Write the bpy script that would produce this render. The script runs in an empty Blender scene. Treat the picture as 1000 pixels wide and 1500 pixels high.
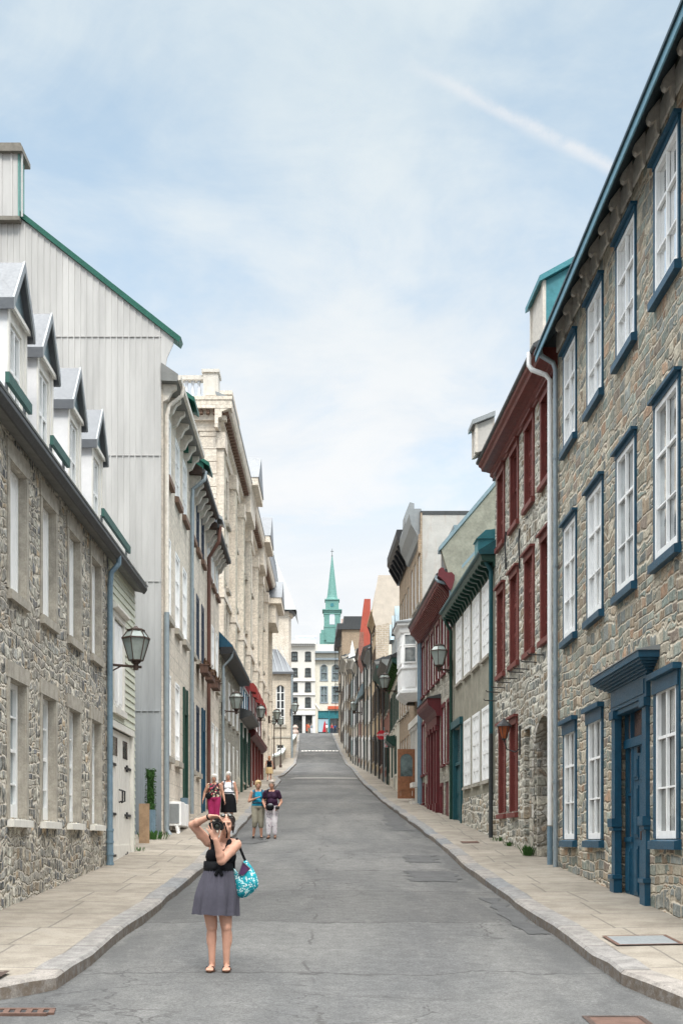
import bpy, bmesh, math, random
from mathutils import Vector, Matrix, noise
random.seed(7)
C = bpy.context.scene.collection
V = Vector
PI = math.pi

# ------------------------------------------------------------------ scene, camera, light
sc = bpy.context.scene
cam_d = bpy.data.cameras.new('Camera'); cam = bpy.data.objects.new('Camera', cam_d); C.objects.link(cam)
cam.location = (0, 0, 0); cam.rotation_euler = (PI/2, 0, 0)
cam_d.sensor_fit = 'HORIZONTAL'; cam_d.sensor_width = 36; cam_d.lens = 64.8
cam_d.shift_x = .015; cam_d.shift_y = .482; cam_d.clip_start = .1; cam_d.clip_end = 4000
sc.camera = cam
sc.view_settings.view_transform = 'Standard'; sc.view_settings.look = 'None'
sc.view_settings.exposure = 0; sc.view_settings.gamma = 1
SUN = V((.10, -.62, .80)).normalized()
sd = bpy.data.lights.new('Sun', 'SUN'); sd.energy = 2.0; sd.angle = math.radians(11); sd.color = (1, .95, .88)
so = bpy.data.objects.new('Sun', sd); C.objects.link(so)
so.rotation_euler = (-SUN).to_track_quat('-Z', 'Y').to_euler()

# ------------------------------------------------------------------ node helpers
class N:
    def __init__(s, tree): s.t = tree
    def new(s, typ, ins=None, **props):
        n = s.t.nodes.new(typ)
        for k, v in props.items(): setattr(n, k, v)
        for k, v in (ins or {}).items():
            if isinstance(v, bpy.types.NodeSocket): s.t.links.new(v, n.inputs[k])
            else: n.inputs[k].default_value = v
        return n
    def math(s, op, a, b=0, c=None, clamp=False):
        d = {0: a, 1: b}
        if c is not None: d[2] = c
        return s.new('ShaderNodeMath', d, operation=op, use_clamp=clamp).outputs[0]
    def noise(s, vec, scale, detail=4, rough=.55, dist=0, dim='3D'):
        return s.new('ShaderNodeTexNoise', {'Vector': vec, 'Scale': scale, 'Detail': detail, 'Roughness': rough, 'Distortion': dist}, noise_dimensions=dim)
    def ramp(s, fac, stops, interp='LINEAR'):
        r = s.new('ShaderNodeValToRGB', {'Fac': fac}); cr = r.color_ramp; cr.interpolation = interp
        while len(cr.elements) > 1: cr.elements.remove(cr.elements[-1])
        for i, (p, c) in enumerate(stops):
            e = cr.elements[0] if i == 0 else cr.elements.new(p)
            e.position = p; e.color = (c[0], c[1], c[2], 1) if not isinstance(c, (int, float)) else (c, c, c, 1)
        return r.outputs[0]
    def mix(s, f, a, b, mode='MIX'):
        def cv(x): return x if isinstance(x, bpy.types.NodeSocket) else (x[0], x[1], x[2], 1)
        n = s.t.nodes.new('ShaderNodeMix'); n.data_type = 'RGBA'; n.blend_type = mode
        for i, v in ((0, f), (6, cv(a)), (7, cv(b))):
            if isinstance(v, bpy.types.NodeSocket): s.t.links.new(v, n.inputs[i])
            else: n.inputs[i].default_value = v
        return n.outputs[2]
    def mr(s, v, a, b, c=0, d=1, smooth=True):
        return s.new('ShaderNodeMapRange', {0: v, 1: a, 2: b, 3: c, 4: d}, interpolation_type='SMOOTHSTEP' if smooth else 'LINEAR').outputs[0]
    def pos(s):
        return s.new('ShaderNodeNewGeometry').outputs['Position']
    def uz(s, pos, sx=1, sz=1, warp=0, wscale=2):
        if warp:
            nn = s.noise(pos, wscale, 3).outputs['Color']
            d = s.new('ShaderNodeVectorMath', {0: nn, 1: (.5, .5, .5)}, operation='SUBTRACT').outputs[0]
            d = s.new('ShaderNodeVectorMath', {0: d, 3: warp}, operation='SCALE').outputs[0]
            pos = s.new('ShaderNodeVectorMath', {0: pos, 1: d}, operation='ADD').outputs[0]
        x = s.new('ShaderNodeSeparateXYZ', {0: pos})
        u = s.math('ADD', x.outputs[0], x.outputs[1])
        return s.new('ShaderNodeCombineXYZ', {0: s.math('MULTIPLY', u, sx), 1: s.math('MULTIPLY', x.outputs[2], sz), 2: 0}).outputs[0]

MATS = {}
def newmat(name):
    m = bpy.data.materials.new(name); m.use_nodes = True; t = m.node_tree; t.nodes.clear()
    n = N(t); out = n.new('ShaderNodeOutputMaterial'); b = n.new('ShaderNodeBsdfPrincipled')
    t.links.new(b.outputs[0], out.inputs[0]); MATS[name] = m
    return m, n, b
def setb(n, b, col, rough=.7, spec=.3, metal=0, bump=None, bs=.5, bd=.02):
    for k, v in (('Base Color', col), ('Roughness', rough), ('Specular IOR Level', spec), ('Metallic', metal)):
        if isinstance(v, bpy.types.NodeSocket): n.t.links.new(v, b.inputs[k])
        else: b.inputs[k].default_value = (v[0], v[1], v[2], 1) if k == 'Base Color' else v
    if bump is not None:
        bm_ = n.new('ShaderNodeBump', {'Strength': bs, 'Distance': bd, 'Height': bump})
        n.t.links.new(bm_.outputs[0], b.inputs['Normal'])

def mirrorish(name, k):
    MATS[name].node_tree.nodes['Principled BSDF'].inputs['Metallic'].default_value = k
def plain(name, col, rough=.6, var=.18, scale=6, spec=.3, metal=0, bump=.15, dirt=None, dirtamt=.35):
    """painted / rendered surface: blotchy, weathered, lightly rough"""
    m, n, b = newmat(name); p = n.pos()
    f = n.noise(p, scale, 6, .6).outputs[0]; g = n.noise(p, scale*7, 3, .6).outputs[0]
    a = n.math('ADD', n.math('MULTIPLY', f, .65), n.math('MULTIPLY', g, .35))
    c = n.mix(n.mr(a, .3, .7), [x*(1-var) for x in col], [min(1, x*(1+var*.6)) for x in col])
    d = n.mr(n.noise(n.uz(p, 3.2, .55), 1.6, 5, .65).outputs[0], .52, .74, 0, dirtamt)
    c = n.mix(d, c, dirt or [x*.5 for x in col])
    if name.startswith('paint_'):
        chip = n.noise(p, 34, 5, .75).outputs[0]; c = n.mix(n.mr(chip, .62, .70, 0, .35), c, [min(.85, q*1.6+.05) for q in col])
        c = n.mix(n.mr(n.noise(n.uz(p, 9, .8), 1.5, 4, .6).outputs[0], .5, .72, 0, .28), c, [q*.55+.012 for q in col])
    setb(n, b, c, n.mr(g, .3, .7, max(0, rough-.12), min(1, rough+.1)), spec, metal, g, bump, .01)
    return m

def rubble(name, stones, mortar, sx=3, sz=4.4, joint=.07, warp=.16, cover=.5, bump=.8, blot=.35, dark=None):
    m, n, b = newmat(name); p = n.pos()
    vec = n.uz(p, sx, sz, warp, 2.3)
    vor = n.new('ShaderNodeTexVoronoi', {'Vector': vec, 'Scale': 1, 'Randomness': .93}, voronoi_dimensions='2D', feature='F1')
    edge = n.new('ShaderNodeTexVoronoi', {'Vector': vec, 'Scale': 1, 'Randomness': .93}, voronoi_dimensions='2D', feature='DISTANCE_TO_EDGE').outputs['Distance']
    sep = n.new('ShaderNodeSeparateColor', {0: vor.outputs['Color']})
    k = len(stones)
    sc_ = n.ramp(sep.outputs[0], [(i/k, c) for i, c in enumerate(stones)], 'CONSTANT')
    fine = n.noise(p, 26, 6, .7).outputs[0]; mid = n.noise(p, 7, 5, .65).outputs[0]; big = n.noise(p, .7, 4, .6).outputs[0]
    val = n.math('ADD', .62, n.math('MULTIPLY', sep.outputs[1], .5))
    val = n.math('MULTIPLY', val, n.mr(fine, .25, .75, .68, 1.3))
    val = n.math('MULTIPLY', val, n.mr(mid, .3, .7, 1-blot, 1+blot*.8))
    col = n.mix(1, sc_, n.new('ShaderNodeCombineColor', {0: val, 1: val, 2: val}).outputs[0], 'MULTIPLY')
    jw = n.math('ADD', n.math('MULTIPLY', mid, joint*2*cover), n.math('MULTIPLY', fine, joint*.7))
    mask = n.new('ShaderNodeMapRange', {0: edge, 1: n.math('MULTIPLY', jw, .55), 2: n.math('ADD', jw, .025), 3: 1, 4: 0}, interpolation_type='SMOOTHSTEP').outputs[0]
    mc = n.mix(n.mr(fine, .3, .7), [x*.72 for x in mortar], [min(1, x*1.12) for x in mortar])
    col = n.mix(mask, col, mc)
    col = n.mix(n.mr(big, .42, .66, 0, .4), col, dark or [x*.42 for x in mortar])
    h = n.math('ADD', n.math('MULTIPLY', n.mr(edge, 0, joint*2.6), 1), n.math('MULTIPLY', fine, .55))
    h = n.math('ADD', h, n.math('MULTIPLY', mid, .5))
    setb(n, b, col, .88, .2, 0, h, bump, .035)
    return m

def coursed(name, stones, mortar, sx=3, sz=4.4, joint=.016, wob=.5, bump=.9, blot=.3, dark=None, rnd=.03, mottle=.5):
    """squared rubble laid in wandering courses"""
    m, n, b = newmat(name); p = n.pos()
    x = n.new('ShaderNodeSeparateXYZ', {0: p}); u = n.math('ADD', x.outputs[0], x.outputs[1])
    fine = n.noise(p, 30, 6, .7).outputs[0]; mid = n.noise(p, 8, 5, .65).outputs[0]; big = n.noise(p, .7, 4, .6).outputs[0]
    low = n.noise(n.uz(p, 1, 1), .9, 3, .6).outputs[0]; low2 = n.noise(n.uz(p, 1, 1.3), 2.6, 3, .6).outputs[0]
    hz = n.noise(n.new('ShaderNodeCombineXYZ', {2: x.outputs[2]}).outputs[0], 1.7, 2).outputs[0]
    wn = lambda v: n.new('ShaderNodeTexWhiteNoise', {'W': v}, noise_dimensions='1D').outputs[0]
    tri = lambda f, k: n.math('DIVIDE', n.math('MINIMUM', f, n.math('SUBTRACT', 1, f)), k)
    zbf = n.math('ADD', n.math('MULTIPLY', x.outputs[2], 1.35), n.math('MULTIPLY', n.math('SUBTRACT', low, .5), 1.6)); zb = n.math('FLOOR', zbf)
    pc = n.math('ADD', n.math('ADD', n.math('MULTIPLY', u, .85), n.math('MULTIPLY', wn(zb), 9.7)), n.math('MULTIPLY', n.math('SUBTRACT', low2, .5), .9)); pid = n.math('ADD', n.math('FLOOR', pc), n.math('MULTIPLY', zb, 37.3)); h2 = wn(pid)
    dblk = n.math('MINIMUM', tri(n.math('FRACT', zbf), 1.35), tri(n.math('FRACT', pc), .85))
    zz = n.math('ADD', n.math('MULTIPLY', x.outputs[2], n.math('MULTIPLY', sz, n.math('ADD', .72, n.math('MULTIPLY', h2, .6)))), n.math('MULTIPLY', n.math('SUBTRACT', low, .5), wob*3.2))
    zz = n.math('ADD', zz, n.math('MULTIPLY', h2, 17.3))
    zz = n.math('ADD', zz, n.math('MULTIPLY', n.math('SUBTRACT', low2, .5), wob*1.3)); zz = n.math('ADD', zz, n.math('MULTIPLY', hz, 2.5))
    row = n.math('FLOOR', zz); fz = n.math('SUBTRACT', zz, row)
    dz = n.math('DIVIDE', n.math('MINIMUM', fz, n.math('SUBTRACT', 1, fz)), sz)
    h0 = wn(n.math('ADD', row, n.math('MULTIPLY', h2, 91.7)))
    uw = n.math('ADD', u, n.math('MULTIPLY', n.math('SUBTRACT', mid, .5), .11))
    W = n.math('ADD', n.math('MULTIPLY', uw, n.math('MULTIPLY', sx, n.math('ADD', .75, n.math('MULTIPLY', h0, .55)))), n.math('MULTIPLY', h0, 311.7))
    vo = n.new('ShaderNodeTexVoronoi', {'W': W, 'Scale': 1, 'Randomness': .9}, voronoi_dimensions='1D')
    ve = n.new('ShaderNodeTexVoronoi', {'W': W, 'Scale': 1, 'Randomness': .9}, voronoi_dimensions='1D', feature='DISTANCE_TO_EDGE').outputs['Distance']
    du = n.math('DIVIDE', ve, sx)
    d = n.math('SMOOTH_MIN', n.math('SMOOTH_MIN', dz, du, rnd), dblk, rnd)
    sep = n.new('ShaderNodeSeparateColor', {0: vo.outputs['Color']}); k = len(stones)
    col = n.ramp(sep.outputs[0], [(i/k, c) for i, c in enumerate(stones)], 'CONSTANT')
    val = n.math('ADD', .68, n.math('MULTIPLY', sep.outputs[1], .52))
    val = n.math('MULTIPLY', val, n.mr(fine, .25, .75, .72, 1.28)); val = n.math('MULTIPLY', val, n.mr(mid, .3, .7, 1-blot, 1+blot*.8))
    col = n.mix(1, col, n.new('ShaderNodeCombineColor', {0: val, 1: val, 2: val}).outputs[0], 'MULTIPLY')
    # mortar smeared over some of the stone faces
    sm = n.math('MULTIPLY', n.mr(n.noise(p, 4.5, 6, .7).outputs[0], .5, .68), mottle)
    mc = n.mix(n.mr(fine, .3, .7), [q*.74 for q in mortar], [min(1, q*1.12) for q in mortar])
    jw = n.math('ADD', joint*.35, n.math('MULTIPLY', n.math('ADD', n.math('MULTIPLY', mid, .7), n.math('MULTIPLY', fine, .5)), joint*1.5))
    mask = n.new('ShaderNodeMapRange', {0: d, 1: n.math('MULTIPLY', jw, .7), 2: n.math('ADD', jw, .007), 3: 1, 4: 0}, interpolation_type='SMOOTHSTEP').outputs[0]
    col = n.mix(n.math('MAXIMUM', mask, sm), col, mc)
    col = n.mix(n.mr(big, .44, .68, 0, .38), col, dark or [q*.45 for q in mortar])
    h = n.math('ADD', n.mr(d, 0, joint*2.2), n.math('MULTIPLY', fine, .5)); h = n.math('ADD', h, n.math('MULTIPLY', mid, .55))
    setb(n, b, col, .88, .2, 0, h, bump, .03)
    return m

def ashlar(name, c1, c2, mortar, w=.85, h=.34, joint=.012, bump=.4, stain=None, offset=.5):
    m, n, b = newmat(name); p = n.pos(); vec = n.uz(p, 1, 1, .03, 3)
    br = n.new('ShaderNodeTexBrick', {'Vector': vec, 'Color1': (*c1, 1), 'Color2': (*c2, 1), 'Mortar': (*mortar, 1), 'Scale': 1, 'Mortar Size': joint, 'Mortar Smooth': .3, 'Brick Width': w, 'Row Height': h}, offset=offset)
    f = n.noise(p, 9, 6, .65).outputs[0]; g = n.noise(p, 45, 4, .6).outputs[0]; big = n.noise(n.uz(p, 1.2, .35), 1, 5, .6).outputs[0]
    v = n.math('MULTIPLY', n.mr(f, .28, .72, .74, 1.18), n.mr(g, .3, .7, .86, 1.1))
    col = n.mix(1, br.outputs[0], n.new('ShaderNodeCombineColor', {0: v, 1: v, 2: v}).outputs[0], 'MULTIPLY')
    col = n.mix(n.mr(big, .48, .7, 0, .55), col, stain or [x*.55 for x in c1])
    hgt = n.math('ADD', n.math('MULTIPLY', n.math('SUBTRACT', 1, br.outputs['Fac']), .8), n.math('MULTIPLY', f, .6))
    setb(n, b, col, .85, .2, 0, hgt, bump, .02)
    return m

def glassmat(name, col, rough=.03, ior=1.6, wav=.05, curtain=None):
    """old window pane: dark room, curtain or painted sky reflection, wavy reflective surface"""
    m, n, b = newmat(name); p = n.pos()
    x = n.new('ShaderNodeSeparateXYZ', {0: p}); u = n.math('ADD', x.outputs[0], x.outputs[1])
    w = n.noise(p, 3.2, 3, .5).outputs[0]; big = n.noise(p, .9, 2, .5).outputs[0]
    k0, k1 = (.86, 1.1) if col[0] > .5 else (.5, 1.35)
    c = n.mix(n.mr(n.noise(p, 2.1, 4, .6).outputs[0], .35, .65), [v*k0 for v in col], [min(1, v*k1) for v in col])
    if curtain:
        fold = n.math('SINE', n.math('MULTIPLY', n.math('ADD', u, n.math('MULTIPLY', w, .12)), 52))
        cc = n.mix(n.mr(fold, -1, 1), [v*.72 for v in curtain], curtain)
        c = n.mix(n.mr(big, .44, .52), cc, c)
    setb(n, b, c, rough, .6, 0, w, wav, .05)
    b.inputs['IOR'].default_value = ior
    b.inputs['Coat Weight'].default_value = .6; b.inputs['Coat Roughness'].default_value = .02
    return m

# ------------------------------------------------------------------ materials
plain('dark_soil', (.10, .09, .08), .95)
coursed('stone_blue_house', [(.36,.34,.27),(.27,.30,.26),(.42,.34,.25),(.24,.255,.24),(.42,.28,.19),(.33,.35,.30),(.26,.21,.17),(.47,.42,.33),(.22,.25,.22),(.36,.28,.20),(.31,.33,.31),(.22,.235,.215)], (.57,.50,.395), 2.75, 5.3, .014, .42, 1.0, .30, (.26,.23,.18), .03, .42)
coursed('stone_grey_house', [(.44,.42,.36),(.22,.225,.22),(.50,.48,.41),(.33,.325,.30),(.52,.46,.37),(.17,.175,.18),(.46,.44,.38),(.46,.36,.25),(.39,.38,.35),(.26,.26,.24),(.56,.53,.46),(.36,.34,.30)], (.66,.60,.505), 5.0, 6.2, .014, 1.1, 1.2, .8, (.30,.265,.22), .025, .75)
coursed('stone_red_house', [(.46,.44,.37),(.25,.26,.23),(.53,.50,.42),(.17,.18,.17),(.40,.34,.26),(.37,.36,.31),(.33,.26,.18)], (.60,.56,.48), 2.7, 5.0, .022, .6, 1.2, .6, (.25,.22,.17), .035, .5)
coursed('stone_blocks', [(0.456,0.420,0.348),(0.300,0.288,0.240),(0.552,0.516,0.456),(0.336,0.264,0.192),(0.600,0.576,0.516),(0.240,0.240,0.216)], (.34,.31,.26), 2.0, 4.2, .02, .6, 1.0, .45, (.16,.14,.12), .035, .3)
coursed('stone_dim', [(0.408,0.384,0.324),(0.348,0.336,0.288),(0.444,0.420,0.348),(0.312,0.300,0.264)], (.40,.37,.31), 4, 5, .016, .7, .8, .4, (.22,.20,.17), .03, .7)
plain('stucco_grey_green', (.30,.28,.225), .9, .3, 2.2, .15, 0, .5, (.20,.19,.15), .55)
ashlar('ashlar_beige', (.70,.62,.52), (.63,.56,.47), (.50,.44,.37), .95, .42, .014, .35, (.38,.33,.28))
ashlar('ashlar_grey', (.60,.54,.46), (.52,.47,.40), (.42,.37,.31), .8, .36, .016, .4, (.27,.24,.21))
ashlar('ashlar_cream', (.78,.70,.60), (.72,.64,.54), (.58,.51,.43), 1.1, .45, .012, .3, (.48,.40,.32))
ashlar('church_stone', (.68,.59,.48), (.60,.52,.42), (.42,.36,.30), .7, .28, .014, .35, (.42,.36,.29))
coursed('rough_panel', [(.50,.46,.36),(.42,.39,.31),(.55,.50,.40),(.37,.35,.28)], (.60,.55,.45), 1.6, 2.4, .02, .3, .9, .3, (.34,.30,.24), .03, .4)
ashlar('brick_red', (0.330,0.132,0.094), (0.275,0.110,0.083), (0.330,0.242,0.198), .24, .08, .008, .3, (.16,.07,.05))
ashlar('brick_brown', (0.396,0.288,0.192), (0.312,0.228,0.156), (0.432,0.372,0.300), .24, .08, .008, .3, (.20,.15,.11))
ashlar('brick_tan', (.50,.37,.22), (.44,.33,.20), (.48,.42,.33), .24, .08, .008, .3, (.30,.22,.14))
ashlar('brick_pale', (.52,.43,.33), (.45,.37,.28), (.58,.53,.46), .4, .16, .02, .4, (.34,.28,.22))
ashlar('stone_far', (.50,.43,.335), (.42,.365,.285), (.36,.31,.25), 1.2, .5, .02, .5, (.24,.21,.17))
plain('stucco_cream', (.72,.68,.58), .85, .12, 3, .2, 0, .2, (.50,.45,.37), .4)
plain('stucco_beige', (.60,.53,.45), .9, .12, 2, .2, 0, .2, (.46,.40,.33), .5)
plain('peeling_white', (.50,.475,.44), .8, .15, 2.5, .2, 0, .3, (.36,.22,.15), .5)
plain('paint_white', (.88,.875,.86), .5, .06, 9, .3, 0, .05, (.60,.58,.55), .2)
plain('paint_offwhite', (.74,.71,.65), .55, .08, 7, .3, 0, .08, (.52,.48,.42), .25)
plain('dormer_white', (.74,.73,.73), .5, .06, 5, .3, 0, .06, (.56,.55,.55), .3)
plain('paint_blue', (.008,.066,.118), .42, .25, 8, .4, 0, .06, (.03,.06,.10), .4)
plain('paint_teal', (.012,.08,.095), .45, .25, 8, .4, 0, .06, (.03,.09,.10), .35)
plain('paint_dark_green', (.012,.05,.036), .45, .25, 8, .4)
plain('paint_navy', (.03,.045,.075), .5, .25, 8, .3)
plain('paint_red', (.165,.040,.032), .5, .22, 6, .35, 0, .08, (.10,.03,.025), .4)
plain('paint_crimson', (.115,.016,.02), .48, .22, 6, .35, 0, .08, (.10,.02,.02), .35)
plain('awning_red', (.28,.04,.036), .7, .15, 6)
plain('roof_orange', (.40,.085,.055), .6, .15, 3)
plain('paint_sage', (.55,.56,.46), .6, .1, 5, .25, 0, .08, (.36,.37,.30), .35)
plain('metal_grey', (.27,.285,.29), .45, .12, 4, .4, .2)
plain('metal_pale', (.12,.127,.137), .42, .1, 3, .4, .15)
plain('metal_blue_roof', (.22,.29,.32), .42, .12, 3, .4, .2)
plain('metal_teal', (.05,.22,.255), .42, .2, 3, .4, .1, .06, (.10,.28,.29), .4)
plain('roof_green', (.008,.095,.066), .45, .2, 5, .4, .1)
plain('rail_green', (.035,.10,.085), .55, .2, 8)
plain('gutter_dark', (.055,.058,.06), .5, .25, 9, .4)
plain('soffit_dark', (.020,.05,.065), .5, .25, 6, .4)
plain('soffit_grey', (.20,.20,.19), .7, .2, 5)
plain('fascia_blue', (.14,.30,.38), .45, .2, 6, .4)
plain('bracket_stone', (.66,.61,.54), .7, .2, 12, .2, 0, .2, (.30,.22,.16), .5)
plain('wood_frieze', (.68,.65,.60), .7, .15, 8, .2, 0, .1, (.32,.24,.17), .5)
plain('pipe_grey', (.30,.35,.38), .4, .15, 6, .4, .3)
plain('pipe_bluegrey', (.17,.25,.31), .45, .2, 6, .4, .1)
plain('pipe_brown', (.12,.055,.04), .5, .2, 6, .4)
plain('pipe_dark', (.035,.04,.042), .5, .2, 6, .4)
plain('iron_black', (.02,.02,.022), .5, .3, 12, .4)
plain('iron_brown', (.065,.042,.033), .6, .3, 14, .3)
plain('rust', (.125,.075,.058), .85, .3, 10, .2, 0, .3)
plain('copper_green', (.16,.335,.30), .6, .2, 2.5, .3, 0, .1, (.06,.22,.19), .45)
plain('white_stone', (.64,.60,.54), .85, .12, 5)
plain('stone_trim', (.40,.365,.31), .85, .3, 5, .2, 0, .5, (.24,.22,.19), .75)
plain('sill_brown', (.20,.125,.09), .7, .25, 8)
plain('cap_grey', (.22,.20,.17), .8, .25, 6)
plain('wood_door', (.27,.115,.055), .5, .3, 9, .35, 0, .1, (.12,.055,.03), .5)
plain('wood_plank', (.36,.24,.15), .8, .25, 7)
plain('moss_green', (.045,.10,.03), .95, .5, 14, .1, 0, .6, (.10,.11,.05), .4)
plain('weed_green', (.05,.12,.03), .8, .4, 30, .2)
plain('plant_brown', (.10,.055,.03), .9, .5, 25)
plain('lamp_glass', (.42,.47,.44), .12, .15, 3, .5)
plain('amber_glass', (.36,.09,.03), .15, .2, 10, .5)
plain('sign_red', (.55,.03,.045), .4, .1, 6); plain('sign_white', (.80,.80,.78), .4, .05, 6)
plain('sign_orange', (.55,.12,.06), .6, .15, 5)
plain('poster_blue', (.45,.60,.68), .5, .15, 1); plain('shop_teal', (.04,.20,.23), .3, .2, 1)
plain('stone_white_wall', (.60,.65,.60), .85, .12, 3)
plain('pink_block', (.52,.40,.35), .9, .15, 2)
plain('flat_white', (.62,.66,.72), .6, .06, 2)
glassmat('pane_bright', (.78,.79,.79), .03, 2.2, .03)  # white curtain and bright sky reflection both put into the pale base
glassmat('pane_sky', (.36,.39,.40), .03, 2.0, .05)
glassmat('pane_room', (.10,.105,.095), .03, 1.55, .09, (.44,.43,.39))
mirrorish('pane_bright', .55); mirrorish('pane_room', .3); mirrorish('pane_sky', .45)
glassmat('pane_dark', (.045,.05,.052), .04, 1.5, .06)
glassmat('pane_far', (.05,.055,.06), .35, 1.25, .05)
MATS['pane_far'].node_tree.nodes['Principled BSDF'].inputs['Coat Weight'].default_value = 0
glassmat('pane_rust', (.20,.12,.085), .05, 1.45, .1)
glassmat('pane_greenish', (.13,.17,.17), .04, 1.6, .06)
plain('skin', (.53,.285,.20), .55, .13, 9, .35, 0, .02, (.52,.27,.19), .25)
plain('skin_tan', (.45,.24,.165), .55, .08, 20, .35, 0, .02, (.40,.2,.14), .25)
plain('hair_dark', (.030,.017,.013), .5, .5, 60, .4, 0, .4)
plain('hair_blond', (.42,.29,.15), .6, .3, 50, .3, 0, .4)
plain('hair_white', (.60,.57,.52), .6, .2, 50, .3, 0, .4)
plain('hair_grey', (.33,.28,.24), .6, .3, 50, .3, 0, .4)
plain('hair_auburn', (.42,.20,.10), .6, .3, 50, .3, 0, .4)
plain('cloth_black', (.008,.008,.010), .85, .3, 15, .15)
plain('cloth_belt', (.010,.010,.012), .6, .2, 15, .2)
plain('cloth_slate', (.078,.074,.092), .9, .16, 5, .1, 0, .25, (.075,.07,.09), .5)
plain('cloth_pink', (.33,.028,.105), .85, .2, 8, .15)
plain('cloth_turquoise', (.016,.20,.31), .85, .2, 8, .15)
plain('cloth_khaki', (.25,.23,.18), .9, .15, 8, .15)
plain('cloth_purple', (.030,.010,.028), .8, .3, 8, .2)
plain('cloth_white', (.78,.78,.80), .85, .06, 8, .15)
plain('cloth_tan', (.58,.42,.22), .9, .12, 8, .15)
plain('cloth_blue', (.03,.09,.25), .85, .2, 8); plain('cloth_red', (.42,.04,.06), .85, .2, 8)
plain('cloth_purple_lining', (.045,.012,.05), .8, .2, 8)
plain('leather_brown', (.10,.05,.03), .6, .2, 10); plain('lens_glass', (.02,.022,.012), .05, .5, 30, .8)
plain('camera_black', (.012,.012,.013), .4, .2, 20, .4)

def spotted(name, base, spots, scale, thr=.45, rough=.85):
    m, n, b = newmat(name); p = n.pos()
    w = n.noise(p, scale*.8, 2).outputs['Color']
    pp = n.new('ShaderNodeVectorMath', {0: p, 1: n.new('ShaderNodeVectorMath', {0: w, 3: .05}, operation='SCALE').outputs[0]}, operation='ADD').outputs[0]
    vo = n.new('ShaderNodeTexVoronoi', {'Vector': pp, 'Scale': scale})
    sep = n.new('ShaderNodeSeparateColor', {0: vo.outputs['Color']})
    k = len(spots)
    c = n.ramp(sep.outputs[0], [(i/k, s) for i, s in enumerate(spots)], 'CONSTANT')
    mask = n.mr(vo.outputs['Distance'], thr, thr*.8)
    setb(n, b, n.mix(mask, base, c), rough, .2)
spotted('cloth_floral', (.045,.03,.035), [(.62,.55,.42),(.45,.06,.10),(.66,.62,.50),(.10,.06,.05),(.55,.16,.12),(.40,.42,.25)], 17, .55)
spotted('cloth_print', (.66,.62,.64), [(.30,.24,.32),(.66,.62,.64),(.22,.18,.24),(.5,.35,.42),(.68,.64,.66)], 24, .42)
spotted('bag_print', (.008,.25,.30), [(.60,.70,.68),(.014,.30,.35),(.42,.64,.64),(.008,.16,.24),(.62,.72,.70),(.02,.36,.40)], 48, .55, .6)

# asphalt
m, n, b = newmat('asphalt'); p = n.pos()
fine = n.noise(p, 90, 3, .7).outputs[0]; mid = n.noise(p, 5, 6, .65).outputs[0]
st = n.new('ShaderNodeVectorMath', {0: p, 1: (1.0, .22, 1)}, operation='MULTIPLY').outputs[0]
big = n.noise(st, .55, 5, .6, .6).outputs[0]
xs = n.new('ShaderNodeSeparateXYZ', {0: p})
yw = n.math('ADD', xs.outputs[1], n.math('MULTIPLY', n.math('SUBTRACT', n.noise(p, .55, 5, .65).outputs[0], .5), 1.5))
tone = n.new('ShaderNodeTexWhiteNoise', {'W': n.math('FLOOR', n.math('DIVIDE', yw, 4.3))}, noise_dimensions='1D').outputs[0]
col = n.mix(n.mr(big, .3, .7), (.084,.084,.083), (.130,.127,.121))
grit = n.noise(p, 32, 4, .75).outputs[0]
v = n.math('MULTIPLY', n.mr(fine, .25, .75, .62, 1.36), n.mr(mid, .3, .7, .86, 1.12))
v = n.math('MULTIPLY', v, n.mr(grit, .3, .7, .72, 1.24))
v = n.math('MULTIPLY', v, n.mr(tone, 0, 1, .86, 1.1, False))
col = n.mix(1, col, n.new('ShaderNodeCombineColor', {0: v, 1: v, 2: v}).outputs[0], 'MULTIPLY')
# transverse seams
fr_ = n.math('FRACT', n.math('DIVIDE', yw, 4.3))
seam = n.math('ABSOLUTE', n.math('SUBTRACT', fr_, .5)); seam = n.mr(seam, .491, .498, 0, .85)
# alligator cracks, only in patches
cv = n.new('ShaderNodeTexVoronoi', {'Vector': n.new('ShaderNodeVectorMath', {0: p, 1: n.new('ShaderNodeVectorMath', {0: n.noise(p, 2.5, 4).outputs['Color'], 3: .7}, operation='SCALE').outputs[0]}, operation='ADD').outputs[0], 'Scale': .8}, feature='DISTANCE_TO_EDGE').outputs['Distance']
crk = n.math('MULTIPLY', n.mr(cv, .014, .004), n.mr(n.noise(p, .33, 3).outputs[0], .47, .58, 0, .85))
oil = n.mr(n.noise(st, .9, 6, .7).outputs[0], .60, .74, 0, .28)
# longitudinal seam
ls = n.math('ABSOLUTE', n.math('ADD', xs.outputs[0], n.math('ADD', .25, n.math('MULTIPLY', n.math('SUBTRACT', n.noise(p, .8, 5).outputs[0], .5), .5))))
lsm = n.math('MULTIPLY', n.mr(ls, .03, .008), n.mr(n.noise(p, .6, 2).outputs[0], .5, .6, 0, .65))
cr = n.math('MAXIMUM', n.math('MAXIMUM', seam, crk), lsm)
col = n.mix(cr, col, (.055,.052,.05))
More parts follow.
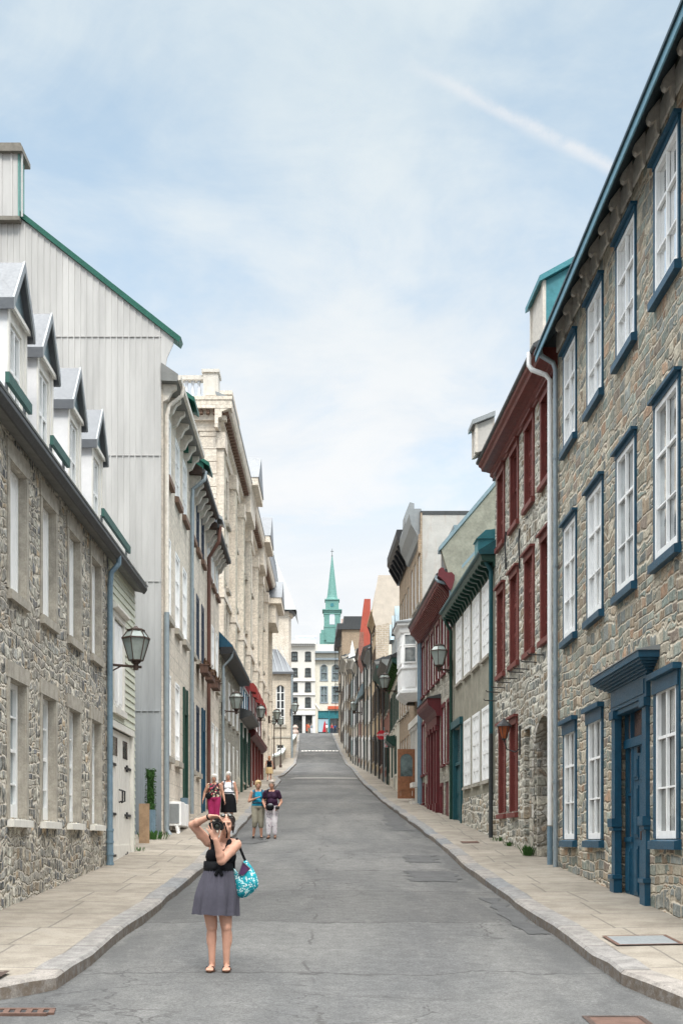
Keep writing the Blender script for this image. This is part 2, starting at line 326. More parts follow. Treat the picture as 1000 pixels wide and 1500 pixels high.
# stains near gutters
gut = n.math('MULTIPLY', n.mr(n.math('ABSOLUTE', xs.outputs[0]), 1.5, 2.6), n.mr(n.noise(st, 1.3, 5, .6).outputs[0], .42, .58, 0, .55))
col = n.mix(gut, col, (.06,.06,.06)); col = n.mix(oil, col, (.055,.055,.055)); col = n.mix(n.mr(n.noise(st, 2.7, 5, .7).outputs[0], .62, .76, 0, .25), col, (.20,.195,.18))
setb(n, b, col, .9, .25, 0, n.math('SUBTRACT', n.math('ADD', n.math('MULTIPLY', fine, .5), n.math('MULTIPLY', mid, .5)), cr), .5, .012)
plain('asphalt_patch', (.078,.078,.078), .9, .25, 4, .25, 0, .5)
plain('asphalt_pale', (.22,.215,.20), .9, .25, 4, .2, 0, .4)
# sidewalk concrete
m, n, b = newmat('concrete'); p = n.pos()
x = n.new('ShaderNodeSeparateXYZ', {0: p})
yw = n.math('ADD', x.outputs[1], n.math('MULTIPLY', n.math('SUBTRACT', n.noise(p, .4, 2).outputs[0], .5), .35))
j1 = n.math('ABSOLUTE', n.math('SUBTRACT', n.math('FRACT', n.math('DIVIDE', yw, 1.55)), .5)); j1 = n.mr(j1, .487, .497)
xw = n.math('ADD', n.math('ADD', n.math('ABSOLUTE', x.outputs[0]), .02), n.math('MULTIPLY', n.math('SUBTRACT', n.noise(p, .5, 2).outputs[0], .5), .1))
slab = n.math('FLOOR', n.math('DIVIDE', yw, 1.55))
off = n.math('MULTIPLY', n.new('ShaderNodeTexWhiteNoise', {'W': slab}, noise_dimensions='1D').outputs[0], .5)
j2 = n.math('ABSOLUTE', n.math('SUBTRACT', n.math('ADD', xw, off), 3.95)); j2 = n.mr(j2, .02, .006, 0, .8)
tone = n.new('ShaderNodeTexWhiteNoise', {'W': n.math('ADD', slab, .3)}, noise_dimensions='1D').outputs[0]
f = n.noise(p, 2.2, 6, .65).outputs[0]; g = n.noise(p, 60, 3, .65).outputs[0]
col = n.mix(n.mr(f, .3, .7), (.205,.178,.145), (.292,.26,.215))
v = n.math('MULTIPLY', n.mr(g, .3, .7, .82, 1.15), n.mr(tone, 0, 1, .87, 1.1, False))
col = n.mix(1, col, n.new('ShaderNodeCombineColor', {0: v, 1: v, 2: v}).outputs[0], 'MULTIPLY')
col = n.mix(n.mr(n.noise(p, 1.1, 5, .7).outputs[0], .55, .72, 0, .5), col, (.22,.20,.175))
jj = n.math('MAXIMUM', j1, j2)
col = n.mix(n.math('MULTIPLY', jj, .8), col, (.10,.09,.08))
setb(n, b, col, .9, .2, 0, n.math('SUBTRACT', n.math('MULTIPLY', g, .4), jj), .5, .012)
# granite kerb
m, n, b = newmat('granite'); p = n.pos()
x = n.new('ShaderNodeSeparateXYZ', {0: p})
q = n.math('DIVIDE', x.outputs[1], 1.75)
tone = n.new('ShaderNodeTexWhiteNoise', {'W': n.math('FLOOR', q)}, noise_dimensions='1D')
j = n.mr(n.math('ABSOLUTE', n.math('SUBTRACT', n.math('FRACT', q), .5)), .488, .496)
f = n.noise(p, 5, 6, .7).outputs[0]; g = n.noise(p, 70, 3, .7).outputs[0]
c = n.mix(tone.outputs[0], (.165,.17,.175), (.25,.225,.20)); v = n.math('MULTIPLY', n.mr(f, .28, .72, .7, 1.2), n.mr(g, .3, .7, .75, 1.25))
c = n.mix(1, c, n.new('ShaderNodeCombineColor', {0: v, 1: v, 2: v}).outputs[0], 'MULTIPLY')
c = n.mix(n.math('MULTIPLY', j, .8), c, (.07,.06,.05))
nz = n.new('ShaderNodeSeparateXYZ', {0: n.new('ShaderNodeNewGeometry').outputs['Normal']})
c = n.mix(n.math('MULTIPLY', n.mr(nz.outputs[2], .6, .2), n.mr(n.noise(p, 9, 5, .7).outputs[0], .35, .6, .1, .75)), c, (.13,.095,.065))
setb(n, b, c, .85, .25, 0, n.math('ADD', n.math('MULTIPLY', g, .3), f), .6, .02)
# metal cladding: pale at the top, cooler below, shade partly put into the colour
m, n, b = newmat('cladding'); p = n.pos()
x = n.new('ShaderNodeSeparateXYZ', {0: p}); u = n.math('ADD', x.outputs[0], x.outputs[1])
panel = n.new('ShaderNodeTexWhiteNoise', {'W': n.math('FLOOR', n.math('DIVIDE', u, .62))}, noise_dimensions='1D').outputs[0]
f = n.noise(n.uz(p, 2.4, .3), 1.2, 5, .6).outputs[0]
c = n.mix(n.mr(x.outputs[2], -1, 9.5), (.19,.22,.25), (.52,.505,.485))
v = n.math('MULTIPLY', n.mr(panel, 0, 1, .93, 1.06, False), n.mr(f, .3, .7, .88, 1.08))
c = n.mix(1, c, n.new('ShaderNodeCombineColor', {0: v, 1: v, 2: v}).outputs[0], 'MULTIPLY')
setb(n, b, c, .42, .4, .15, f, .1, .02)

# ------------------------------------------------------------------ sky
w = bpy.data.worlds.new('World'); sc.world = w; w.use_nodes = True; t = w.node_tree; t.nodes.clear(); n = N(t)
sky = n.new('ShaderNodeTexSky', sky_type='NISHITA', sun_disc=False, sun_elevation=math.asin(SUN.z), sun_rotation=math.atan2(SUN.x, SUN.y), air_density=1.0, dust_density=1.2, ozone_density=1.5)
d = n.new('ShaderNodeTexCoord').outputs['Generated']
x = n.new('ShaderNodeSeparateXYZ', {0: d})
den = n.math('ADD', n.math('MAXIMUM', x.outputs[2], 0), .16)
cp = n.new('ShaderNodeCombineXYZ', {0: n.math('DIVIDE', x.outputs[0], den), 1: n.math('DIVIDE', x.outputs[1], den), 2: 0}).outputs[0]
c1 = n.noise(n.new('ShaderNodeVectorMath', {0: cp, 1: (3.1, 1.7, 0)}, operation='ADD').outputs[0], 1.15, 9, .58, .35).outputs[0]
c2 = n.noise(n.new('ShaderNodeVectorMath', {0: cp, 1: (9.0, 4.2, 0)}, operation='ADD').outputs[0], 3.4, 8, .62, .5).outputs[0]
cm = n.math('ADD', n.math('MULTIPLY', c1, .72), n.math('MULTIPLY', c2, .28))
mask = n.mr(cm, .36, .62, .50, .97)
hor = n.mr(x.outputs[2], .20, .42, 1, 0)
mask = n.math('MAXIMUM', mask, n.math('MULTIPLY', hor, .97))
nish = n.mix(1, sky.outputs[0], (.19,.255,.245), 'MULTIPLY')
cloud = n.mix(n.mr(x.outputs[2], .25, .56), (.98,.985,.99), (.77,.855,.895))
cloud = n.mix(n.mr(x.outputs[2], .575, .80), cloud, (7.4,7.4,7.3))
cloud = n.mix(n.mr(c2, .35, .65), n.mix(1, cloud, (.93,.95,.97), 'MULTIPLY'), cloud)
# a broken vapour trail high in the west
A = V((.082, .9, .60)).normalized(); A = V(((570-485)/1800, 1, (1232-78)/1800)).normalized(); B = V(((905-485)/1800, 1, (1232-252)/1800)).normalized()
nrm = A.cross(B).normalized(); mid = (A+B).normalized()
wob = n.noise(d, 26, 6, .65).outputs[0]
dist = n.math('ABSOLUTE', n.math('ADD', n.new('ShaderNodeVectorMath', {0: d, 1: tuple(nrm)}, operation='DOT_PRODUCT').outputs['Value'], n.math('MULTIPLY', n.math('SUBTRACT', wob, .5), .010)))
al = n.new('ShaderNodeVectorMath', {0: d, 1: tuple((B-A).normalized())}, operation='DOT_PRODUCT').outputs['Value']
a0 = A.dot((B-A).normalized()); a1 = B.dot((B-A).normalized())
trail = n.math('MULTIPLY', n.mr(dist, .0075, .0), n.math('MULTIPLY', n.mr(al, a0-.02, a0+.09), n.mr(al, a1+.03, a1-.01)))
trail = n.math('MULTIPLY', trail, n.math('MULTIPLY', n.mr(wob, .3, .62, .25, 1), n.mr(x.outputs[1], 0, .1)))
col = n.mix(mask, nish, cloud)
col = n.mix(n.math('MULTIPLY', trail, .6), col, (.95,.94,.94))
bg = n.new('ShaderNodeBackground', {'Color': n.mix(1, col, (10, 10, 10), 'MULTIPLY'), 'Strength': .1})
t.links.new(bg.outputs[0], n.new('ShaderNodeOutputWorld').inputs[0])
# ------------------------------------------------------------------ mesh builder and object helpers
ORG = {}
class MB:
    def __init__(s, T=None): s.v = []; s.f = []; s.T = T or (lambda a, z, o: V((a, z, o)))
    def add(s, vs, fs):
        k = len(s.v); s.v += [V(q) for q in vs]; s.f += [tuple(k+i for i in f) for f in fs]; return s
    def box6(s, P):      # 8 world points: bottom loop 0-3, top loop 4-7
        return s.add(P, [(3,2,1,0),(4,5,6,7),(0,1,5,4),(1,2,6,5),(2,3,7,6),(3,0,4,7)])
    def box(s, x0, x1, y0, y1, z0, z1):
        return s.box6([(x0,y0,z0),(x1,y0,z0),(x1,y1,z0),(x0,y1,z0),(x0,y0,z1),(x1,y0,z1),(x1,y1,z1),(x0,y1,z1)])
    def ab(s, a0, a1, z0, z1, o0, o1):    # box in facade space (along, up, out)
        T = s.T
        return s.box6([T(a0,z0,o0),T(a1,z0,o0),T(a1,z0,o1),T(a0,z0,o1),T(a0,z1,o0),T(a1,z1,o0),T(a1,z1,o1),T(a0,z1,o1)])
    def ext(s, a0, a1, poly):             # profile (out, up) run along the facade
        k = len(poly); P = [s.T(a0,z,o) for o, z in poly] + [s.T(a1,z,o) for o, z in poly]
        return s.add(P, [tuple(range(k)), tuple(range(2*k-1, k-1, -1))] + [(i,(i+1)%k,k+(i+1)%k,k+i) for i in range(k)])
    def plate(s, poly, o0, o1):           # outline (along, up) run outwards
        k = len(poly); P = [s.T(a,z,o0) for a, z in poly] + [s.T(a,z,o1) for a, z in poly]
        return s.add(P, [tuple(range(k)), tuple(range(2*k-1, k-1, -1))] + [(i,(i+1)%k,k+(i+1)%k,k+i) for i in range(k)])
    def tube(s, pts, r, n=8):
        pts = [V(q) for q in pts]; rs = r if isinstance(r, (list, tuple)) else [r]*len(pts); k0 = len(s.v); ref = None
        for i, q in enumerate(pts):
            d = (pts[min(i+1, len(pts)-1)] - pts[max(i-1, 0)]).normalized()
            if ref is None: ref = d.orthogonal().normalized()
            ref = (ref - d*ref.dot(d)).normalized(); bn = d.cross(ref)
            for j in range(n): s.v.append(q + (ref*math.cos(2*PI*j/n) + bn*math.sin(2*PI*j/n))*rs[i])
        for i in range(len(pts)-1):
            for j in range(n): s.f.append((k0+i*n+j, k0+i*n+(j+1)%n, k0+(i+1)*n+(j+1)%n, k0+(i+1)*n+j))
        s.f.append(tuple(k0+j for j in reversed(range(n)))); s.f.append(tuple(k0+(len(pts)-1)*n+j for j in range(n))); return s
    def lathe(s, c, prof, n=16, ph=0):
        c = V(c); k0 = len(s.v)
        for r, z in prof:
            for j in range(n): s.v.append(c + V((r*math.cos(2*PI*j/n+ph), r*math.sin(2*PI*j/n+ph), z)))
        for i in range(len(prof)-1):
            for j in range(n): s.f.append((k0+i*n+j, k0+i*n+(j+1)%n, k0+(i+1)*n+(j+1)%n, k0+(i+1)*n+j))
        s.f.append(tuple(k0+j for j in reversed(range(n)))); s.f.append(tuple(k0+(len(prof)-1)*n+j for j in range(n))); return s
    def grid(s, rows):
        k0 = len(s.v); nn = len(rows[0])
        for r in rows: s.v += [V(q) for q in r]
        for i in range(len(rows)-1):
            for j in range(nn-1): s.f.append((k0+i*nn+j, k0+i*nn+j+1, k0+(i+1)*nn+j+1, k0+(i+1)*nn+j))
        return s
    def mesh(s, name, mat, org=(0,0,0), smooth=False, fix=True, bevel=0):
        me = bpy.data.meshes.new(name); o = V(org); me.from_pydata([q-o for q in s.v], [], s.f)
        if fix:
            bm = bmesh.new(); bm.from_mesh(me); bmesh.ops.recalc_face_normals(bm, faces=bm.faces)
            if bevel: bmesh.ops.bevel(bm, geom=bm.edges, offset=bevel, segments=2, affect='EDGES', clamp_overlap=True)
            bm.to_mesh(me); bm.free()
        me.materials.append(MATS[mat])
        if smooth: me.polygons.foreach_set('use_smooth', [True]*len(me.polygons))
        return me

def put(name, me, parent=None, loc=None):
    o = bpy.data.objects.new(name, me); C.objects.link(o)
    po = ORG.get(parent.name, V((0,0,0))) if parent else V((0,0,0))
    L = po if loc is None else V(loc)
    if parent: o.parent = parent
    o.location = L - po; ORG[o.name] = L; return o
def part(name, mb, mat, parent, **k):
    return put(name, mb.mesh(name, mat, ORG[parent.name], **k), parent)
def tag(o, label, cat, group=None, kind=None):
    if label: o['label'] = label
    if cat: o['category'] = cat
    if group: o['group'] = group
    if kind: o['kind'] = kind
    return o
def root(name, label, cat, loc, group=None):
    o = bpy.data.objects.new(name, None); C.objects.link(o); o.location = loc; o.empty_display_size = .3
    ORG[o.name] = V(loc); return tag(o, label, cat, group)
def single(name, mb, mat, label, cat, loc, group=None, **k):
    return tag(put(name, mb.mesh(name, mat, loc, **k), None, loc), label, cat, group)
def struct(name, mb, mat, **k):
    return tag(put(name, mb.mesh(name, mat, **k)), None, None, None, 'structure')

class Wall:      # a street facade: a = distance up the street, o = outwards over the pavement
    def __init__(s, side, x0, y0, k=0): s.s, s.x0, s.y0, s.k = side, x0, y0, k; s.key = (side, k)
    def p(s, a, z, o=0): return V((s.x0 + s.k*(a-s.y0) - s.s*o, a, z))
    def l(s, a, z, o=0): return V((s.k*a - s.s*o, a, z))
class Face:      # a wall that looks down the street: a = x
    def __init__(s, y): s.y = y; s.key = ('f',)
    def p(s, a, z, o=0): return V((a, s.y-o, z))
    def l(s, a, z, o=0): return V((a, -o, z))

def facade(mb, fr, a0, a1, z0, z1, holes=(), rev=.16):
    As = sorted({a0, a1} | {h[i] for h in holes for i in (0, 1)}); Zs = sorted({z0, z1} | {h[i] for h in holes for i in (2, 3)})
    # extra splits keep faces small enough for a ragged masonry edge
    P = fr.p
    for i in range(len(As)-1):
        for j in range(len(Zs)-1):
            ca, cz = (As[i]+As[i+1])/2, (Zs[j]+Zs[j+1])/2
            if any(h[0] < ca < h[1] and h[2] < cz < h[3] for h in holes): continue
            mb.add([P(As[i],Zs[j]),P(As[i+1],Zs[j]),P(As[i+1],Zs[j+1]),P(As[i],Zs[j+1])], [(0,1,2,3)])
    for h in holes:
        b0, b1, c0, c1 = h[:4]; r = h[4] if len(h) > 4 else rev
        for A, B in (((b0,c0),(b0,c1)),((b1,c1),(b1,c0)),((b0,c1),(b1,c1)),((b1,c0),(b0,c0))):
            mb.add([P(A[0],A[1]),P(B[0],B[1]),P(B[0],B[1],-r),P(A[0],A[1],-r)], [(0,1,2,3)])

def house(name, label, fr, a0, a1, zb, zt, wallm, roofm, holes=(), depth=8, pitch=.9, rev=.16, ov=.2, cat='building', flat=False, gablem=None, th=.12):
    b = root(name, label, cat, fr.p((a0+a1)/2, zb+.5, -depth/2))
    a0 += .012; a1 -= .012
    m = MB(); facade(m, fr, a0, a1, zb, zt, holes, rev); P = fr.p; zr = zt + (0 if flat else pitch*depth/2)
    m.add([P(a0,zb,-depth),P(a1,zb,-depth),P(a1,zt,-depth),P(a0,zt,-depth)], [(0,1,2,3)]); m.add([P(a0,zb),P(a1,zb),P(a1,zb,-depth),P(a0,zb,-depth)], [(0,1,2,3)])
    g = m if gablem is None else MB()
    for a in (a0, a1):
        poly = [P(a,zb),P(a,zt)] + ([] if flat else [P(a,zr,-depth/2)]) + [P(a,zt,-depth),P(a,zb,-depth)]
        g.add(poly, [tuple(range(len(poly)))])
    part('wall', m, wallm, b, fix=False)
    if gablem: part('gable_wall', g, gablem, b, fix=False)
    r = MB(P)
    if flat: r.ab(a0-.02, a1+.02, zt-.06, zt+.1, -depth-.03, .05)
    else:
        r.ext(a0-.03, a1+.03, [(ov, zt-pitch*ov+.02), (ov, zt-pitch*ov+.02+th), (-depth/2, zr+th+.02), (-depth-ov, zt-pitch*ov+.02+th), (-depth-ov, zt-pitch*ov+.02), (-depth/2, zr+.02)])
    part('roof', r, roofm, b)
    return b

WC = {}
def window(b, fr, a, z0, z1, st, name='window', **over):
    st = dict(st, **over); w = st['w']; h = round(z1-z0, 3); key = (tuple(sorted((k, str(v)) for k, v in st.items())), h, fr.key, name)
    if key not in WC:
        T = fr.l; H = w/2; rec = st.get('rec', .08); cw = st.get('cw', 0); subs = []
        fm = MB(T)
        if cw:
            cp = st.get('cp', .04); e = .012
            fm.ab(-H-e, -H+cw, 0, h-cw, -rec-.04, cp); fm.ab(H-cw, H+e, 0, h-cw, -rec-.04, cp); fm.ab(-H-e, H+e, h-cw, h+e, -rec-.04, cp+.003)
            if not st.get('sill'): fm.ab(-H+cw, H-cw, 0, cw*.7, -rec-.04, cp-.002)
            main = ('window', fm, st['cm'])
        i0, i1, j0, j1 = -H+cw, H-cw, (cw*.7 if cw and not st.get('sill') else 0), h-cw
        if st.get('head'):
            hh, hp = st['head']; hb = MB(T); hb.ab(-H-.05, H+.05, h+.012, h+.05+hh*.2, .0, hp+.07); hb.ab(-H-.02, H+.02, h-cw-hh*.35, h+.010, .042, hp)
            subs.append(('lintel_hood', hb, st.get('hm', st.get('cm'))))
        sm = st.get('sm', 'paint_white'); sw = st.get('sw', .055); mw = st.get('mw', .03); r0, r1 = -rec, -rec+.05
        if st.get('shut'):
            shb = MB(T); mid = (i0+i1)/2; so_ = st.get('so', r1)
            shb.ab(mid-.03, mid+.03, j0+.01, j1-.01, so_-.055, so_-.03)
            for s0, s1 in ((i0, mid-.004), (mid+.004, i1)):
                lw = s1-s0; shb.ab(s0+.002, s1-.002, j0, j1, so_-.045, so_-.02)
                shb.ab(s0+.002, s0+.07, j0, j1, so_-.02, so_); shb.ab(s1-.07, s1-.002, j0, j1, so_-.02, so_)
                nr = st.get('panels', 4); ph = (j1-j0)/nr
                for q in range(nr+1):
                    zc = j0 + q*ph; shb.ab(s0+.07, s1-.07, max(j0, zc-.05), min(j1, zc+.05), so_-.02, so_-.002)
                if st.get('louver'):
                    zz = j0+.08
                    while zz < j1-.06: shb.ext(s0+.07, s1-.07, [(so_-.022, zz), (so_-.004, zz), (so_-.018, zz+.05)]); zz += .06
            if cw: subs.append(('shutter', shb, st['shut']))
            else: main = ('window', shb, st['shut'])
        else:
            sb = MB(T)
            sb.ab(i0, i0+sw, j0, j1, r0-.02, r1); sb.ab(i1-sw, i1, j0, j1, r0-.02, r1)
            sb.ab(i0+sw, i1-sw, j1-sw, j1, r0-.02, r1-.002); sb.ab(i0+sw, i1-sw, j0, j0+sw*st.get('bot', 1.4), r0-.02, r1-.002)
            nc, nr = st.get('cols', 2), st.get('rows', 3)
            for c in range(1, nc):
                x = i0 + (i1-i0)*c/nc; q = mw*(1.5 if nc % 2 == 0 and c == nc//2 else 1); sb.ab(x-q/2, x+q/2, j0+sw, j1-sw, r0, r1-.006)
            for r in range(1, nr):
                z = j0 + (j1-j0)*r/nr; q = mw*(1.4 if r in st.get('thick', ()) else .8); sb.ab(i0+sw, i1-sw, z-q/2, z+q/2, r0, r1-.010)
            if cw: subs.append(('sash', sb, sm))
            else: main = ('window', sb, sm)
            pb = MB(T); pb.ab(i0+.004, i1-.004, j0+.004, j1-.004, r0-.018, r0-.008); subs.append(('pane', pb, st.get('pane', 'pane_room')))
        if st.get('sill'):
            sh, sp, se, smat = st['sill']; q = MB(T); q.ext(-H-se, H+se, [(-rec-.03, -sh), (sp, -sh), (sp, -.035), (-rec-.03, .004)]); subs.append(('sill', q, smat))
        if st.get('trim'):
            tw, tl, tm = st['trim']; q = MB(T); q.ab(-H-tw, -H-.002, -.02, h, -.02, .022); q.ab(H+.002, H+tw, -.02, h, -.02, .022); q.ab(-H-tw-.04, H+tw+.04, h+.002, h+tl, -.02, .028)
            q.ab(-H,-H+.006,.004,h-.004,-.235,-.001); q.ab(H-.006,H,.004,h-.004,-.235,-.001); q.ab(-H+.006,H-.006,h-.006,h,-.235,-.001)
            subs.append(('stone_surround', q, tm))
        WC[key] = [(nm, q.mesh(nm, mt)) for nm, q, mt in [main]+subs]
    L = fr.p(a, z0, 0); ms = WC[key]
    f = put(name, ms[0][1], b, L)
    for nm, me in ms[1:]: put(nm, me, f, L)
    return f
def hole(a, z0, z1, w, rev=None): return (a-w/2, a+w/2, z0, z1) + ((rev,) if rev else ())

# ------------------------------------------------------------------ the street: levels and kerb lines (metres, relative to the lens)
PROF = [(-60,-1.72),(-6,-1.70),(4,-1.66),(10,-1.56),(13.1,-1.385),(17,-1.17),(21,-.945),(25.5,-.68),(32.5,-.14),(44,.75),(60,2.0),(77,3.45),(91,4.6),(115,6.6),(140,8.7),(168,12.3),(206,17.6),(216,18.8),(240,21.2),(320,22.5),(3000,24)]
def G(y):
    for (y0, z0), (y1, z1) in zip(PROF, PROF[1:]):
        if y <= y1: return z0 + (z1-z0)*max(0, (y-y0))/(y1-y0)
    return PROF[-1][1]
_G = G
def G(y): return (_G(y-1.2) + _G(y) + _G(y+1.2))/3
def lerp_table(tab, y):
    if y <= tab[0][0]: return tab[0][1]
    for (y0, z0), (y1, z1) in zip(tab, tab[1:]):
        if y <= y1: return z0 + (z1-z0)*(y-y0)/(y1-y0)
    return tab[-1][1]
KL = [(13.5,-2.63),(20,-2.64),(32,-2.72),(44,-2.93),(60,-3.2),(77,-3.35),(84,-3.45),(88,-3.75),(92,-4.0),(97,-3.72),(108,-3.75),(140,-4.0),(168,-4.47),(206,-5.27),(214,-5.5)]
KR = [(13.2,2.87),(20,2.86),(32,2.82),(44,2.62),(60,2.3),(77,2.05),(92,1.95),(115,1.95),(140,1.6),(168,1.0),(206,.22),(214,0)]
ys = [13.5,15,17,19,21,23,25.5,28,31,34,38,42,47,52,57,62,68,74,77,80,84,88,92,97,102,108,115,125,132,140,150,160,168,180,195,206,214]
left = [(-30,10.5),(-9,10.6),(-5.2,10.85),(-4.1,10.98),(-3.55,11.12),(-3.1,11.36),(-2.85,11.62),(-2.68,11.95),(-2.63,12.6)] + [(lerp_table(KL,y), y) for y in ys]
right = [(30,9.0),(9,9.2),(5.0,9.5),(4.0,9.85),(3.45,10.3),(3.12,10.85),(2.97,11.5),(2.89,12.2),(2.87,12.8)] + [(lerp_table(KR,y), y) for y in ys]
WL = [(13.5,-5.6),(26,-5.6),(34,-5.7),(60,-6.3),(88,-6.5),(110,-6.3),(140,-6.2),(168,-6.1),(214,-7.2)]
WR = [(13.5,6),(25,6),(42,5.4),(63,4.6),(92,4.6),(115,4.2),(140,3.9),(168,3.6),(214,3)]
# roadway
def crown(y): return .04*min(1, max(0, (y-13.5)/6))
m = MB(); rows = []
for y in [-60,-30,-10,-2,4,7,9]: rows.append([(x, y, G(y)-.0) for x in (-45,-20,-8,-4,-1,2,4,8,20,45)])
m.grid(rows)
rows = [[(x, 9, G(9)) for x in (-45,-20,-8,-4,-1,2,4,8,20,45)], [(x, 11.4, G(11.4)) for x in (-45,-20,-8,-4,-1,2,4,8,20,45)]]; m.grid(rows)
rows = []
Y = 11.4
while Y < 216:
    xl = lerp_table(KL, Y)-.12; xr = lerp_table(KR, Y)+.12
    if Y < 13.5: xl, xr = -4, 4
    rows.append([(xl+(xr-xl)*i/8, Y, G(Y) + crown(Y)*(1-(i/4-1)**2)) for i in range(9)]); Y += .8 if Y < 60 else 2.5
m.grid(rows)
m.grid([[(x, y, G(y)) for x in (-60,-25,-8,-2,3,25,60)] for y in (212,216,222,228.5)])
me = m.mesh('road', 'asphalt', fix=False, smooth=True); tag(put('road', me), None, None, None, 'structure')
# ground under everything, out to the horizon
m = MB(); xs_ = [-900,-200,-60,-20,-9,9,20,60,200,900]
m.grid([[(x, y, G(y)-.35) for x in xs_] for y in (-900,-60,-10,4,13,25,44,77,115,140,168,206,240,320,900,3000)])
struct('ground', m, 'dark_soil', fix=False)
# kerbs and pavements
def side(path, inner, nm, sgn):
    KH = .15; KW = .30
    out = []
    for i, (x, y) in enumerate(path):
        p0 = V(path[max(0,i-1)]); p1 = V(path[min(len(path)-1,i+1)]); d = (p1-p0).normalized(); nn = V((d.y, -d.x))*sgn
        out.append(nn)
    rr = random.Random(3)
    P = []; NN = []
    for i in range(len(path)-1):          # subdivide for a slightly uneven hand-cut kerb line
        k = max(1, int((V(path[i+1])-V(path[i])).length/.9)) if path[i][1] < 60 else 2
        for j in range(k):
            f = j/k; q = V(path[i]).lerp(V(path[i+1]), f); nv = out[i].lerp(out[i+1], f).normalized()
            P.append(q + nv*rr.uniform(-.03,.03)); NN.append(nv)
    P.append(V(path[-1])); NN.append(out[-1])
    m = MB(); rows = []
    for q, nn in zip(P, NN):
        z = G(q.y); j = rr.uniform(-.022,.014)
        a = q; bq = q+nn*.035; c = q+nn*KW
        rows.append([(a.x,a.y,z-.2),(a.x,a.y,z+KH-.03+j),(bq.x,bq.y,z+KH+j),(c.x,c.y,z+KH+j+.004),(c.x,c.y,z-.2)])
    m.grid(rows); struct(nm+'_kerb', m, 'granite', fix=False)
    m = MB(); rows = []
    for q, nn in zip(P, NN):
        c = q+nn*(KW-.01)
        if c.y < 13.5: e = V((inner(13.5), max(13.5, c.y))); e.x = e.x if abs(c.x) < abs(e.x) else c.x*1.02
        else: e = V((inner(c.y), c.y))
        if abs(c.x) > 8.9: e = V((c.x, 13.5))
        rows.append([(c.x+(e.x-c.x)*f, c.y+(e.y-c.y)*f, G(c.y+(e.y-c.y)*f)+KH-.006+.05*f) for f in (0,.25,.5,.75,1)])
    m.grid(rows); struct(nm+'_pavement', m, 'concrete', fix=False, smooth=True)
side(left, lambda y: lerp_table(WL, y), 'left', -1)
side(right, lambda y: lerp_table(WR, y), 'right', 1)
def SW(y): return G(y)+.18      # pavement level at the wall foot
def RD(x, y):
    xl = lerp_table(KL, y)-.12; xr = lerp_table(KR, y)+.12; i = (x-xl)/(xr-xl)*8
    return G(y) + crown(y)*(1-(i/4-1)**2)
# repairs in the asphalt, thin sheets on the roadway
def patch(nm, x0, x1, y0, y1, mat, seed=0, amp=.12):
    r = random.Random(seed); nx, ny = 8, 10; rows = []
    for j in range(ny+1):
        y = y0+(y1-y0)*j/ny; e0 = x0 + r.uniform(-amp, amp); e1 = x1 + r.uniform(-amp, amp)
        rows.append([(e0+(e1-e0)*i/nx, y + (r.uniform(-amp, amp)*.6 if j in (0, ny) else 0), 0) for i in range(nx+1)])
    rows = [[(x, y, RD(x, y)+.008) for x, y, _ in row] for row in rows]
    struct(nm, MB().grid(rows), mat, fix=False)
patch('road_patch', 1.55, 2.5, 23.4, 25.6, 'asphalt_patch', 4); patch('road_patch', 1.75, 2.45, 27.6, 29.4, 'asphalt_patch', 5)
patch('road_patch', 2.5, 2.8, 16.0, 20.5, 'asphalt_patch', 6, .1); patch('road_patch', 1.9, 2.6, 38, 47, 'asphalt_patch', 8, .2)
patch('road_patch', -2.9, 1.95, 90, 93, 'asphalt_pale', 9, .3)
patch('road_patch', -2.6, -1.9, 33, 35.5, 'asphalt_patch', 11, .2)
m = MB()
r = random.Random(2)
for i in range(11):
    x = -4.1+i*.47; m.grid([[(x+.03, 166.6, RD(x, 166.6)+.02), (x+.36, 166.6+r.uniform(-.1,.1), RD(x, 166.6)+.02)], [(x, 168, RD(x, 168)+.02), (x+.38, 168, RD(x, 168)+.02)]])
struct('road_marking', m, 'paint_offwhite', fix=False)
# ------------------------------------------------------------------ right side of the street
def downpipe(b, pts, r, mat, name='downpipe', straps=()):
    m = MB(); m.tube(pts, r, 10)
    for q in straps: m.lathe(V(q)-V((0,0,.02)), [(r*1.25, 0), (r*1.25, .04)], 10)
    return part(name, m, mat, b)
def brackets(b, fr, As, poly, wd, mat, name='bracket'):
    key = ('br', str(poly), wd, fr.key)
    if key not in WC:
        m = MB(fr.l); m.ext(-wd/2, wd/2, poly); WC[key] = m.mesh(name, mat)
    for a in As: put(name, WC[key], b, fr.p(a, 0, 0))
R1 = Wall(1, 4.64, 13.4)
# --- R1: stone house with blue joinery
TOP = (7.75, 9.66); MIDR = (3.98, 6.24); GRD = (.03, 2.28)
cA = [14.70, 16.97, 19.32, 21.59, 23.86]
ST_BLUE = dict(w=1.28, rec=.03, cw=.055, cm='paint_blue', cp=.028, sm='paint_white', sw=.085, mw=.03, cols=2, rows=3, thick=(2,), pane='pane_sky', sill=(.15, .10, .05, 'paint_blue'), head=(.03, .035))
holes = [hole(a, *TOP, 1.28) for a in cA] + [hole(a, *MIDR, 1.28) for a in cA] + [hole(a, *GRD, 1.28) for a in cA if abs(a-19.32) > .1]
DA, DW = 19.0, 2.0
holes.append((DA-DW/2, DA+DW/2, -1.4, 2.3, .3))
b = house('stone_house', 'tall stone house with blue window frames, blue front door and bracketed eaves', R1, 13.4, 25.2, -2.2, 10.5, 'stone_blue_house', 'gutter_dark', holes, depth=9, pitch=.75, ov=.0)
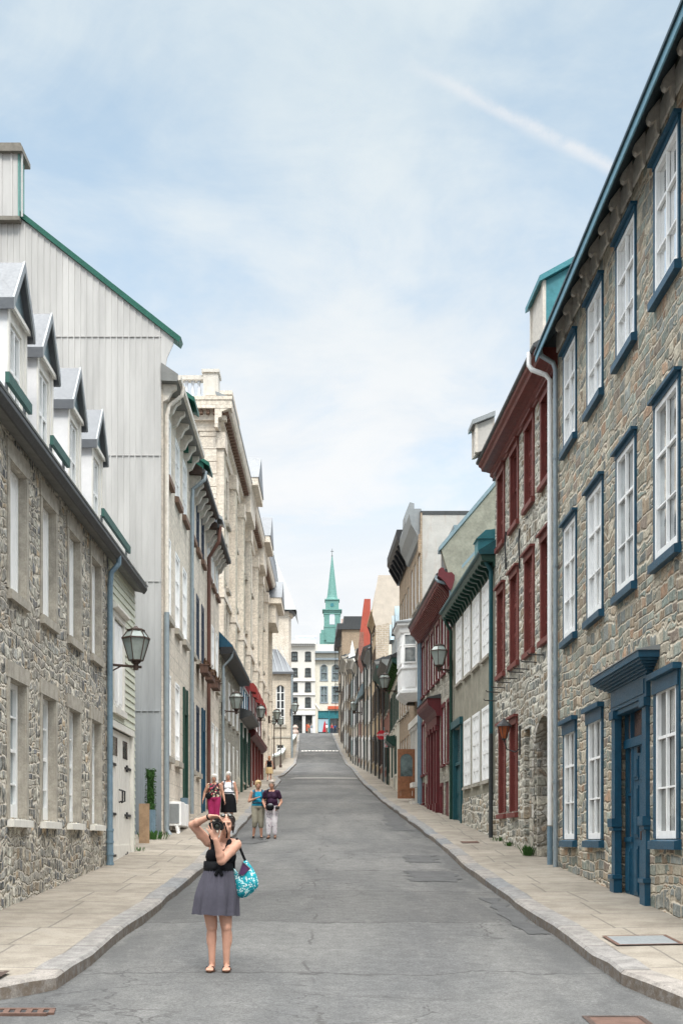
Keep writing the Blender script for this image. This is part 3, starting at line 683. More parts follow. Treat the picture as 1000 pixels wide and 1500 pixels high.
for a in cA:
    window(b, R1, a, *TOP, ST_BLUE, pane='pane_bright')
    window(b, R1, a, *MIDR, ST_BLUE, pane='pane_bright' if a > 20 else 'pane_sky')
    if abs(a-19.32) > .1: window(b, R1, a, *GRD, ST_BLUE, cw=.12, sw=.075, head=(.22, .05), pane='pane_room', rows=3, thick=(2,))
# eaves: dark sloping soffit, pale blue fascia, gutter lip, frieze board and carved brackets
m = MB(R1.p); m.ext(13.2, 25.25, [(.004, 10.50), (.42, 9.95), (.42, 10.0), (.004, 10.55)]); part('soffit', m, 'soffit_dark', b)
m = MB(R1.p); m.ext(13.2, 25.3, [(.421, 9.86), (.445, 9.86), (.445, 9.99), (.421, 9.99)]); part('fascia', m, 'fascia_blue', b)
m = MB(R1.p); m.ext(13.2, 25.32, [(.42, 9.992), (.475, 9.992), (.475, 10.04), (.0, 10.66), (.0, 10.57)]); part('gutter', m, 'soffit_dark', b)
m = MB(R1.p); m.ext(13.3, 25.2, [(-.02, 10.02), (.028, 10.02), (.028, 10.36), (-.02, 10.36)]); part('frieze_board', m, 'wood_frieze', b)
brackets(b, R1, [14.2+.78*i for i in range(14)], [(.03,10.44),(.185,10.24),(.20,10.19),(.185,10.13),(.145,10.10),(.105,10.13),(.085,10.16),(.075,10.09),(.07,10.0),(.05,9.94),(.03,9.93)], .11, 'bracket_stone', 'eave_bracket')
# front door
def panel(mb, a0, a1, z0, z1, o): mb.ab(a0, a1, z0, z1, o, o+.018); mb.ab(a0+.035, a1-.035, z0+.05, z1-.05, o+.018, o+.03)
dz = -1.02
m = MB(R1.p)
for s_ in (-1, 1):
    c = DA+s_*(DW/2-.02)
    m.ab(c-.12, c+.12, -1.45, 1.97, -.05, .06); m.ab(c-.15, c+.15, -1.5, -.62, -.05, .085); m.ab(c-.16, c+.16, .22, .36, -.05, .12); m.ab(c-.145, c+.145, .16, .215, -.05, .095); m.ab(c-.15, c+.15, 1.965, 2.10, -.05, .10)
    m.ab(c-.17, c+.17, -.62, -.55, -.05, .11)
m.ab(DA-.90, DA+.90, 2.02, 2.10, -.12, .04)
df = part('door_frame', m, 'paint_blue', b, bevel=.006)
m = MB(R1.p); m.ab(DA-1.14, DA+1.14, 2.102, 2.43, -.1, .065); m.ab(DA-1.02, DA+1.02, 2.16, 2.38, .065, .078)
for i, (h0, h1, o) in enumerate(((2.43,2.465,.09),(2.465,2.50,.135),(2.50,2.535,.18),(2.535,2.57,.225),(2.57,2.605,.265),(2.605,2.70,.30))):
    m.ab(DA-1.12-o*1.7, DA+1.12+o*1.7, h0+.001, h1, -.05, o)
hd = part('door_hood', m, 'paint_blue', b)
m = MB(R1.p); m.ext(DA-1.66, DA+1.66, [(-.05,2.702),(.315,2.702),(.315,2.715),(-.05,2.79)]); put('hood_flashing', m.mesh('hood_flashing', 'metal_grey', ORG[hd.name]), hd)
d = MB(R1.p); d.ab(DA-.42, DA+.42, dz, 1.48, -.20, -.13)
for s_ in (-1, 1):
    panel(d, DA+s_*.19-.14, DA+s_*.19+.14, .95, 1.32, -.13); panel(d, DA+s_*.19-.14, DA+s_*.19+.14, .05, .86, -.13); panel(d, DA+s_*.19-.14, DA+s_*.19+.14, -.85, -.08, -.13)
dr = part('door', d, 'paint_blue', b)
m = MB(R1.p); m.tube([R1.p(DA-.34,.02,-.13), R1.p(DA-.34,.02,-.06), R1.p(DA-.34,.14,-.06), R1.p(DA-.34,.14,-.13)], .014); put('handle', m.mesh('handle', 'rust', ORG[dr.name]), dr)
m = MB(R1.p); m.plate([(DA-.03,1.36),(DA+.03,1.36),(DA+.03,1.42),(DA,1.46),(DA-.03,1.42)], -.128, -.09); put('knocker', m.mesh('knocker', 'iron_black', ORG[dr.name]), dr)
m = MB(R1.p)
for s_ in (-1, 1):
    m.ab(DA+s_*.66-.24, DA+s_*.66+.24, dz, -.02, -.22, -.12); panel(m, DA+s_*.66-.16, DA+s_*.66+.16, -.85, -.12, -.12)
    m.ab(DA+s_*.66-.24, DA+s_*.66+.24, -.02, .06, -.22, -.10); m.ab(DA+s_*.66-.24, DA+s_*.66-.13, .06, 1.48, -.22, -.12); m.ab(DA+s_*.66+.13, DA+s_*.66+.24, .06, 1.48, -.22, -.12); m.ab(DA+s_*.66-.13, DA+s_*.66+.13, .72, .76, -.22, -.13)
m.ab(DA-.91, DA+.91, 1.48, 1.62, -.22, -.09); m.ab(DA-.91, DA+.91, dz-.5, dz-.002, -.25, -.05)
for q in (-.91, -.53, .50, .88): m.ab(DA+q, DA+q+.03, 1.62, 2.04, -.22, -.11)
part('side_frame', m, 'paint_blue', b)
for s_ in (-1, 1):
    m = MB(R1.p); m.ab(DA+s_*.66-.14, DA+s_*.66+.14, .05, 1.48, -.20, -.17); part('sidelight', m, 'pane_rust', b)
m = MB(R1.p); m.ab(DA-.91, DA+.91, 1.6, 2.03, -.20, -.17); part('transom_pane', m, 'pane_rust', b)
m = MB(R1.p); m.ab(DA-1.0, DA+1.0, -1.45, -.99, -.31, -.23); part('threshold', m, 'paint_blue', b)
downpipe(b, [R1.p(25.0,10.0,.40), R1.p(25.02,9.88,.36), R1.p(25.05,9.75,.12), R1.p(25.05,9.6,.07), R1.p(25.05,-.55,.07)], .05, 'pipe_grey', straps=[R1.p(25.05,z,.07) for z in (1.2,3.4,5.6,7.8)])
# --- R2: stone house with red shutters
R2 = Wall(1, 4.64, 25.4, -.0306)
c2 = [26.32, 28.2, 30.12, 32.05]
T2 = (7.78, 9.68); M2 = (4.38, 6.62); G2 = (.72, 3.0)
ST_RED = dict(w=1.12, rec=.10, cw=.12, cm='paint_red', cp=.035, shut='paint_red', panels=3, louver=1, sill=(.15, .09, .05, 'paint_red'), head=(.06, .05))
holes = [hole(a, *T2, 1.12) for a in c2] + [hole(a, *M2, 1.12) for a in c2] + [hole(31.85, *G2, 1.0), hole(30.2, *G2, 1.0)]
holes += [(25.75, 27.6, -1.2, 2.75, 1.15), (28.15, 28.85, -1.0, 2.6, .4)]
b = house('stone_house', 'rubble stone house with closed dark red shutters and a deep dark red cornice', R2, 25.4, 33.05, -1.6, 10.05, 'stone_red_house', 'metal_grey', holes, depth=9, pitch=.8, ov=.0)
for i, a in enumerate(c2):
    if i == 2: window(b, R2, a, *T2, ST_RED, shut=None, sm='paint_red', cols=2, rows=2, pane='pane_dark')
    elif i in (0,): window(b, R2, a, *T2, ST_RED, shut=None, sm='paint_red', cols=3, rows=6, pane='pane_rust', mw=.035)
    else: window(b, R2, a, *T2, ST_RED)
    if i == 0: window(b, R2, a, *M2, ST_RED, shut=None, sm='paint_red', cols=3, rows=6, pane='pane_rust', mw=.035)
    else: window(b, R2, a, *M2, ST_RED)
for a in (31.85, 30.2): window(b, R2, a, *G2, ST_RED, w=1.0, head=(.10, .05))
m = MB(R2.p)      # back and piers of the arched recess
m.ab(25.7, 27.65, -1.2, 3.0, -1.3, -1.152); m.ab(28.1, 28.9, -1.0, 2.65, -.5, -.402); part('recess_wall', m, 'stone_blocks', b)
m = MB(R2.p)      # arch spandrels, flush in front
pts = [(25.752, 2.748)] + [(26.675+.923*math.cos(t), 2.05+.66*math.sin(t)) for t in [PI - PI*i/12 for i in range(13)]] + [(27.598, 2.748)]
m.plate(pts, -1.12, .004); part('arch_head', m, 'stone_blocks', b)
m = MB(R2.p); m.ab(27.603, 28.147, -1.2, 2.3, -.3, .02); m.ab(27.45, 27.6, -1.2, 2.05, -1.1, -.03); part('door_pier', m, 'stone_blocks', b)
m = MB(R2.p); m.ext(25.3, 33.2, [(-.02,9.72),(.05,9.72),(.05,9.80),(.12,9.84),(.12,9.93),(.22,9.96),(.34,9.98),(.36,10.06),(.42,10.10),(.44,10.17),(-.02,10.17)]); cn = part('cornice', m, 'paint_red', b)
m = MB(R2.p); m.ext(25.28, 33.25, [(-.02,10.172),(.46,10.172),(.49,10.20),(.49,10.25),(-.02,10.55)]); part('gutter', m, 'gutter_dark', b)
m = MB(); m.tube([R2.p(25.7,10.22,.50), R2.p(25.7,9.95,.50), R2.p(25.68,9.85,.44), R2.p(25.62,9.72,.16), R2.p(25.6,9.6,.08), R2.p(25.6,.32,.08)], .052, 10); part('downpipe', m, 'paint_white', b)
m = MB(); m.tube([R2.p(25.6,.30,.08), R2.p(25.6,-.55,.08)], .06, 10); part('pipe_boot', m, 'pipe_bluegrey', b)
for a, z in ((29.3, 7.0), (31.2, 7.4)):
    m = MB(); m.tube([R2.p(a-.02,z+.45,.03), R2.p(a+.05,z+.2,.045), R2.p(a,z,.05), R2.p(a-.05,z-.25,.045), R2.p(a+.02,z-.5,.03)], .022, 6); part('wall_anchor', m, 'iron_black', b)
for a, z in ((26.6,4.02),(27.4,3.98),(28.3,3.95),(29.0,3.97),(29.8,3.93),(30.7,3.95),(31.5,3.92),(32.3,3.9),(32.7,3.72)):
    m = MB(); m.tube([R2.p(a,z,-.05), R2.p(a,z+.02,.34), R2.p(a,z+.06,.36)], .013, 6); part('shutter_rod', m, 'iron_black', b)
# its dormers
def shed_dormer(b, fr, a0, a1, z0, z1, o, back, slope, roofm, cheekm, frontm):
    m = MB(fr.p); m.ext(a0, a1, [(o, z0), (o, z1), (-back, z1+slope*(o+back)), (-back, z0+(back+o)*.5)]); d = part('dormer', m, cheekm, b)
    m = MB(fr.p); q = slope
    m.ext(a0-.12, a1+.12, [(o+.16, z1-.16*q+.02), (o+.16, z1-.16*q+.14), (-back, z1+q*(o+back)+.14), (-back, z1+q*(o+back)+.02)]); put('dormer_roof', m.mesh('dormer_roof', roofm, ORG[d.name]), d)
    m = MB(fr.p); m.ab(a0-.02, a1+.02, z0, z1-.004, o+.002, o+.05); m.ab(a0-.03, a0+.12, z0, z1-.02, o+.05, o+.075); m.ab(a1-.12, a1+.03, z0, z1-.02, o+.05, o+.075); put('dormer_front', m.mesh('dormer_front', frontm, ORG[d.name]), d)
shed_dormer(b, R2, 26.5, 27.9, 10.5, 12.1, -.02, 1.7, .55, 'metal_teal', 'metal_teal', 'bracket_stone')
shed_dormer(b, R2, 32.4, 33.0, 10.25, 11.0, .56, -.12, .4, 'metal_grey', 'peeling_white', 'bracket_stone')
# --- R3: stuccoed house, white shutters, teal trim
R3 = Wall(1, R2.p(33.05,0).x, 33.05, -.0306)
c3 = [34.55, 36.42, 38.3, 40.2]
U3 = (5.2, 7.22); L3 = (1.72, 3.76)
ST_W = dict(w=1.36, rec=.03, cw=.09, cm='paint_white', cp=.03, shut='paint_white', panels=5, sill=(.12, .08, .05, 'stone_trim'))
holes = [hole(a, *U3, 1.36) for a in c3] + [hole(a, *L3, 1.36) for a in c3[:3]] + [(39.4, 41.4, -.5, 3.72, .18)]
b = house('stuccoed_house', 'low grey-green stuccoed house with white closed shutters and teal door', R3, 33.05, 41.8, -1.2, 7.6, 'stucco_grey_green', 'metal_teal', holes, depth=9, pitch=.7, ov=.0)
for a in c3: window(b, R3, a, *U3, ST_W)
for a in c3[:3]: window(b, R3, a, *L3, ST_W)
m = MB(R3.p); m.ext(33.07, 39.35, [(.0,-1.2),(.035,-1.2),(.035,1.0),(.0,1.35)]); part('stone_base', m, 'stone_red_house', b)
m = MB(R3.p); m.ext(33.0, 41.85, [(-.02,7.38),(.04,7.38),(.06,7.5),(.36,7.55),(.40,7.70),(-.02,7.70)]); part('cornice', m, 'paint_dark_green', b)
m = MB(R3.p); m.ext(32.95, 41.9, [(-.02,7.702),(.42,7.702),(.46,7.74),(.46,7.80),(-.02,8.1)]); part('gutter', m, 'paint_teal', b)
brackets(b, R3, [33.35+.52*i for i in range(17)], [(.03,7.54),(.36,7.545),(.36,7.49),(.27,7.44),(.14,7.42),(.08,7.28),(.03,7.22)], .16, 'paint_dark_green', 'eave_bracket')
m = MB(R3.p); m.ab(33.15, 33.75, 7.81, 8.15, .02, .45); m.ext(33.1, 33.8, [(.5,8.15),(.25,8.38),(-.1,8.42),(-.1,8.15)]); part('roof_hatch', m, 'metal_teal', b)
m = MB(R3.p); m.ab(39.38,39.55,-.5,3.74,-.1,.07); m.ab(41.25,41.42,-.5,3.74,-.1,.07); m.ab(39.3,41.5,3.742,3.98,-.1,.12); m.ab(39.55,41.25,2.5,2.6,-.1,.0); df = part('door_frame', m, 'paint_teal', b)
m = MB(R3.p); m.ab(39.55,41.25,-.5,2.5,-.14,-.08)
for s_ in (0,1):
    for z0, z1 in ((.2,.75),(.85,1.45),(1.55,2.4)): panel(m, 39.63+s_*.82, 40.36+s_*.82, z0, z1, -.08)
part('door', m, 'paint_teal', b)
m = MB(R3.p); m.ab(39.55,41.25,2.6,3.74,-.12,-.09); part('transom_pane', m, 'pane_greenish', b)
m = MB(); m.tube([R3.p(33.2,7.7,.3), R3.p(33.22,7.5,.2), R3.p(33.25,7.3,.08), R3.p(33.25,2.9,.08)], .06, 10); part('downpipe', m, 'paint_teal', b)
m = MB(); m.tube([R3.p(33.25,2.898,.08), R3.p(33.25,-.2,.08)], .062, 10)
part('pipe_boot', m, 'pipe_dark', b)
m = MB(); m.tube([R3.p(41.55,7.7,.3), R3.p(41.55,7.4,.28), R3.p(41.6,7.1,.1), R3.p(41.6,.4,.09)], .06, 10); part('downpipe', m, 'paint_dark_green', b)
# --- R4: grey house with crimson windows, coved red cornice and tall gable
R4 = Wall(1, R3.p(41.8,0).x, 41.8, -.0306)
c4 = [42.65+1.72*i for i in range(6)]
U4 = (6.05, 8.22); L4 = (2.78, 4.95)
ST_C = dict(w=1.05, rec=.08, cw=.12, cm='paint_crimson', cp=.04, sm='paint_white', sw=.12, cols=2, rows=4, pane='pane_bright', sill=(.12,.09,.05,'paint_crimson'))
holes = [hole(a,*U4,1.05) for a in c4] + [hole(a,*L4,1.05) for a in (c4[0],c4[1],c4[4],c4[5])] + [(45.6,48.6,-.2,4.5,.3), (43.0,44.0,-.2,2.1,.15), hole(44.9,.9,2.1,.8), hole(49.7,1.5,2.3,.7), hole(51.2,1.6,2.4,.7)]
b = house('grey_house', 'grey house with crimson window frames, crimson door and coved red eaves', R4, 41.8, 52.1, -.6, 8.9, 'stone_dim', 'metal_blue_roof', holes, depth=9, pitch=1.12, ov=-.3, gablem='stucco_grey_green')
for a in c4: window(b, R4, a, *U4, ST_C)
for a in (c4[0],c4[1],c4[4],c4[5]): window(b, R4, a, *L4, ST_C)
for a, z0, z1, w_ in ((44.9,.9,2.1,.8),(49.7,1.5,2.3,.7),(51.2,1.6,2.4,.7)): window(b, R4, a, z0, z1, ST_C, w=w_, rows=2)
m = MB(R4.p); m.ab(43.0,44.0,-.2,2.1,-.12,-.05); panel(m,43.1,43.9,.5,1.9,-.05); part('door', m, 'paint_crimson', b)
m = MB(R4.p)
for c in (45.75, 46.55, 47.65, 48.45):
    m.ab(c-.16,c+.16,-.2,4.3,-.28,.12); m.ab(c-.2,c+.2,.4,1.4,-.28,.16); m.ab(c-.2,c+.2,4.1,4.3,-.28,.18)
m.ab(45.5,48.7,4.302,4.75,-.2,.14); part('door_frame', m, 'paint_crimson', b)
m = MB(R4.p); m.ext(45.2,49.0,[(-.02,4.6),(.15,4.62),(.22,4.8),(.45,5.0),(.5,5.1),(.5,5.25),(-.02,5.25)]); dh = part('door_hood', m, 'paint_crimson', b)
m = MB(R4.p); m.ext(45.15,49.05,[(-.02,5.252),(.53,5.252),(.53,5.28),(-.02,5.42)]); put('hood_flashing', m.mesh('hood_flashing','gutter_dark',ORG[dh.name]), dh)
m = MB(R4.p); m.ab(45.9,48.3,-.2,4.2,-.36,-.26)
for q in (46.0,47.2): panel(m, q, q+1.0, 1.2, 2.3, -.26); panel(m, q, q+1.0, 2.5, 4.0, -.26)
part('door', m, 'paint_crimson', b)
m = MB(R4.p); m.ext(41.9,52.2,[(-.02,8.30),(.06,8.32),(.10,8.44),(.30,8.74),(.50,8.88),(.52,9.0),(-.02,9.0)]); part('cornice', m, 'paint_crimson', b)
brackets(b, R4, [42.1+.3*i for i in range(34)], [(.08,8.42),(.30,8.70),(.48,8.84),(.48,8.74),(.34,8.62),(.16,8.36),(.10,8.34)], .14, 'paint_red', 'eave_bracket')
m = MB(R4.p); m.ext(41.88,52.25,[(-.02,9.002),(.52,9.002),(.56,9.05),(.56,9.12),(-.02,9.4)]); part('gutter', m, 'gutter_dark', b)
m = MB(R4.p); m.plate([(0,0)]*0 or [(41.7,8.75),(41.72,8.75),(41.72,9.2),(41.7,9.2)], -.0, .5)
yy = 41.72; X = lambda o: R4.p(yy,0,o).x
prof = [(.52,9.0),(.50,9.2),(.42,9.28),(.33,9.26),(.28,9.14),(.18,9.1),(.06,9.12),(-.04,9.02),(-.04,8.86),(.03,8.6),(.10,8.5),(.3,8.8)]
m = MB(); k = len(prof); m.add([(X(o),yy-.06,z) for o,z in prof]+[(X(o),yy+.12,z) for o,z in prof], [tuple(range(k)),tuple(range(2*k-1,k-1,-1))]+[(i,(i+1)%k,k+(i+1)%k,k+i) for i in range(k)])
part('eave_return', m, 'paint_crimson', b)
m = MB(); m.tube([R4.p(41.9,9.05,.56), R4.p(41.9,8.92,.56), R4.p(41.88,8.85,.5), R4.p(41.85,8.75,.12), R4.p(41.85,8.5,.07), R4.p(41.8,7.4,.07)], .055, 10); part('downpipe', m, 'pipe_grey', b)
m = MB(R4.p); m.ext(51.75,51.95,[(.02,9.0),(.12,9.0),(.12,.9),(.02,.9)]); part('corner_pipe', m, 'pipe_bluegrey', b)
FG4 = Face(41.79)
m = MB(FG4.p); m.plate([(4.10,8.2),(3.98,9.1),(3.74,9.92),(8.6,15.66),(8.6,7.0),(4.4,7.0)],-.35,.0); pg = part('parapet_gable', m, 'stucco_grey_green', b)
m = MB(FG4.p); m.plate([(3.66,9.86),(3.66,10.0),(8.6,15.84),(8.6,15.68),(3.74,9.93)],-.45,.06); put('coping', m.mesh('coping','metal_blue_roof',ORG[pg.name]), pg)
for a, z in ((44.6,10.4),(48.0,10.6)):
    m = MB(R4.p); m.ext(a,a+1.3,[(-.5,z-.9),(-.5,z+.9),(-3.2,z+.9+.2),(-3.2,z)]); d = part('dormer', m, 'metal_pale', b)
    m = MB(R4.p); m.ab(a-.1,a+1.4,z+.92,z+1.05,-3.0,-.38); put('dormer_roof', m.mesh('dormer_roof','metal_blue_roof',ORG[d.name]), d)
# --- R5: tall brown-brick house with white oriel
R5 = Wall(1, R4.p(52.1,0).x, 52.1, -.0306)
c5 = [53.3, 54.9, 56.4]
ST_T = dict(w=.85, rec=.10, cw=0, sm='paint_white', sw=.08, cols=1, rows=2, pane='pane_bright', sill=(.14,.08,.08,'stone_trim'))
holes = [hole(a,10.3,12.4,.85) for a in c5] + [(52.6,56.8,1.6,5.3,.3)]
b = house('brick_house', 'tall brown brick house with white oriel and peeling white side wall', R5, 52.1, 57.3, .6, 13.9, 'brick_brown', 'gutter_dark', holes, depth=9, flat=True, gablem='peeling_white')
for a in c5: window(b, R5, a, 10.3, 12.4, ST_T)
m = MB(R5.p); m.ext(52.3,57.5,[(-.02,12.8),(.12,12.85),(.2,13.1),(.42,13.5),(.5,13.9),(.46,14.15),(-.02,14.15)]); part('cornice', m, 'metal_grey', b)
m = MB(R5.p); m.ext(54.2,55.6,[(.1,14.0),(.5,14.0),(.48,14.5),(.3,14.95),(.1,14.9)]); part('cornice_crest', m, 'metal_grey', b)
m = MB(R5.p); m.ab(52.02,52.5,12.2,13.0,.0,.12); m.ab(52.0,52.25,9,13.9,-.02,.05); part('brick_quoin', m, 'brick_brown', b)
def oriel(b, fr, a0, a1, z0, z1, pr):
    P = fr.p; q = .75
    prof = [(a0,0),(a0+q*.35,pr),(a1-q*.35,pr),(a1,0)]
    m = MB(); 
    def ring(z, e=0): return [P(a+(-e if i<2 else e), z, max(0,o+(e if o else 0))) for i,(a,o) in enumerate(prof)]
    lv = [(z0-.35,-.3),(z0-.2,-.1),(z0-.05,.04),(z0,.08),(z0+.12,.08),(z0+.13,0),(z0+1.05,0),(z0+1.06,.05),(z0+1.14,.05),(z0+1.15,0),(z1-.45,0),(z1-.4,.06),(z1-.2,.10),(z1-.1,.2),(z1,.22)]
    m.grid([ring(z,e) for z,e in lv]); tp = ring(z1,.22); m.add(tp,[(0,1,2,3)])
    o_ = part('oriel', m, 'paint_white', b)
    r = MB(); r.grid([ring(z1+.004,.25), ring(z1+.07,.25), [P(a0+.3,z1+.3,0),P(a0+.4,z1+.3,.05),P(a1-.4,z1+.3,.05),P(a1-.3,z1+.3,0)]]); put('oriel_roof', r.mesh('oriel_roof','metal_grey',ORG[o_.name]), o_)
    for i in range(3):
        A, B = [P(a,0,o) for a,o in prof[i:i+2]]; n_ = (B-A).cross(V((0,0,1))).normalized(); 
        if n_.dot(P(0,0,1)-P(0,0,0)) < 0: n_ = -n_
        k = 1 if i != 1 else 3
        for j in range(k):
            A2 = A.lerp(B,(j+.2)/k); B2 = A.lerp(B,(j+.8)/k)
            def bx(mm, p0, p1, c0, c1, d0, d1): mm.box6([p0+n_*d0+V((0,0,c0)),p1+n_*d0+V((0,0,c0)),p1+n_*d1+V((0,0,c0)),p0+n_*d1+V((0,0,c0)),p0+n_*d0+V((0,0,c1)),p1+n_*d0+V((0,0,c1)),p1+n_*d1+V((0,0,c1)),p0+n_*d1+V((0,0,c1))])
            for za, zb_ in ((z0+1.35,z1-1.05),(z1-.92,z1-.5)):
                pm = MB(); fm = MB(); e = (B2-A2)*.1
                bx(pm,A2,B2,za,zb_,.005,.015)
                bx(fm,A2-e,A2,za-.05,zb_+.05,.004,.05); bx(fm,B2,B2+e,za-.05,zb_+.05,.004,.05); bx(fm,A2,B2,zb_,zb_+.05,.004,.05); bx(fm,A2,B2,za-.05,za,.004,.06)
                put('window', fm.mesh('window','paint_white',ORG[o_.name]), o_); put('pane', pm.mesh('pane','pane_sky',ORG[o_.name]), o_)
            fm = MB(); bx(fm,A2,B2,z0+.25,z0+.9,.004,.03); put('panel', fm.mesh('panel','paint_white',ORG[o_.name]), o_)
oriel(b, R5, 53.0, 55.4, 6.4, 9.42, .74)
for q in (52.65,53.5,54.1,54.9,55.5,56.3):
    m = MB(R5.p); m.ab(q,q+.16,1.6,5.098,-.25,.06); m.ab(q-.03,q+.19,4.9,5.05,-.25,.1); part('shop_pilaster', m, 'paint_offwhite', b)
m = MB(R5.p); m.ab(52.5,56.9,5.1,5.4,-.2,.12); part('shop_fascia', m, 'paint_offwhite', b)
m = MB(R5.p); m.ab(52.6,56.8,2.6,5.1,-.28,-.2); part('shop_pane', m, 'pane_dark', b)
m = MB(R5.p); m.ab(52.6,56.8,1.4,2.6,-.28,-.1); part('shop_base', m, 'stone_dim', b)
m = MB(R5.p); m.ab(52.35,53.6,2.3,2.5,.0,.35); m.ab(52.4,53.5,1.3,1.7,.0,.4); m.ab(52.3,53.7,1.0,1.3,.0,.55); part('step', m, 'white_stone', b)
m = MB(); m.tube([R5.p(52.25,9.9,.1), R5.p(52.25,1.6,.1)], .06, 8); part('downpipe', m, 'pipe_bluegrey', b)
# wooden door leaf standing open across the pavement
xo = R5.p(54.6,0,.02).x; yo = 54.6; zg = SW(54.6)+.12
dd = MB(); W_, H_ = .78, 2.2
dd.box(xo-W_,xo-W_+.12,yo-.03,yo+.03,zg,zg+H_); dd.box(xo-.12,xo,yo-.03,yo+.03,zg,zg+H_)
dd.box(xo-W_+.12,xo-.12,yo-.028,yo+.028,zg,zg+.12); dd.box(xo-W_+.12,xo-.12,yo-.028,yo+.028,zg+.34,zg+.98); dd.box(xo-W_+.12,xo-.12,yo-.028,yo+.028,zg+2.06,zg+H_)
dd.box(xo-W_+.18,xo-.18,yo-.045,yo+.045,zg+.4,zg+.7); dd.box(xo-W_+.12,xo-.12,yo-.04,yo+.04,zg+.78,zg+.83); dd.box(xo-W_+.14,xo-.14,yo-.02,yo+.02,zg+.12,zg+.34)
cx = xo-W_/2; arc = [(cx-(W_/2-.12)*math.cos(PI*i/12), zg+1.72+.27*math.sin(PI*i/12)) for i in range(13)]
pl = [(xo-W_+.12,zg+2.06)]+arc+[(xo-.12,zg+2.06)]; k = len(pl)
dd.add([(x_,yo-.026,z_) for x_,z_ in pl]+[(x_,yo+.026,z_) for x_,z_ in pl],[tuple(range(k)),tuple(range(2*k-1,k-1,-1))]+[(i,(i+1)%k,k+(i+1)%k,k+i) for i in range(k)])
od = part('open_door', dd, 'wood_door', b)
gp = MB(); gp.box(xo-W_+.1,xo-.1,yo-.006,yo+.006,zg+.98,zg+2.04); put('pane', gp.mesh('pane','pane_greenish',ORG[od.name]), od)
# --- R5b: house with black bracketed cornice
R5b = Wall(1, R5.p(57.3,0).x, 57.3, -.0306)
cc = [58.2,59.6,61,62.3]
b = house('brick_house', 'brown brick house with black bracketed cornice beyond the white oriel', R5b, 57.3, 63.0, .8, 14.0, 'brick_brown', 'gutter_dark', [hole(a,10.0,12.0,.8) for a in cc]+[hole(a,6.2,8.4,.8) for a in cc]+[hole(a,2.9,5,.8) for a in cc], depth=9, flat=True)
for a in cc:
    for z in (10.0,6.2,2.9): window(b, R5b, a, z, z+(2.0 if z>9 else 2.2 if z>6 else 2.1), ST_T, w=.8, pane='pane_dark')
m = MB(R5b.p); m.ext(57.2,63.1,[(-.02,13.1),(.1,13.1),(.15,13.4),(.5,13.9),(.62,14.1),(.62,14.5),(-.02,14.5)]); part('cornice', m, 'iron_black', b)
brackets(b, R5b, [57.6+1.0*i for i in range(6)], [(.08,13.35),(.5,13.86),(.58,13.78),(.3,13.3),(.12,13.0)], .25, 'cloth_belt', 'eave_bracket')
# --- R6: cream house with green eaves
R6 = Wall(1, R5b.p(63,0).x, 63.0, .0)
c6 = [64.2,66.2,68.2,70.2,72.0]
ST_G = dict(w=1.0, rec=.04, cw=.09, cm='paint_dark_green', cp=.04, shut='paint_dark_green', panels=3, sill=(.12,.07,.04,'white_stone'))
b = house('cream_house', 'cream stuccoed house with dark green shutters and bracketed green eaves', R6, 63.0, 73.2, 1.3, 9.3, 'stucco_cream', 'metal_teal', [hole(a,6.3,8.3,1.0) for a in c6]+[hole(a,3.6,5.6,1.0) for a in (c6[1],c6[3])]+[(64.9,66.0,1.4,5.2,.2) if 0 else (67.4,68.6,1.4,5.2,.2)], depth=9, pitch=.8, ov=0)
for a in c6: window(b, R6, a, 6.3, 8.3, ST_G)
for a in (c6[1],c6[3]): window(b, R6, a, 3.6, 5.6, ST_G)
m = MB(R6.p); m.ab(67.4,68.6,1.4,5.1,-.15,-.05); panel(m,67.5,68.5,3,5,-.05); d = part('door', m, 'paint_dark_green', b)
m = MB(R6.p); m.ext(67.1,68.9,[(0,5.2),(.15,5.2),(.5,5.5),(.5,5.65),(0,5.8)]); part('door_hood', m, 'paint_dark_green', b)
m = MB(R6.p); m.ext(62.95,73.2,[(-.02,8.85),(.06,8.85),(.1,9.05),(.38,9.2),(.4,9.4),(-.02,9.4)]); part('cornice', m, 'rail_green', b)
brackets(b, R6, [63.4+.75*i for i in range(13)], [(.05,9.1),(.36,9.19),(.36,9.05),(.2,8.95),(.1,8.7),(.05,8.65)], .24, 'moss_green', 'eave_bracket')
m = MB(R6.p); m.ext(62.9,73.2,[(-.02,9.402),(.44,9.402),(.46,9.5),(-.02,9.75)]); part('gutter', m, 'gutter_dark', b)
for a in (64.2,67.0,69.8):
    m = MB(R6.p); m.ext(a,a+1.3,[(.0,9.6),(.0,11.5),(-2.4,11.9),(-2.4,11.2)]); d = part('dormer', m, 'metal_grey', b)
    m = MB(); m.add([R6.p(a-.15,11.4,.15),R6.p(a+.65,12.4,.15),R6.p(a+1.45,11.4,.15),R6.p(a-.15,11.4,-2.5),R6.p(a+.65,12.4,-2.5),R6.p(a+1.45,11.4,-2.5)],[(0,1,2),(3,5,4),(0,3,4,1),(1,4,5,2),(0,2,5,3)]); put('dormer_roof', m.mesh('dormer_roof','metal_blue_roof',ORG[d.name]), d)
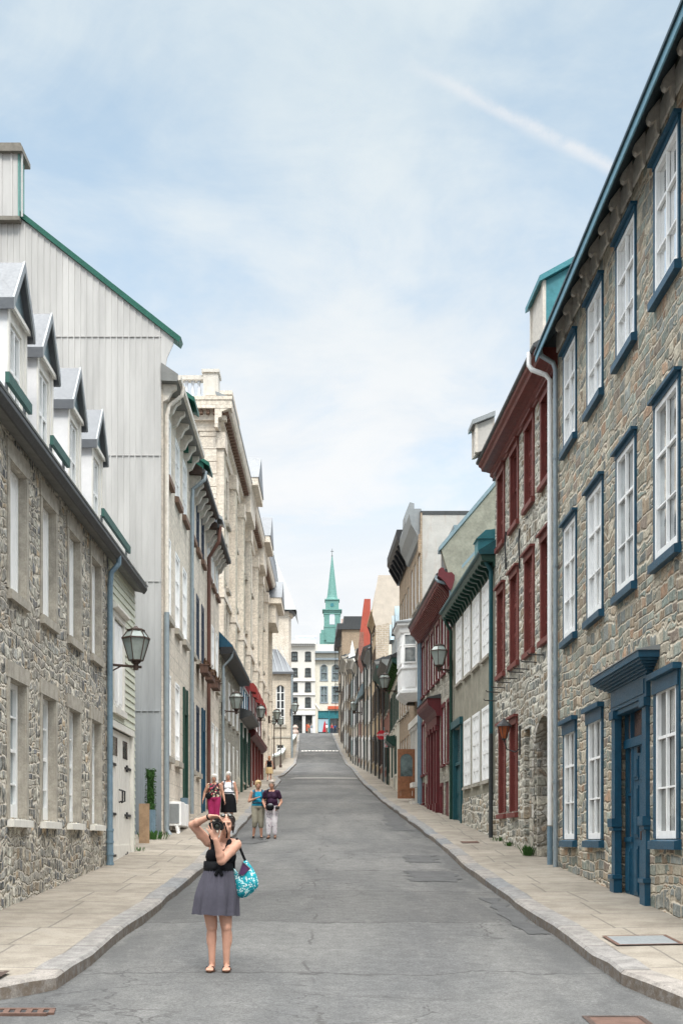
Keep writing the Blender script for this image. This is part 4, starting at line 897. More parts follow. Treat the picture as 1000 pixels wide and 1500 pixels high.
# --- R7 onwards: narrow houses climbing the hill, each built by itself
ST_D = dict(w=.95, rec=.1, cw=.07, cm='paint_dark_green', cp=.02, sm='paint_offwhite', cols=2, rows=3, pane='pane_far', sill=(.14,.08,.05,'stone_trim'))
RX = [(63,3.485),(73.2,3.485),(92,3.40),(111,3.05),(129,2.66),(150,2.25),(184,1.58),(207,1.2)]
def far_house(name, label, x0, k, a0, a1, zt, wm, rm, n_, zs, w_=.95, pitch=.8, ov=.35, flat=False, st=ST_D, gm=None):
    fr = Wall(1, x0, a0, k); st_ = (a1-a0)/n_; As = [a0+st_*(i+.5) for i in range(n_)]
    b = house(name, label, fr, a0, a1, G(a0)-1, zt, wm, rm, [hole(a,z,z+1.9,w_) for a in As for z in zs], depth=8, pitch=pitch, ov=ov, flat=flat, gablem=gm)
    for a in As:
        for z in zs: window(b, fr, a, z, z+1.9, st)
    m = MB(fr.p); m.ext(a0,a1+.05,[(-.02,zt-.5),(.08,zt-.5),(.4,zt-.15),(.42,zt+.02),(-.02,zt+.02)]); part('cornice', m, 'stone_trim' if not flat else 'gutter_dark', b)
    return b, fr

def hill_house(name, label, a0, a1, zt, wm, rm, n_, nz, cas, sash, shut=None, door='wood_door', eave='stone_trim', flat=False, pitch=.6, o=.4, z0=2.7, dz=3.15, hh=2.0, w_=.95, gm=None, pipe='pipe_dark', signs=None):
    x0, x1 = lerp_table(RX,a0), lerp_table(RX,a1); fr = Wall(1, x0, a0, (x1-x0)/(a1-a0)); gz = G(a0)+.2; L = a1-a0
    As = [a0+L*(i+.5)/n_ for i in range(n_)]; dn = As[0]-.1
    rows = [gz+1.3+dz*i+z0-2.7+.25*i*0 for i in range(nz)]
    hs = [hole(a,z,z+hh,w_) for i, z in enumerate(rows) for a in As if not (i == 0 and a == As[0])]+[(As[0]-.55,As[0]+.55,gz-.6,gz+2.7,.2)]
    b = house(name, label, fr, a0, a1, gz-1.2, zt, wm, rm, hs, depth=8, pitch=pitch, ov=0, flat=flat, gablem=gm, rev=.2)
    for i, z in enumerate(rows):
        for a in As:
            if i == 0 and a == As[0]: continue
            st = dict(ST_D, w=w_, cm=cas, sm=sash, cp=.045, cw=.10)
            if shut and (hash((i, round(a))) % 3 or True): window(b, fr, a, z, z+hh, st)
            else: window(b, fr, a, z, z+hh, st)
            if shut:
                for s_ in (-1,1): m = MB(fr.p); m.ab(a+s_*(w_/2+.28)-.24, a+s_*(w_/2+.28)+.24, z, z+hh, .004, .06); part('shutter', m, shut, b)
    m = MB(fr.p); m.ab(As[0]-.5,As[0]+.5,gz-.6,gz+2.2,-.16,-.08); part('door', m, door, b)
    m = MB(fr.p); m.ab(As[0]-.62,As[0]-.48,gz-.6,gz+2.8,-.1,.09); m.ab(As[0]+.48,As[0]+.62,gz-.6,gz+2.8,-.1,.09); m.ab(As[0]-.7,As[0]+.7,gz+2.7,gz+3.0,-.1,.18); part('door_frame', m, cas, b)
    m = MB(fr.p); m.ext(a0,a1+.03,[(-.02,zt-.62),(.07,zt-.6),(.1,zt-.35),(o*.8,zt-.08),(o,zt),(o,zt+.12),(-.02,zt+.14)]); part('cornice', m, eave, b)
    if not flat:
        m = MB(fr.p); m.ext(a0,a1+.03,[(-.02,zt+.142),(o+.04,zt+.122),(o+.04,zt+.18),(-.3,zt+.5)]); part('eave_edge', m, 'gutter_dark', b)
    m = MB(); m.tube([fr.p(a1-.25,zt-.1,o*.8),fr.p(a1-.25,zt-.7,.12),fr.p(a1-.25,gz-.3,.1)],.06,6); part('downpipe', m, pipe, b)
    m = MB(fr.p); m.ab(a0,a1,gz-1.2,gz+.7,.002,.05); part('plinth', m, 'stone_dim', b)
    return b, fr
hill_house('brick_house', 'dark red brick house right beside the cream stuccoed one', 73.2, 79.4, 10.7, 'brick_red', 'metal_grey', 3, 2, 'paint_dark_green', 'paint_offwhite', eave='soffit_grey', o=.5, dz=3.3)
hill_house('brick_house', 'second dark red brick house uphill, under green-grey eaves and a black door hood', 79.4, 85.6, 11.2, 'brick_red', 'metal_grey', 3, 2, 'iron_brown', 'paint_offwhite', eave='rail_green', o=.55, dz=3.4)
hill_house('tan_house', 'yellow-tan house with tall narrow dark windows below the bare plastered gable', 85.6, 92.0, 12.4, 'brick_tan', 'metal_grey', 3, 2, 'gutter_dark', 'gutter_dark', eave='soffit_grey', o=.4, dz=3.6)
R8 = Wall(1, 3.40, 92, -.0184)
b, R8 = hill_house('tan_house', 'tall tan house whose bare end wall shows patched brick under beige plaster', 92.0, 98.5, 17.2, 'brick_tan', 'metal_grey', 3, 4, 'iron_brown', 'paint_offwhite', eave='brick_tan', flat=True, o=.42, dz=3.3)
m = MB(); F8 = Face(91.98); X0 = 3.36
m.add([F8.p(*q) for q in ((X0-.30,17.0),(X0+.15,19.9),(9,19.9),(9,15.0),(X0+2.9,15.2),(X0+1.5,15.9),(X0+.9,16.3),(X0-.05,16.1))],[tuple(range(8))]); part('plaster_end', m, 'stucco_beige', b, fix=False)
m = MB(); m.add([F8.p(*q) for q in ((X0+.02,10),(X0-.05,16.1),(X0+.9,16.3),(X0+1.5,15.9),(X0+2.9,15.2),(9,15.0),(9,10))],[tuple(range(7))]); part('brick_end', m, 'brick_pale', b, fix=False)
m = MB(F8.p); m.plate([(X0+.9,14.0),(X0+1.05,16.2),(X0+1.25,16.0),(X0+1.2,13.8),(X0+1.6,12.2),(X0+1.3,12.1)], .0, .03); sc_ = part('plaster_scar', m, 'stucco_cream', b)
m = MB(F8.p); m.plate([(X0+2.3,17.2),(X0+2.9,17.6),(X0+3.2,17.1),(X0+2.6,16.9)], .0,.03); part('plaster_scar', m, 'stucco_cream', b)
m = MB(R8.p); m.ext(92.05,98.5,[(.26,17.35),(.30,17.4),(-.2,19.9),(-8,19.9),(-8,17.3)]); part('mansard', m, 'stucco_beige', b)
hill_house('stone_house', 'grey stone house uphill of the bare plastered gable, with white windows', 98.5, 105, 15.2, 'stone_far', 'metal_grey', 3, 3, 'paint_white', 'paint_white', eave='soffit_grey')
hill_house('brown_house', 'brown brick house with green shutters just below the orange-red roof', 105, 111.2, 16.4, 'brick_brown', 'metal_grey', 3, 3, 'paint_offwhite', 'paint_white', shut='paint_dark_green', eave='iron_brown')
b, R9 = hill_house('red_roofed_house', 'narrow house with steep orange-red roof side and brown front', 111.2, 118, 17.4, 'brick_brown', 'roof_orange', 3, 3, 'paint_white', 'paint_white', flat=True, gm='brick_brown', dz=3.5)
F9 = Face(111.15)
m = MB(F9.p); m.plate([(2.62,18.9),(2.98,21.9),(3.55,21.9),(3.5,17.4),(3.45,15.6),(2.95,15.6),(2.95,17.6)], -6.5, .0); part('roof_side', m, 'roof_orange', b)
m = MB(F9.p); m.plate([(2.55,16.9),(2.62,18.89),(2.95,18.89),(2.95,15.8)], -6.5, .02); part('eave_box', m, 'brick_red', b)
m = MB(R9.p); m.ext(111.0,116,[(0,14.2),(.3,14.2),(.75,13.0),(.7,12.8),(0,13.4)]); part('awning', m, 'metal_blue_roof', b)
hill_house('brick_house', 'red brick house directly behind the orange-red roof', 118, 124, 18.3, 'brick_red', 'metal_grey', 3, 3, 'paint_offwhite', 'paint_white', eave='iron_brown', dz=3.5)
hill_house('stone_house', 'buff stone house with dark window frames past the red brick one', 124, 130, 17.9, 'stone_far', 'metal_blue_roof', 3, 3, 'gutter_dark', 'paint_offwhite', dz=3.3)
hill_house('plastered_house', 'beige plastered house with brown doors halfway up the steep part', 130, 137, 19.2, 'stucco_beige', 'metal_grey', 3, 3, 'paint_white', 'paint_white', eave='white_stone', dz=3.2)
hill_house('stone_house', 'dark grey stone house with dark green shutters on the steep part', 137, 144, 20.2, 'stone_far', 'gutter_dark', 3, 3, 'paint_white', 'paint_white', shut='rail_green', dz=3.3)
b, f = hill_house('tan_house', 'tan house with white gabled dormer near the hilltop', 144, 151.5, 21.2, 'brick_tan', 'metal_grey', 3, 3, 'iron_brown', 'paint_white', dz=3.2)
m = MB(Face(146).p); m.plate([(2.12,20.6),(2.08,22.1),(2.28,22.3),(2.3,22.9),(2.5,23.9),(2.7,22.9),(2.72,22.3),(2.95,22.1),(2.95,20.6)],-3,0); part('dormer', m, 'paint_white', b)
hill_house('brick_house', 'brown brick house with pale cornice beside the white-dormered tan one', 151.5, 160, 22.0, 'brick_brown', 'gutter_dark', 3, 3, 'paint_white', 'paint_white', flat=True, eave='white_stone', dz=3.2)
hill_house('stone_house', 'grey stone house with white window frames high on the hill', 160, 171, 23.6, 'stone_far', 'metal_grey', 4, 3, 'paint_white', 'paint_white', dz=3.1)
hill_house('plastered_house', 'dim beige house last before the flat dark roof at the top', 171, 185.8, 25.6, 'ashlar_grey', 'metal_grey', 5, 3, 'iron_brown', 'paint_offwhite', dz=3.1)
b, f = far_house('stone_house', 'brown stone house at the top of the hill with flat dark roof', 1.62, -.02, 186, 207, 32.6, 'brick_brown', 'gutter_dark', 6, (20,23.5,27,30), flat=True)
m = MB(f.p); m.ab(185.7,207.2,32.0,32.9,-8,.75); m.ab(187,207,32.91,34.2,-8,-.3); part('roof_edge', m, 'gutter_dark', b)
m = MB(); 
for z in (22.5,26.0,29.4):
    m.box(.55,1.5,185.2,186.4,z,z+.12)
    for x_ in (.55,.8,1.05,1.3): m.box(x_,x_+.06,185.2,185.26,z+.12,z+1.1)
    m.box(.55,1.4,185.2,185.26,z+1.1,z+1.18)
m.box(.6,.68,185.3,185.38,19,32); part('fire_escape', m, 'iron_black', b)
# ------------------------------------------------------------------ left side of the street
# --- L1: grey rubble house with four dormers
L1 = Wall(-1, -4.65, 13.4)
cl = [16.2, 18.22, 20.22, 22.22, 24.28]
UP = (3.66, 5.52); LO = (.34, 2.36)
ST_L = dict(w=.96, rec=.17, cw=0, sm='paint_white', sw=.085, mw=.035, cols=2, rows=4, thick=(2,), pane='pane_greenish', bot=2.4, sill=(.14,.10,.10,'paint_offwhite'), trim=(.12,.24,'stone_trim'))
holes = [hole(a,*UP,.96) for a in cl]+[hole(a,*LO,.96) for a in cl]
b = house('stone_house', 'low grey rubble stone house with four white dormers and white casement windows', L1, 13.4, 25.62, -2.2, 5.93, 'stone_grey_house', 'metal_pale', holes, depth=9.5, pitch=.85, ov=.0, rev=.24)
for a in cl:
    window(b, L1, a, *UP, ST_L, shut='paint_white', so=-.11, panels=1, sill=(.17,.07,.09,'stone_trim'), trim=(.12,.26,'stone_trim'))
    window(b, L1, a, *LO, ST_L)
m = MB(L1.p); m.ext(13.2,29.05,[(.004,5.90),(.20,5.86),(.20,5.90),(.004,5.96)]); part('soffit', m, 'soffit_grey', b)
m = MB(L1.p); m.ext(13.2,29.08,[(.201,5.84),(.235,5.84),(.30,5.93),(.30,6.0),(.201,6.0)]); part('gutter', m, 'gutter_dark', b)
m = MB(L1.p); m.ext(13.2,29.1,[(.31,6.003),(.32,6.03),(-.3,6.62),(-.3,6.55)]); part('roof_edge', m, 'metal_grey', b)
def gable_dormer(b, fr, ac):
    a0, a1, z0, z1, o = ac-.56, ac+.56, 5.95, 8.12, -.22; P = fr.p
    m = MB(P); m.ext(a0,a0+.1,[(o,z0),(o,z1),(-2.6,z1),(-1.4,z0+.9)]); m.ext(a1-.1,a1,[(o,z0),(o,z1),(-2.6,z1),(-1.4,z0+.9)])
    d = part('dormer', m, 'dormer_white', b); org = ORG[d.name]
    f = MB(P); f.ab(a0+.1,a0+.22,z0,z1-.2,o-.1,o-.012); f.ab(a1-.22,a1-.1,z0,z1-.2,o-.1,o-.012); f.ab(a0+.1,a1-.1,z1-.2,z1,o-.1,o-.01); f.ab(a0-.01,a0+.1,z0,z1-.004,o+.001,o+.02); f.ab(a1-.1,a1+.01,z0,z1-.004,o+.001,o+.02)
    f.ab(a0-.03,a1+.03,z1-.05,z1+.02,o+.021,o+.07); f.ab(a0+.22,a1-.22,z0,z0+.45,o-.1,o-.012); put('dormer_front', f.mesh('dormer_front','paint_offwhite',org), d)
    s = MB(P)
    for q in (a0+.22, ac-.03, a1-.28): s.ab(q,q+.06,z0+.45,z1-.2,o-.1,o-.04)
    for z in (z0+.45, z0+1.25, z1-.26): s.ab(a0+.28,a1-.28,z,z+.05,o-.1,o-.045)
    sh = put('sash', s.mesh('sash','paint_white',org), d)
    g = MB(P); g.ab(a0+.22,a1-.22,z0+.45,z1-.2,o-.12,o-.085); put('pane', g.mesh('pane','pane_sky',org), d)
    r = MB(); e = .09; zr = z1+.80; t = .05; oo = o+.12
    for s0 in (-1,1):
        A = [P(ac+s0*(.56+e),z1-.05,oo),P(ac,zr,oo),P(ac,zr,-3.2),P(ac+s0*(.56+e),z1-.05,-2.7)]
        r.box6([q for q in A]+[q+V((0,0,t)) for q in A])
        B = [P(ac+s0*(.56+e),z1-.15,oo+.003),P(ac+s0*(.56+e+.02),z1-.15,oo+.003),P(ac+s0*(.56+e+.02),z1-.15,-2.5),P(ac+s0*(.56+e),z1-.15,-2.5)]
        r.box6(B+[q+V((0,0,.17)) for q in B])
    put('dormer_roof', r.mesh('dormer_roof','metal_pale',org), d)
    k = MB(); k.add([P(a0-.05,z1,o+.0),P(a1+.05,z1,o),P(ac,zr-.03,o)],[(0,1,2)]); put('gable_board', k.mesh('gable_board','metal_blue_roof',org), d)
    k = MB(P)
    for s0 in (-1,1):
        A = [P(ac+s0*(.56+e+.01),z1-.14,oo+.012),P(ac,zr-.1,oo+.012),P(ac,zr+.07,oo+.012),P(ac+s0*(.56+e+.01),z1+.03,oo+.012)]; k.box6([A[0],A[1],A[1]-P(0,0,.03)+P(0,0,0),A[0]-P(0,0,.03)+P(0,0,0),A[3],A[2],A[2]-P(0,0,.03)+P(0,0,0),A[3]-P(0,0,.03)+P(0,0,0)])
    put('barge_board', k.mesh('barge_board','metal_grey',org), d)
for a in (17.3, 19.05, 20.9, 23.3, 25.55)[1:]: gable_dormer(b, L1, a)
for a0, a1, z in ((17.0,18.3,6.35),(19.7,20.95,6.36),(24.1,27.3,6.38)):
    m = MB(L1.p); m.ab(a0,a1,z,z+.15,.14,.20); r_ = part('snow_rail', m, 'rail_green', b)
    m = MB(L1.p)
    for q in (a0+.15,a1-.15): m.ab(q-.02,q+.02,z-.35,z+.05,.10,.139)
    put('rail_post', m.mesh('rail_post','metal_pale',ORG[r_.name]), r_)
m = MB(); m.tube([L1.p(25.5,5.95,.24), L1.p(25.5,5.75,.24), L1.p(25.42,5.55,.10), L1.p(25.4,5.3,.08), L1.p(25.4,.25,.08)], .058, 10); part('downpipe', m, 'pipe_bluegrey', b)
m = MB(); m.tube([L1.p(25.4,.24,.08), L1.p(25.4,-.6,.08)], .068, 10)
for z in (.2,-.05,-.3,-.5): m.lathe(L1.p(25.4,z,.08), [(.08,0),(.08,.05)], 10)
part('pipe_boot', m, 'pipe_bluegrey', b)
# --- clapboard annex
A1 = Wall(-1, -4.652, 25.65)
b = root('clapboard_annex', 'narrow sage clapboard building with tall white double doors', 'building', A1.p(27.3,-1,-2))
m = MB(); facade(m, A1, 25.66, 29.0, -1.6, 5.9, [(26.1,27.35,2.9,4.75),(25.85,28.65,-.55,2.42)], .12)
m.add([A1.p(29,-1.6,0),A1.p(29,5.9,0),A1.p(29,9.9,-4.7),A1.p(29,5.9,-9.4),A1.p(29,-1.6,-9.4)],[(0,1,2,3,4)]); m.add([A1.p(25.66,-1.6,-9.4),A1.p(29,-1.6,-9.4),A1.p(29,5.9,-9.4),A1.p(25.66,5.9,-9.4)],[(0,1,2,3)])
part('wall', m, 'paint_sage', b, fix=False)
m = MB(A1.p); z = -1.2
while z < 5.85:
    segs = [(25.66,29.02)]
    if z+.15 > 2.8 and z < 4.95: segs = [(25.66,26.0),(27.45,29.02)]
    elif z < 2.5: segs = [(28.72,29.02)]
    for s0, s1 in segs: m.ext(s0,s1,[(.002,z),(.034,z),(.012,z+.16),(.002,z+.16)])
    z += .158
part('clapboard', m, 'paint_sage', b)
m = MB(A1.p); m.ext(25.6,29.06,[(.0,5.93),(.0,5.99),(-4.7,9.99),(-9.5,5.99),(-9.5,5.93),(-4.7,9.93)]); part('roof', m, 'metal_grey', b)
m = MB(A1.p); m.ab(26.0,26.12,2.85,4.78,-.06,.05); m.ab(27.33,27.45,2.85,4.78,-.06,.05); m.ab(25.98,27.47,2.72,2.85,-.06,.10); m.ab(25.98,27.47,4.78,4.9,-.06,.06); m.ext(25.9,27.55,[(0,4.9),(.16,4.95),(.16,5.0),(0,5.12)]); wf = part('window', m, 'paint_offwhite', b)
m = MB(A1.p); m.ab(26.12,26.71,2.86,4.77,-.05,.0); m.ab(26.74,27.33,2.86,4.77,-.05,.0); panel(m,26.2,26.65,2.95,4.7,.0); panel(m,26.8,27.25,2.95,4.7,0); put('shutter', m.mesh('shutter','paint_white',ORG[wf.name]), wf)
m = MB(A1.p); m.ab(25.75,25.88,-.55,2.5,-.1,.05); m.ab(28.6,28.74,-.55,2.5,-.1,.05); m.ab(25.75,28.74,2.42,2.56,-.1,.053); part('door_frame', m, 'paint_offwhite', b)
for x0, x1 in ((25.89,27.23),(27.25,28.59)):
    m = MB(A1.p); q = (x1-x0)/5
    for i in range(5): m.ab(x0+q*i+.006,x0+q*(i+1)-.006,-.55,2.4,-.08,-.03)
    m.ab(x0,x1,-.55,2.4,-.09,-.045); m.ab(x0-.0,x1,-.6,-.1,-.03,-.008); d = part('door', m, 'paint_offwhite', b)
    g = MB(A1.p); g.ab(x0+.35,x1-.35,1.85,2.25,-.04,-.022); put('pane', g.mesh('pane','pane_dark',ORG[d.name]), d)
    for z in (-.35,.55,1.62):
        g = MB(A1.p); hx = x0 if x0 < 26 else x1-.75; g.ab(hx,hx+.75,z,z+.055,-.03,-.0); g.ab(hx+.2,hx+.3,z-.05,z+.1,-.03,.004); put('hinge', g.mesh('hinge','iron_black',ORG[d.name]), d)
    g = MB(); hx = x1-.12 if x0 < 26 else x0+.15; g.tube([A1.p(hx,.85,-.03),A1.p(hx,.88,.05),A1.p(hx,1.1,.05),A1.p(hx,1.13,-.03)],.02,6); put('handle', g.mesh('handle','iron_black',ORG[d.name]), d)
# --- L2: row with metal-clad gable
KL2 = -.0096
L2 = Wall(-1, -4.69, 34.2, KL2)
c2 = [35.45,37.7,39.75]
R_T = (10.42,12.2); R_M = (6.45,8.75); R_G = (2.45,4.8)
ST_B = dict(w=1.12, rec=.045, cw=.06, cm='paint_white', cp=.015, sm='paint_white', sw=.09, cols=2, rows=3, thick=(2,), pane='pane_bright', sill=(.20,.13,.10,'sill_brown'))
def rowhouse(name, label, fr, a0, a1, As, zt, wm, st, doors=(), pane='pane_sky', gm=None):
    hs = [hole(a,*z,st['w']) for a in As for z in (R_T,R_M,R_G) if not (z is R_G and any(d0-.5 < a < d1+.5 for d0,d1,_ in doors))]+[(d0,d1,-1,4.9,.25) for d0,d1,_ in doors]
    b = house(name, label, fr, a0, a1, G(a0)-.8, zt, wm, 'metal_grey', hs, depth=9, pitch=.78, ov=-.1, gablem=gm)
    for a in As:
        for z in (R_T,R_M,R_G):
            if z is R_G and any(d0-.5 < a < d1+.5 for d0,d1,_ in doors): continue
            window(b, fr, a, *z, st, sill=(.20,.13,.10,'sill_brown' if z is R_T else 'stone_trim'))
    for d0, d1, dm in doors:
        m = MB(fr.p); m.ab(d0,d1,-1,4.1,-.22,-.14); panel(m,d0+.12,(d0+d1)/2-.04,1.2,2.4,-.14); panel(m,(d0+d1)/2+.04,d1-.12,1.2,2.4,-.14); panel(m,d0+.12,d1-.12,2.6,3.9,-.14); part('door', m, dm, b)
        m = MB(fr.p); m.ab(d0-.02,d0+.12,-1,4.92,-.2,.06); m.ab(d1-.12,d1+.02,-1,4.92,-.2,.06); m.ab(d0+.12,d1-.12,4.1,4.92,-.2,.03); part('door_frame', m, dm, b)
    return b
b = rowhouse('beige_house', 'tall beige ashlar house with pale grey metal-clad end wall and chimney', L2, 34.2, 41.0, c2, 12.85, 'ashlar_beige', ST_B, [(39.25,40.35,'paint_dark_green')])
# clad end wall, ribs, ridge, chimney
FG = Face(34.13); xr = -4.72; xl = -13.7; xm = (xr+xl)/2; ze = 14.25; zr = ze+.78*(xr-xm)
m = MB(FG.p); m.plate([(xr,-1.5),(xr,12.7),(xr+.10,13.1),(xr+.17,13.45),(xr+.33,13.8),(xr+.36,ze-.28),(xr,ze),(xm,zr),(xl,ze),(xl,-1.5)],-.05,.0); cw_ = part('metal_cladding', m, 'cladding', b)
m = MB(FG.p); x = xr-.04
while x > xl+.1:
    zt_ = ze+.78*((xr-x) if x > xm else (x-xl))-.05; m.ab(x-.016,x+.016,-1.5,zt_,.0,.03); x -= .17
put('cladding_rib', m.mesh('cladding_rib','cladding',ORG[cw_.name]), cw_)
m = MB(FG.p)
for z in (3.6,7.2,10.7,14.0): m.ab(max(xl,xl if z<ze else xl+(z-ze)/.78+.1),xr if z<ze else xr-(z-ze)/.78-.1,z,z+.014,.0,.033)
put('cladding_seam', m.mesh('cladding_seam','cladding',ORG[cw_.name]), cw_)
m = MB(FG.p); m.plate([(xr+.50,ze-.42),(xm,zr+.03),(xm,zr+.19),(xr+.56,ze-.28)],-.4,.09); m.plate([(xl-.4,ze-.42),(xm,zr+.03),(xm,zr+.25),(xl-.45,ze-.22)],-.4,.09); part('roof_verge', m, 'roof_green', b)

m = MB(); m.box(-10.4,-8.66,33.95,34.55,17.25,19.0); ch = part('chimney', m, 'cladding', b)
m = MB()
for i in range(7): m.box(-10.3+i*.29,-10.25+i*.29,33.92,33.95,17.25,19.0)
put('chimney_rib', m.mesh('chimney_rib','cladding',ORG[ch.name]), ch)
m = MB(); m.box(-8.658,-8.62,33.96,34.54,17.25,19.0); put('chimney_flashing', m.mesh('chimney_flashing','copper_green',ORG[ch.name]), ch)
m = MB(); m.box(-10.7,-8.50,33.8,34.75,19.0,19.14); m.box(-10.6,-8.56,33.86,34.7,19.14,19.26); put('chimney_cap', m.mesh('chimney_cap','cap_grey',ORG[ch.name]), ch)
m = MB(); m.box(-10.5,-8.6,33.88,34.6,17.14,17.25); put('chimney_ledge', m.mesh('chimney_ledge','cap_grey',ORG[ch.name]), ch)
def eaves(b, fr, a0, a1, zt, sof, n_, o=.42):
    m = MB(fr.p); m.ext(a0,a1,[(-.02,zt),(o,zt-.02),(o+.03,zt+.02),(o+.03,zt+.18),(-.02,zt+.5)]); part('eave_soffit', m, sof, b)
    brackets(b, fr, [a0+.35+(a1-a0-.6)*i/(n_-1) for i in range(n_)], [(.0,zt-.004),(o-.04,zt-.024),(o-.05,zt-.12),(o*.6,zt-.2),(o*.35,zt-.42),(.0,zt-.5)], .2, 'bracket_stone', 'eave_bracket')
    m = MB(fr.p); m.ext(a0,a1,[(o+.031,zt+.0),(o+.11,zt+.02),(o+.12,zt+.14),(o+.031,zt+.14)]); part('gutter', m, 'gutter_dark' if sof != 'soffit_grey' else 'bracket_stone', b)
eaves(b, L2, 34.0, 41.0, 12.75, 'soffit_grey', 7)
m = MB(); m.tube([L2.p(34.5,12.75,.55),L2.p(34.5,12.5,.5),L2.p(34.45,12.2,.15),L2.p(34.42,11.9,.09),L2.p(34.42,6.0,.09)],.06,8); part('downpipe', m, 'bracket_stone', b)
m = MB(); m.tube([L2.p(34.4,6.4,.09),L2.p(34.4,.3,.09),L2.p(34.4,.12,.2)],.075,8); part('lower_pipe', m, 'pipe_grey', b)
def cheek_dormer(b, fr, a, z0, z1, o, m1, m2):
    m = MB(fr.p); m.ext(a,a+1.3,[(o,z0),(o,z1-.1),(o-.95,z1+.55),(o-2.2,z1+.55),(o-2.2,z0)]); d = part('dormer', m, m1, b)
    r = MB(fr.p); r.ext(a-.1,a+1.4,[(o+.22,z1-.24),(o+.22,z1-.10),(o-.95,z1+.70),(o-.95,z1+.56)]); put('dormer_roof', r.mesh('dormer_roof',m2,ORG[d.name]), d)
cheek_dormer(b, L2, 39.4, 12.5, 14.3, .15, 'roof_green', 'roof_green')
L3 = Wall(-1, L2.p(41.0,0).x, 41.0, KL2)
ST_N = dict(ST_B, w=1.0, cm='paint_navy', cw=.12, shut=None, sm='paint_navy', pane='pane_sky')
b = rowhouse('beige_house', 'narrow beige ashlar house with dark blue shutters and a blue door', L3, 41.0, 47.0, [42.2,44.0,45.9], 12.35, 'ashlar_beige', ST_N, [(45.4,46.4,'paint_blue')])
eaves(b, L3, 41.05, 47.0, 12.3, 'iron_brown', 7); cheek_dormer(b, L3, 45.2, 12.3, 14.0, .1, 'roof_green', 'roof_green')
m = MB(); m.tube([L3.p(41.2,12.4,.55),L3.p(41.2,12.1,.5),L3.p(41.2,11.8,.12),L3.p(41.2,11.4,.09),L3.p(41.2,.9,.09)],.065,8); part('downpipe', m, 'pipe_grey', b)
L4 = Wall(-1, L3.p(47.0,0).x, 47.0, KL2)
b = rowhouse('beige_house', 'narrow beige house with white windows beside a brown downpipe', L4, 47.0, 53.4, [48.3,50.2,52.2], 12.05, 'ashlar_beige', ST_B)
eaves(b, L4, 47.05, 53.3, 12.0, 'iron_brown', 8); cheek_dormer(b, L4, 51.2, 12.0, 13.6, .1, 'metal_pale', 'metal_grey')
m = MB(); m.tube([L4.p(47.2,12.1,.55),L4.p(47.2,11.5,.5),L4.p(47.25,10.9,.12),L4.p(47.25,1.2,.10)],.075,8); part('downpipe', m, 'pipe_brown', b)
# --- L5..L7: low shops
L5 = Wall(-1, -4.80, 53.5)
c5 = [55.3,57.8,60.3,62.8]
ST_S = dict(w=.9, rec=.12, cw=.06, cm='paint_white', cp=.01, sm='paint_white', cols=2, rows=3, pane='pane_dark', sill=(.14,.09,.06,'stone_trim'))
b = house('stone_shop', 'low stone house with black eaves and a bright blue roof edge', L5, 53.5, 64.5, .2, 8.3, 'stone_dim', 'paint_blue', [hole(a,5.6,7.4,.9) for a in c5]+[hole(a,2.6,4.6,.9) for a in c5], depth=.62, pitch=.6, ov=0)
for a in c5: window(b, L5, a, 5.6,7.4, ST_S); window(b, L5, a, 2.6,4.6, ST_S)
m = MB(L5.p); m.ext(53.3,64.6,[(-.02,8.1),(.5,8.15),(.55,8.3),(.5,8.42),(-.02,8.42)]); part('eave', m, 'iron_black', b)
m = MB(L5.p); m.ext(53.35,64.6,[(.5,8.422),(.52,8.5),(-.55,9.6),(-.6,8.43)]); part('eave_roof', m, 'paint_blue', b)
m = MB(); m.tube([L5.p(53.6,8.3,.5),L5.p(53.6,8.0,.45),L5.p(53.6,7.6,.1),L5.p(53.6,1.8,.08)],.06,8); part('downpipe', m, 'pipe_grey', b)
L6 = Wall(-1, -4.78, 64.5)
b = house('white_shop', 'small white shop front with dark green pilasters between stone and red shops', L6, 64.5, 71.0, 1.0, 8.3, 'paint_white', 'metal_grey', [(65.2,67.2,3.2,5.6,.15),(68,70.3,3.2,5.6,.15)], depth=.62, pitch=.6, ov=.05)
for a0,a1 in ((65.2,67.2),(68,70.3)): window(b, L6, (a0+a1)/2, 3.2,5.6, ST_S, w=a1-a0, cm='paint_dark_green', sm='paint_offwhite')
for q in (64.55,67.4,70.6): m = MB(L6.p); m.ab(q,q+.35,1.4,6.2,.0,.12); part('shop_pilaster', m, 'paint_dark_green', b)
m = MB(L6.p); m.ext(64.4,71,[(-.02,6.4),(.1,6.4),(.62,6.6),(.62,6.8),(-.02,7.0)]); part('shop_cornice', m, 'gutter_dark', b)
for q in (65,66.6,68.4,69.9): m = MB(L6.p); m.ab(q,q+.5,7.05,8.2,.003,.05); part('banner_panel', m, 'paint_blue', b)
L7 = Wall(-1, -4.76, 71.0)
b = house('red_shop', 'crimson shop front with four small red awnings on upper windows', L7, 71.0, 84.0, 1.6, 9.3, 'paint_crimson', 'metal_grey', [hole(a,6.9,8.9,1.2) for a in (72.6,75.6,78.6,81.6)]+[hole(a,3.6,5.8,1.5) for a in (73,76,79,82)], depth=.66, pitch=.6, ov=0)
for a in (72.6,75.6,78.6,81.6):
    window(b, L7, a, 6.9,8.9, ST_S, w=1.2)
    m = MB(L7.p); m.ext(a-.62,a+.62,[(.0,9.25),(.2,9.25),(.38,9.05),(.46,8.75),(.46,8.3),(.42,8.3),(.34,8.7),(.0,8.8)]); part('awning', m, 'awning_red', b)
for a in (73,76,79,82): window(b, L7, a, 3.6,5.8, ST_S, w=1.5)
m = MB(L7.p); m.ext(71,84,[(-.02,5.95),(.1,5.95),(.36,6.15),(.4,6.4),(-.02,6.7)]); part('shop_cornice', m, 'paint_crimson', b)
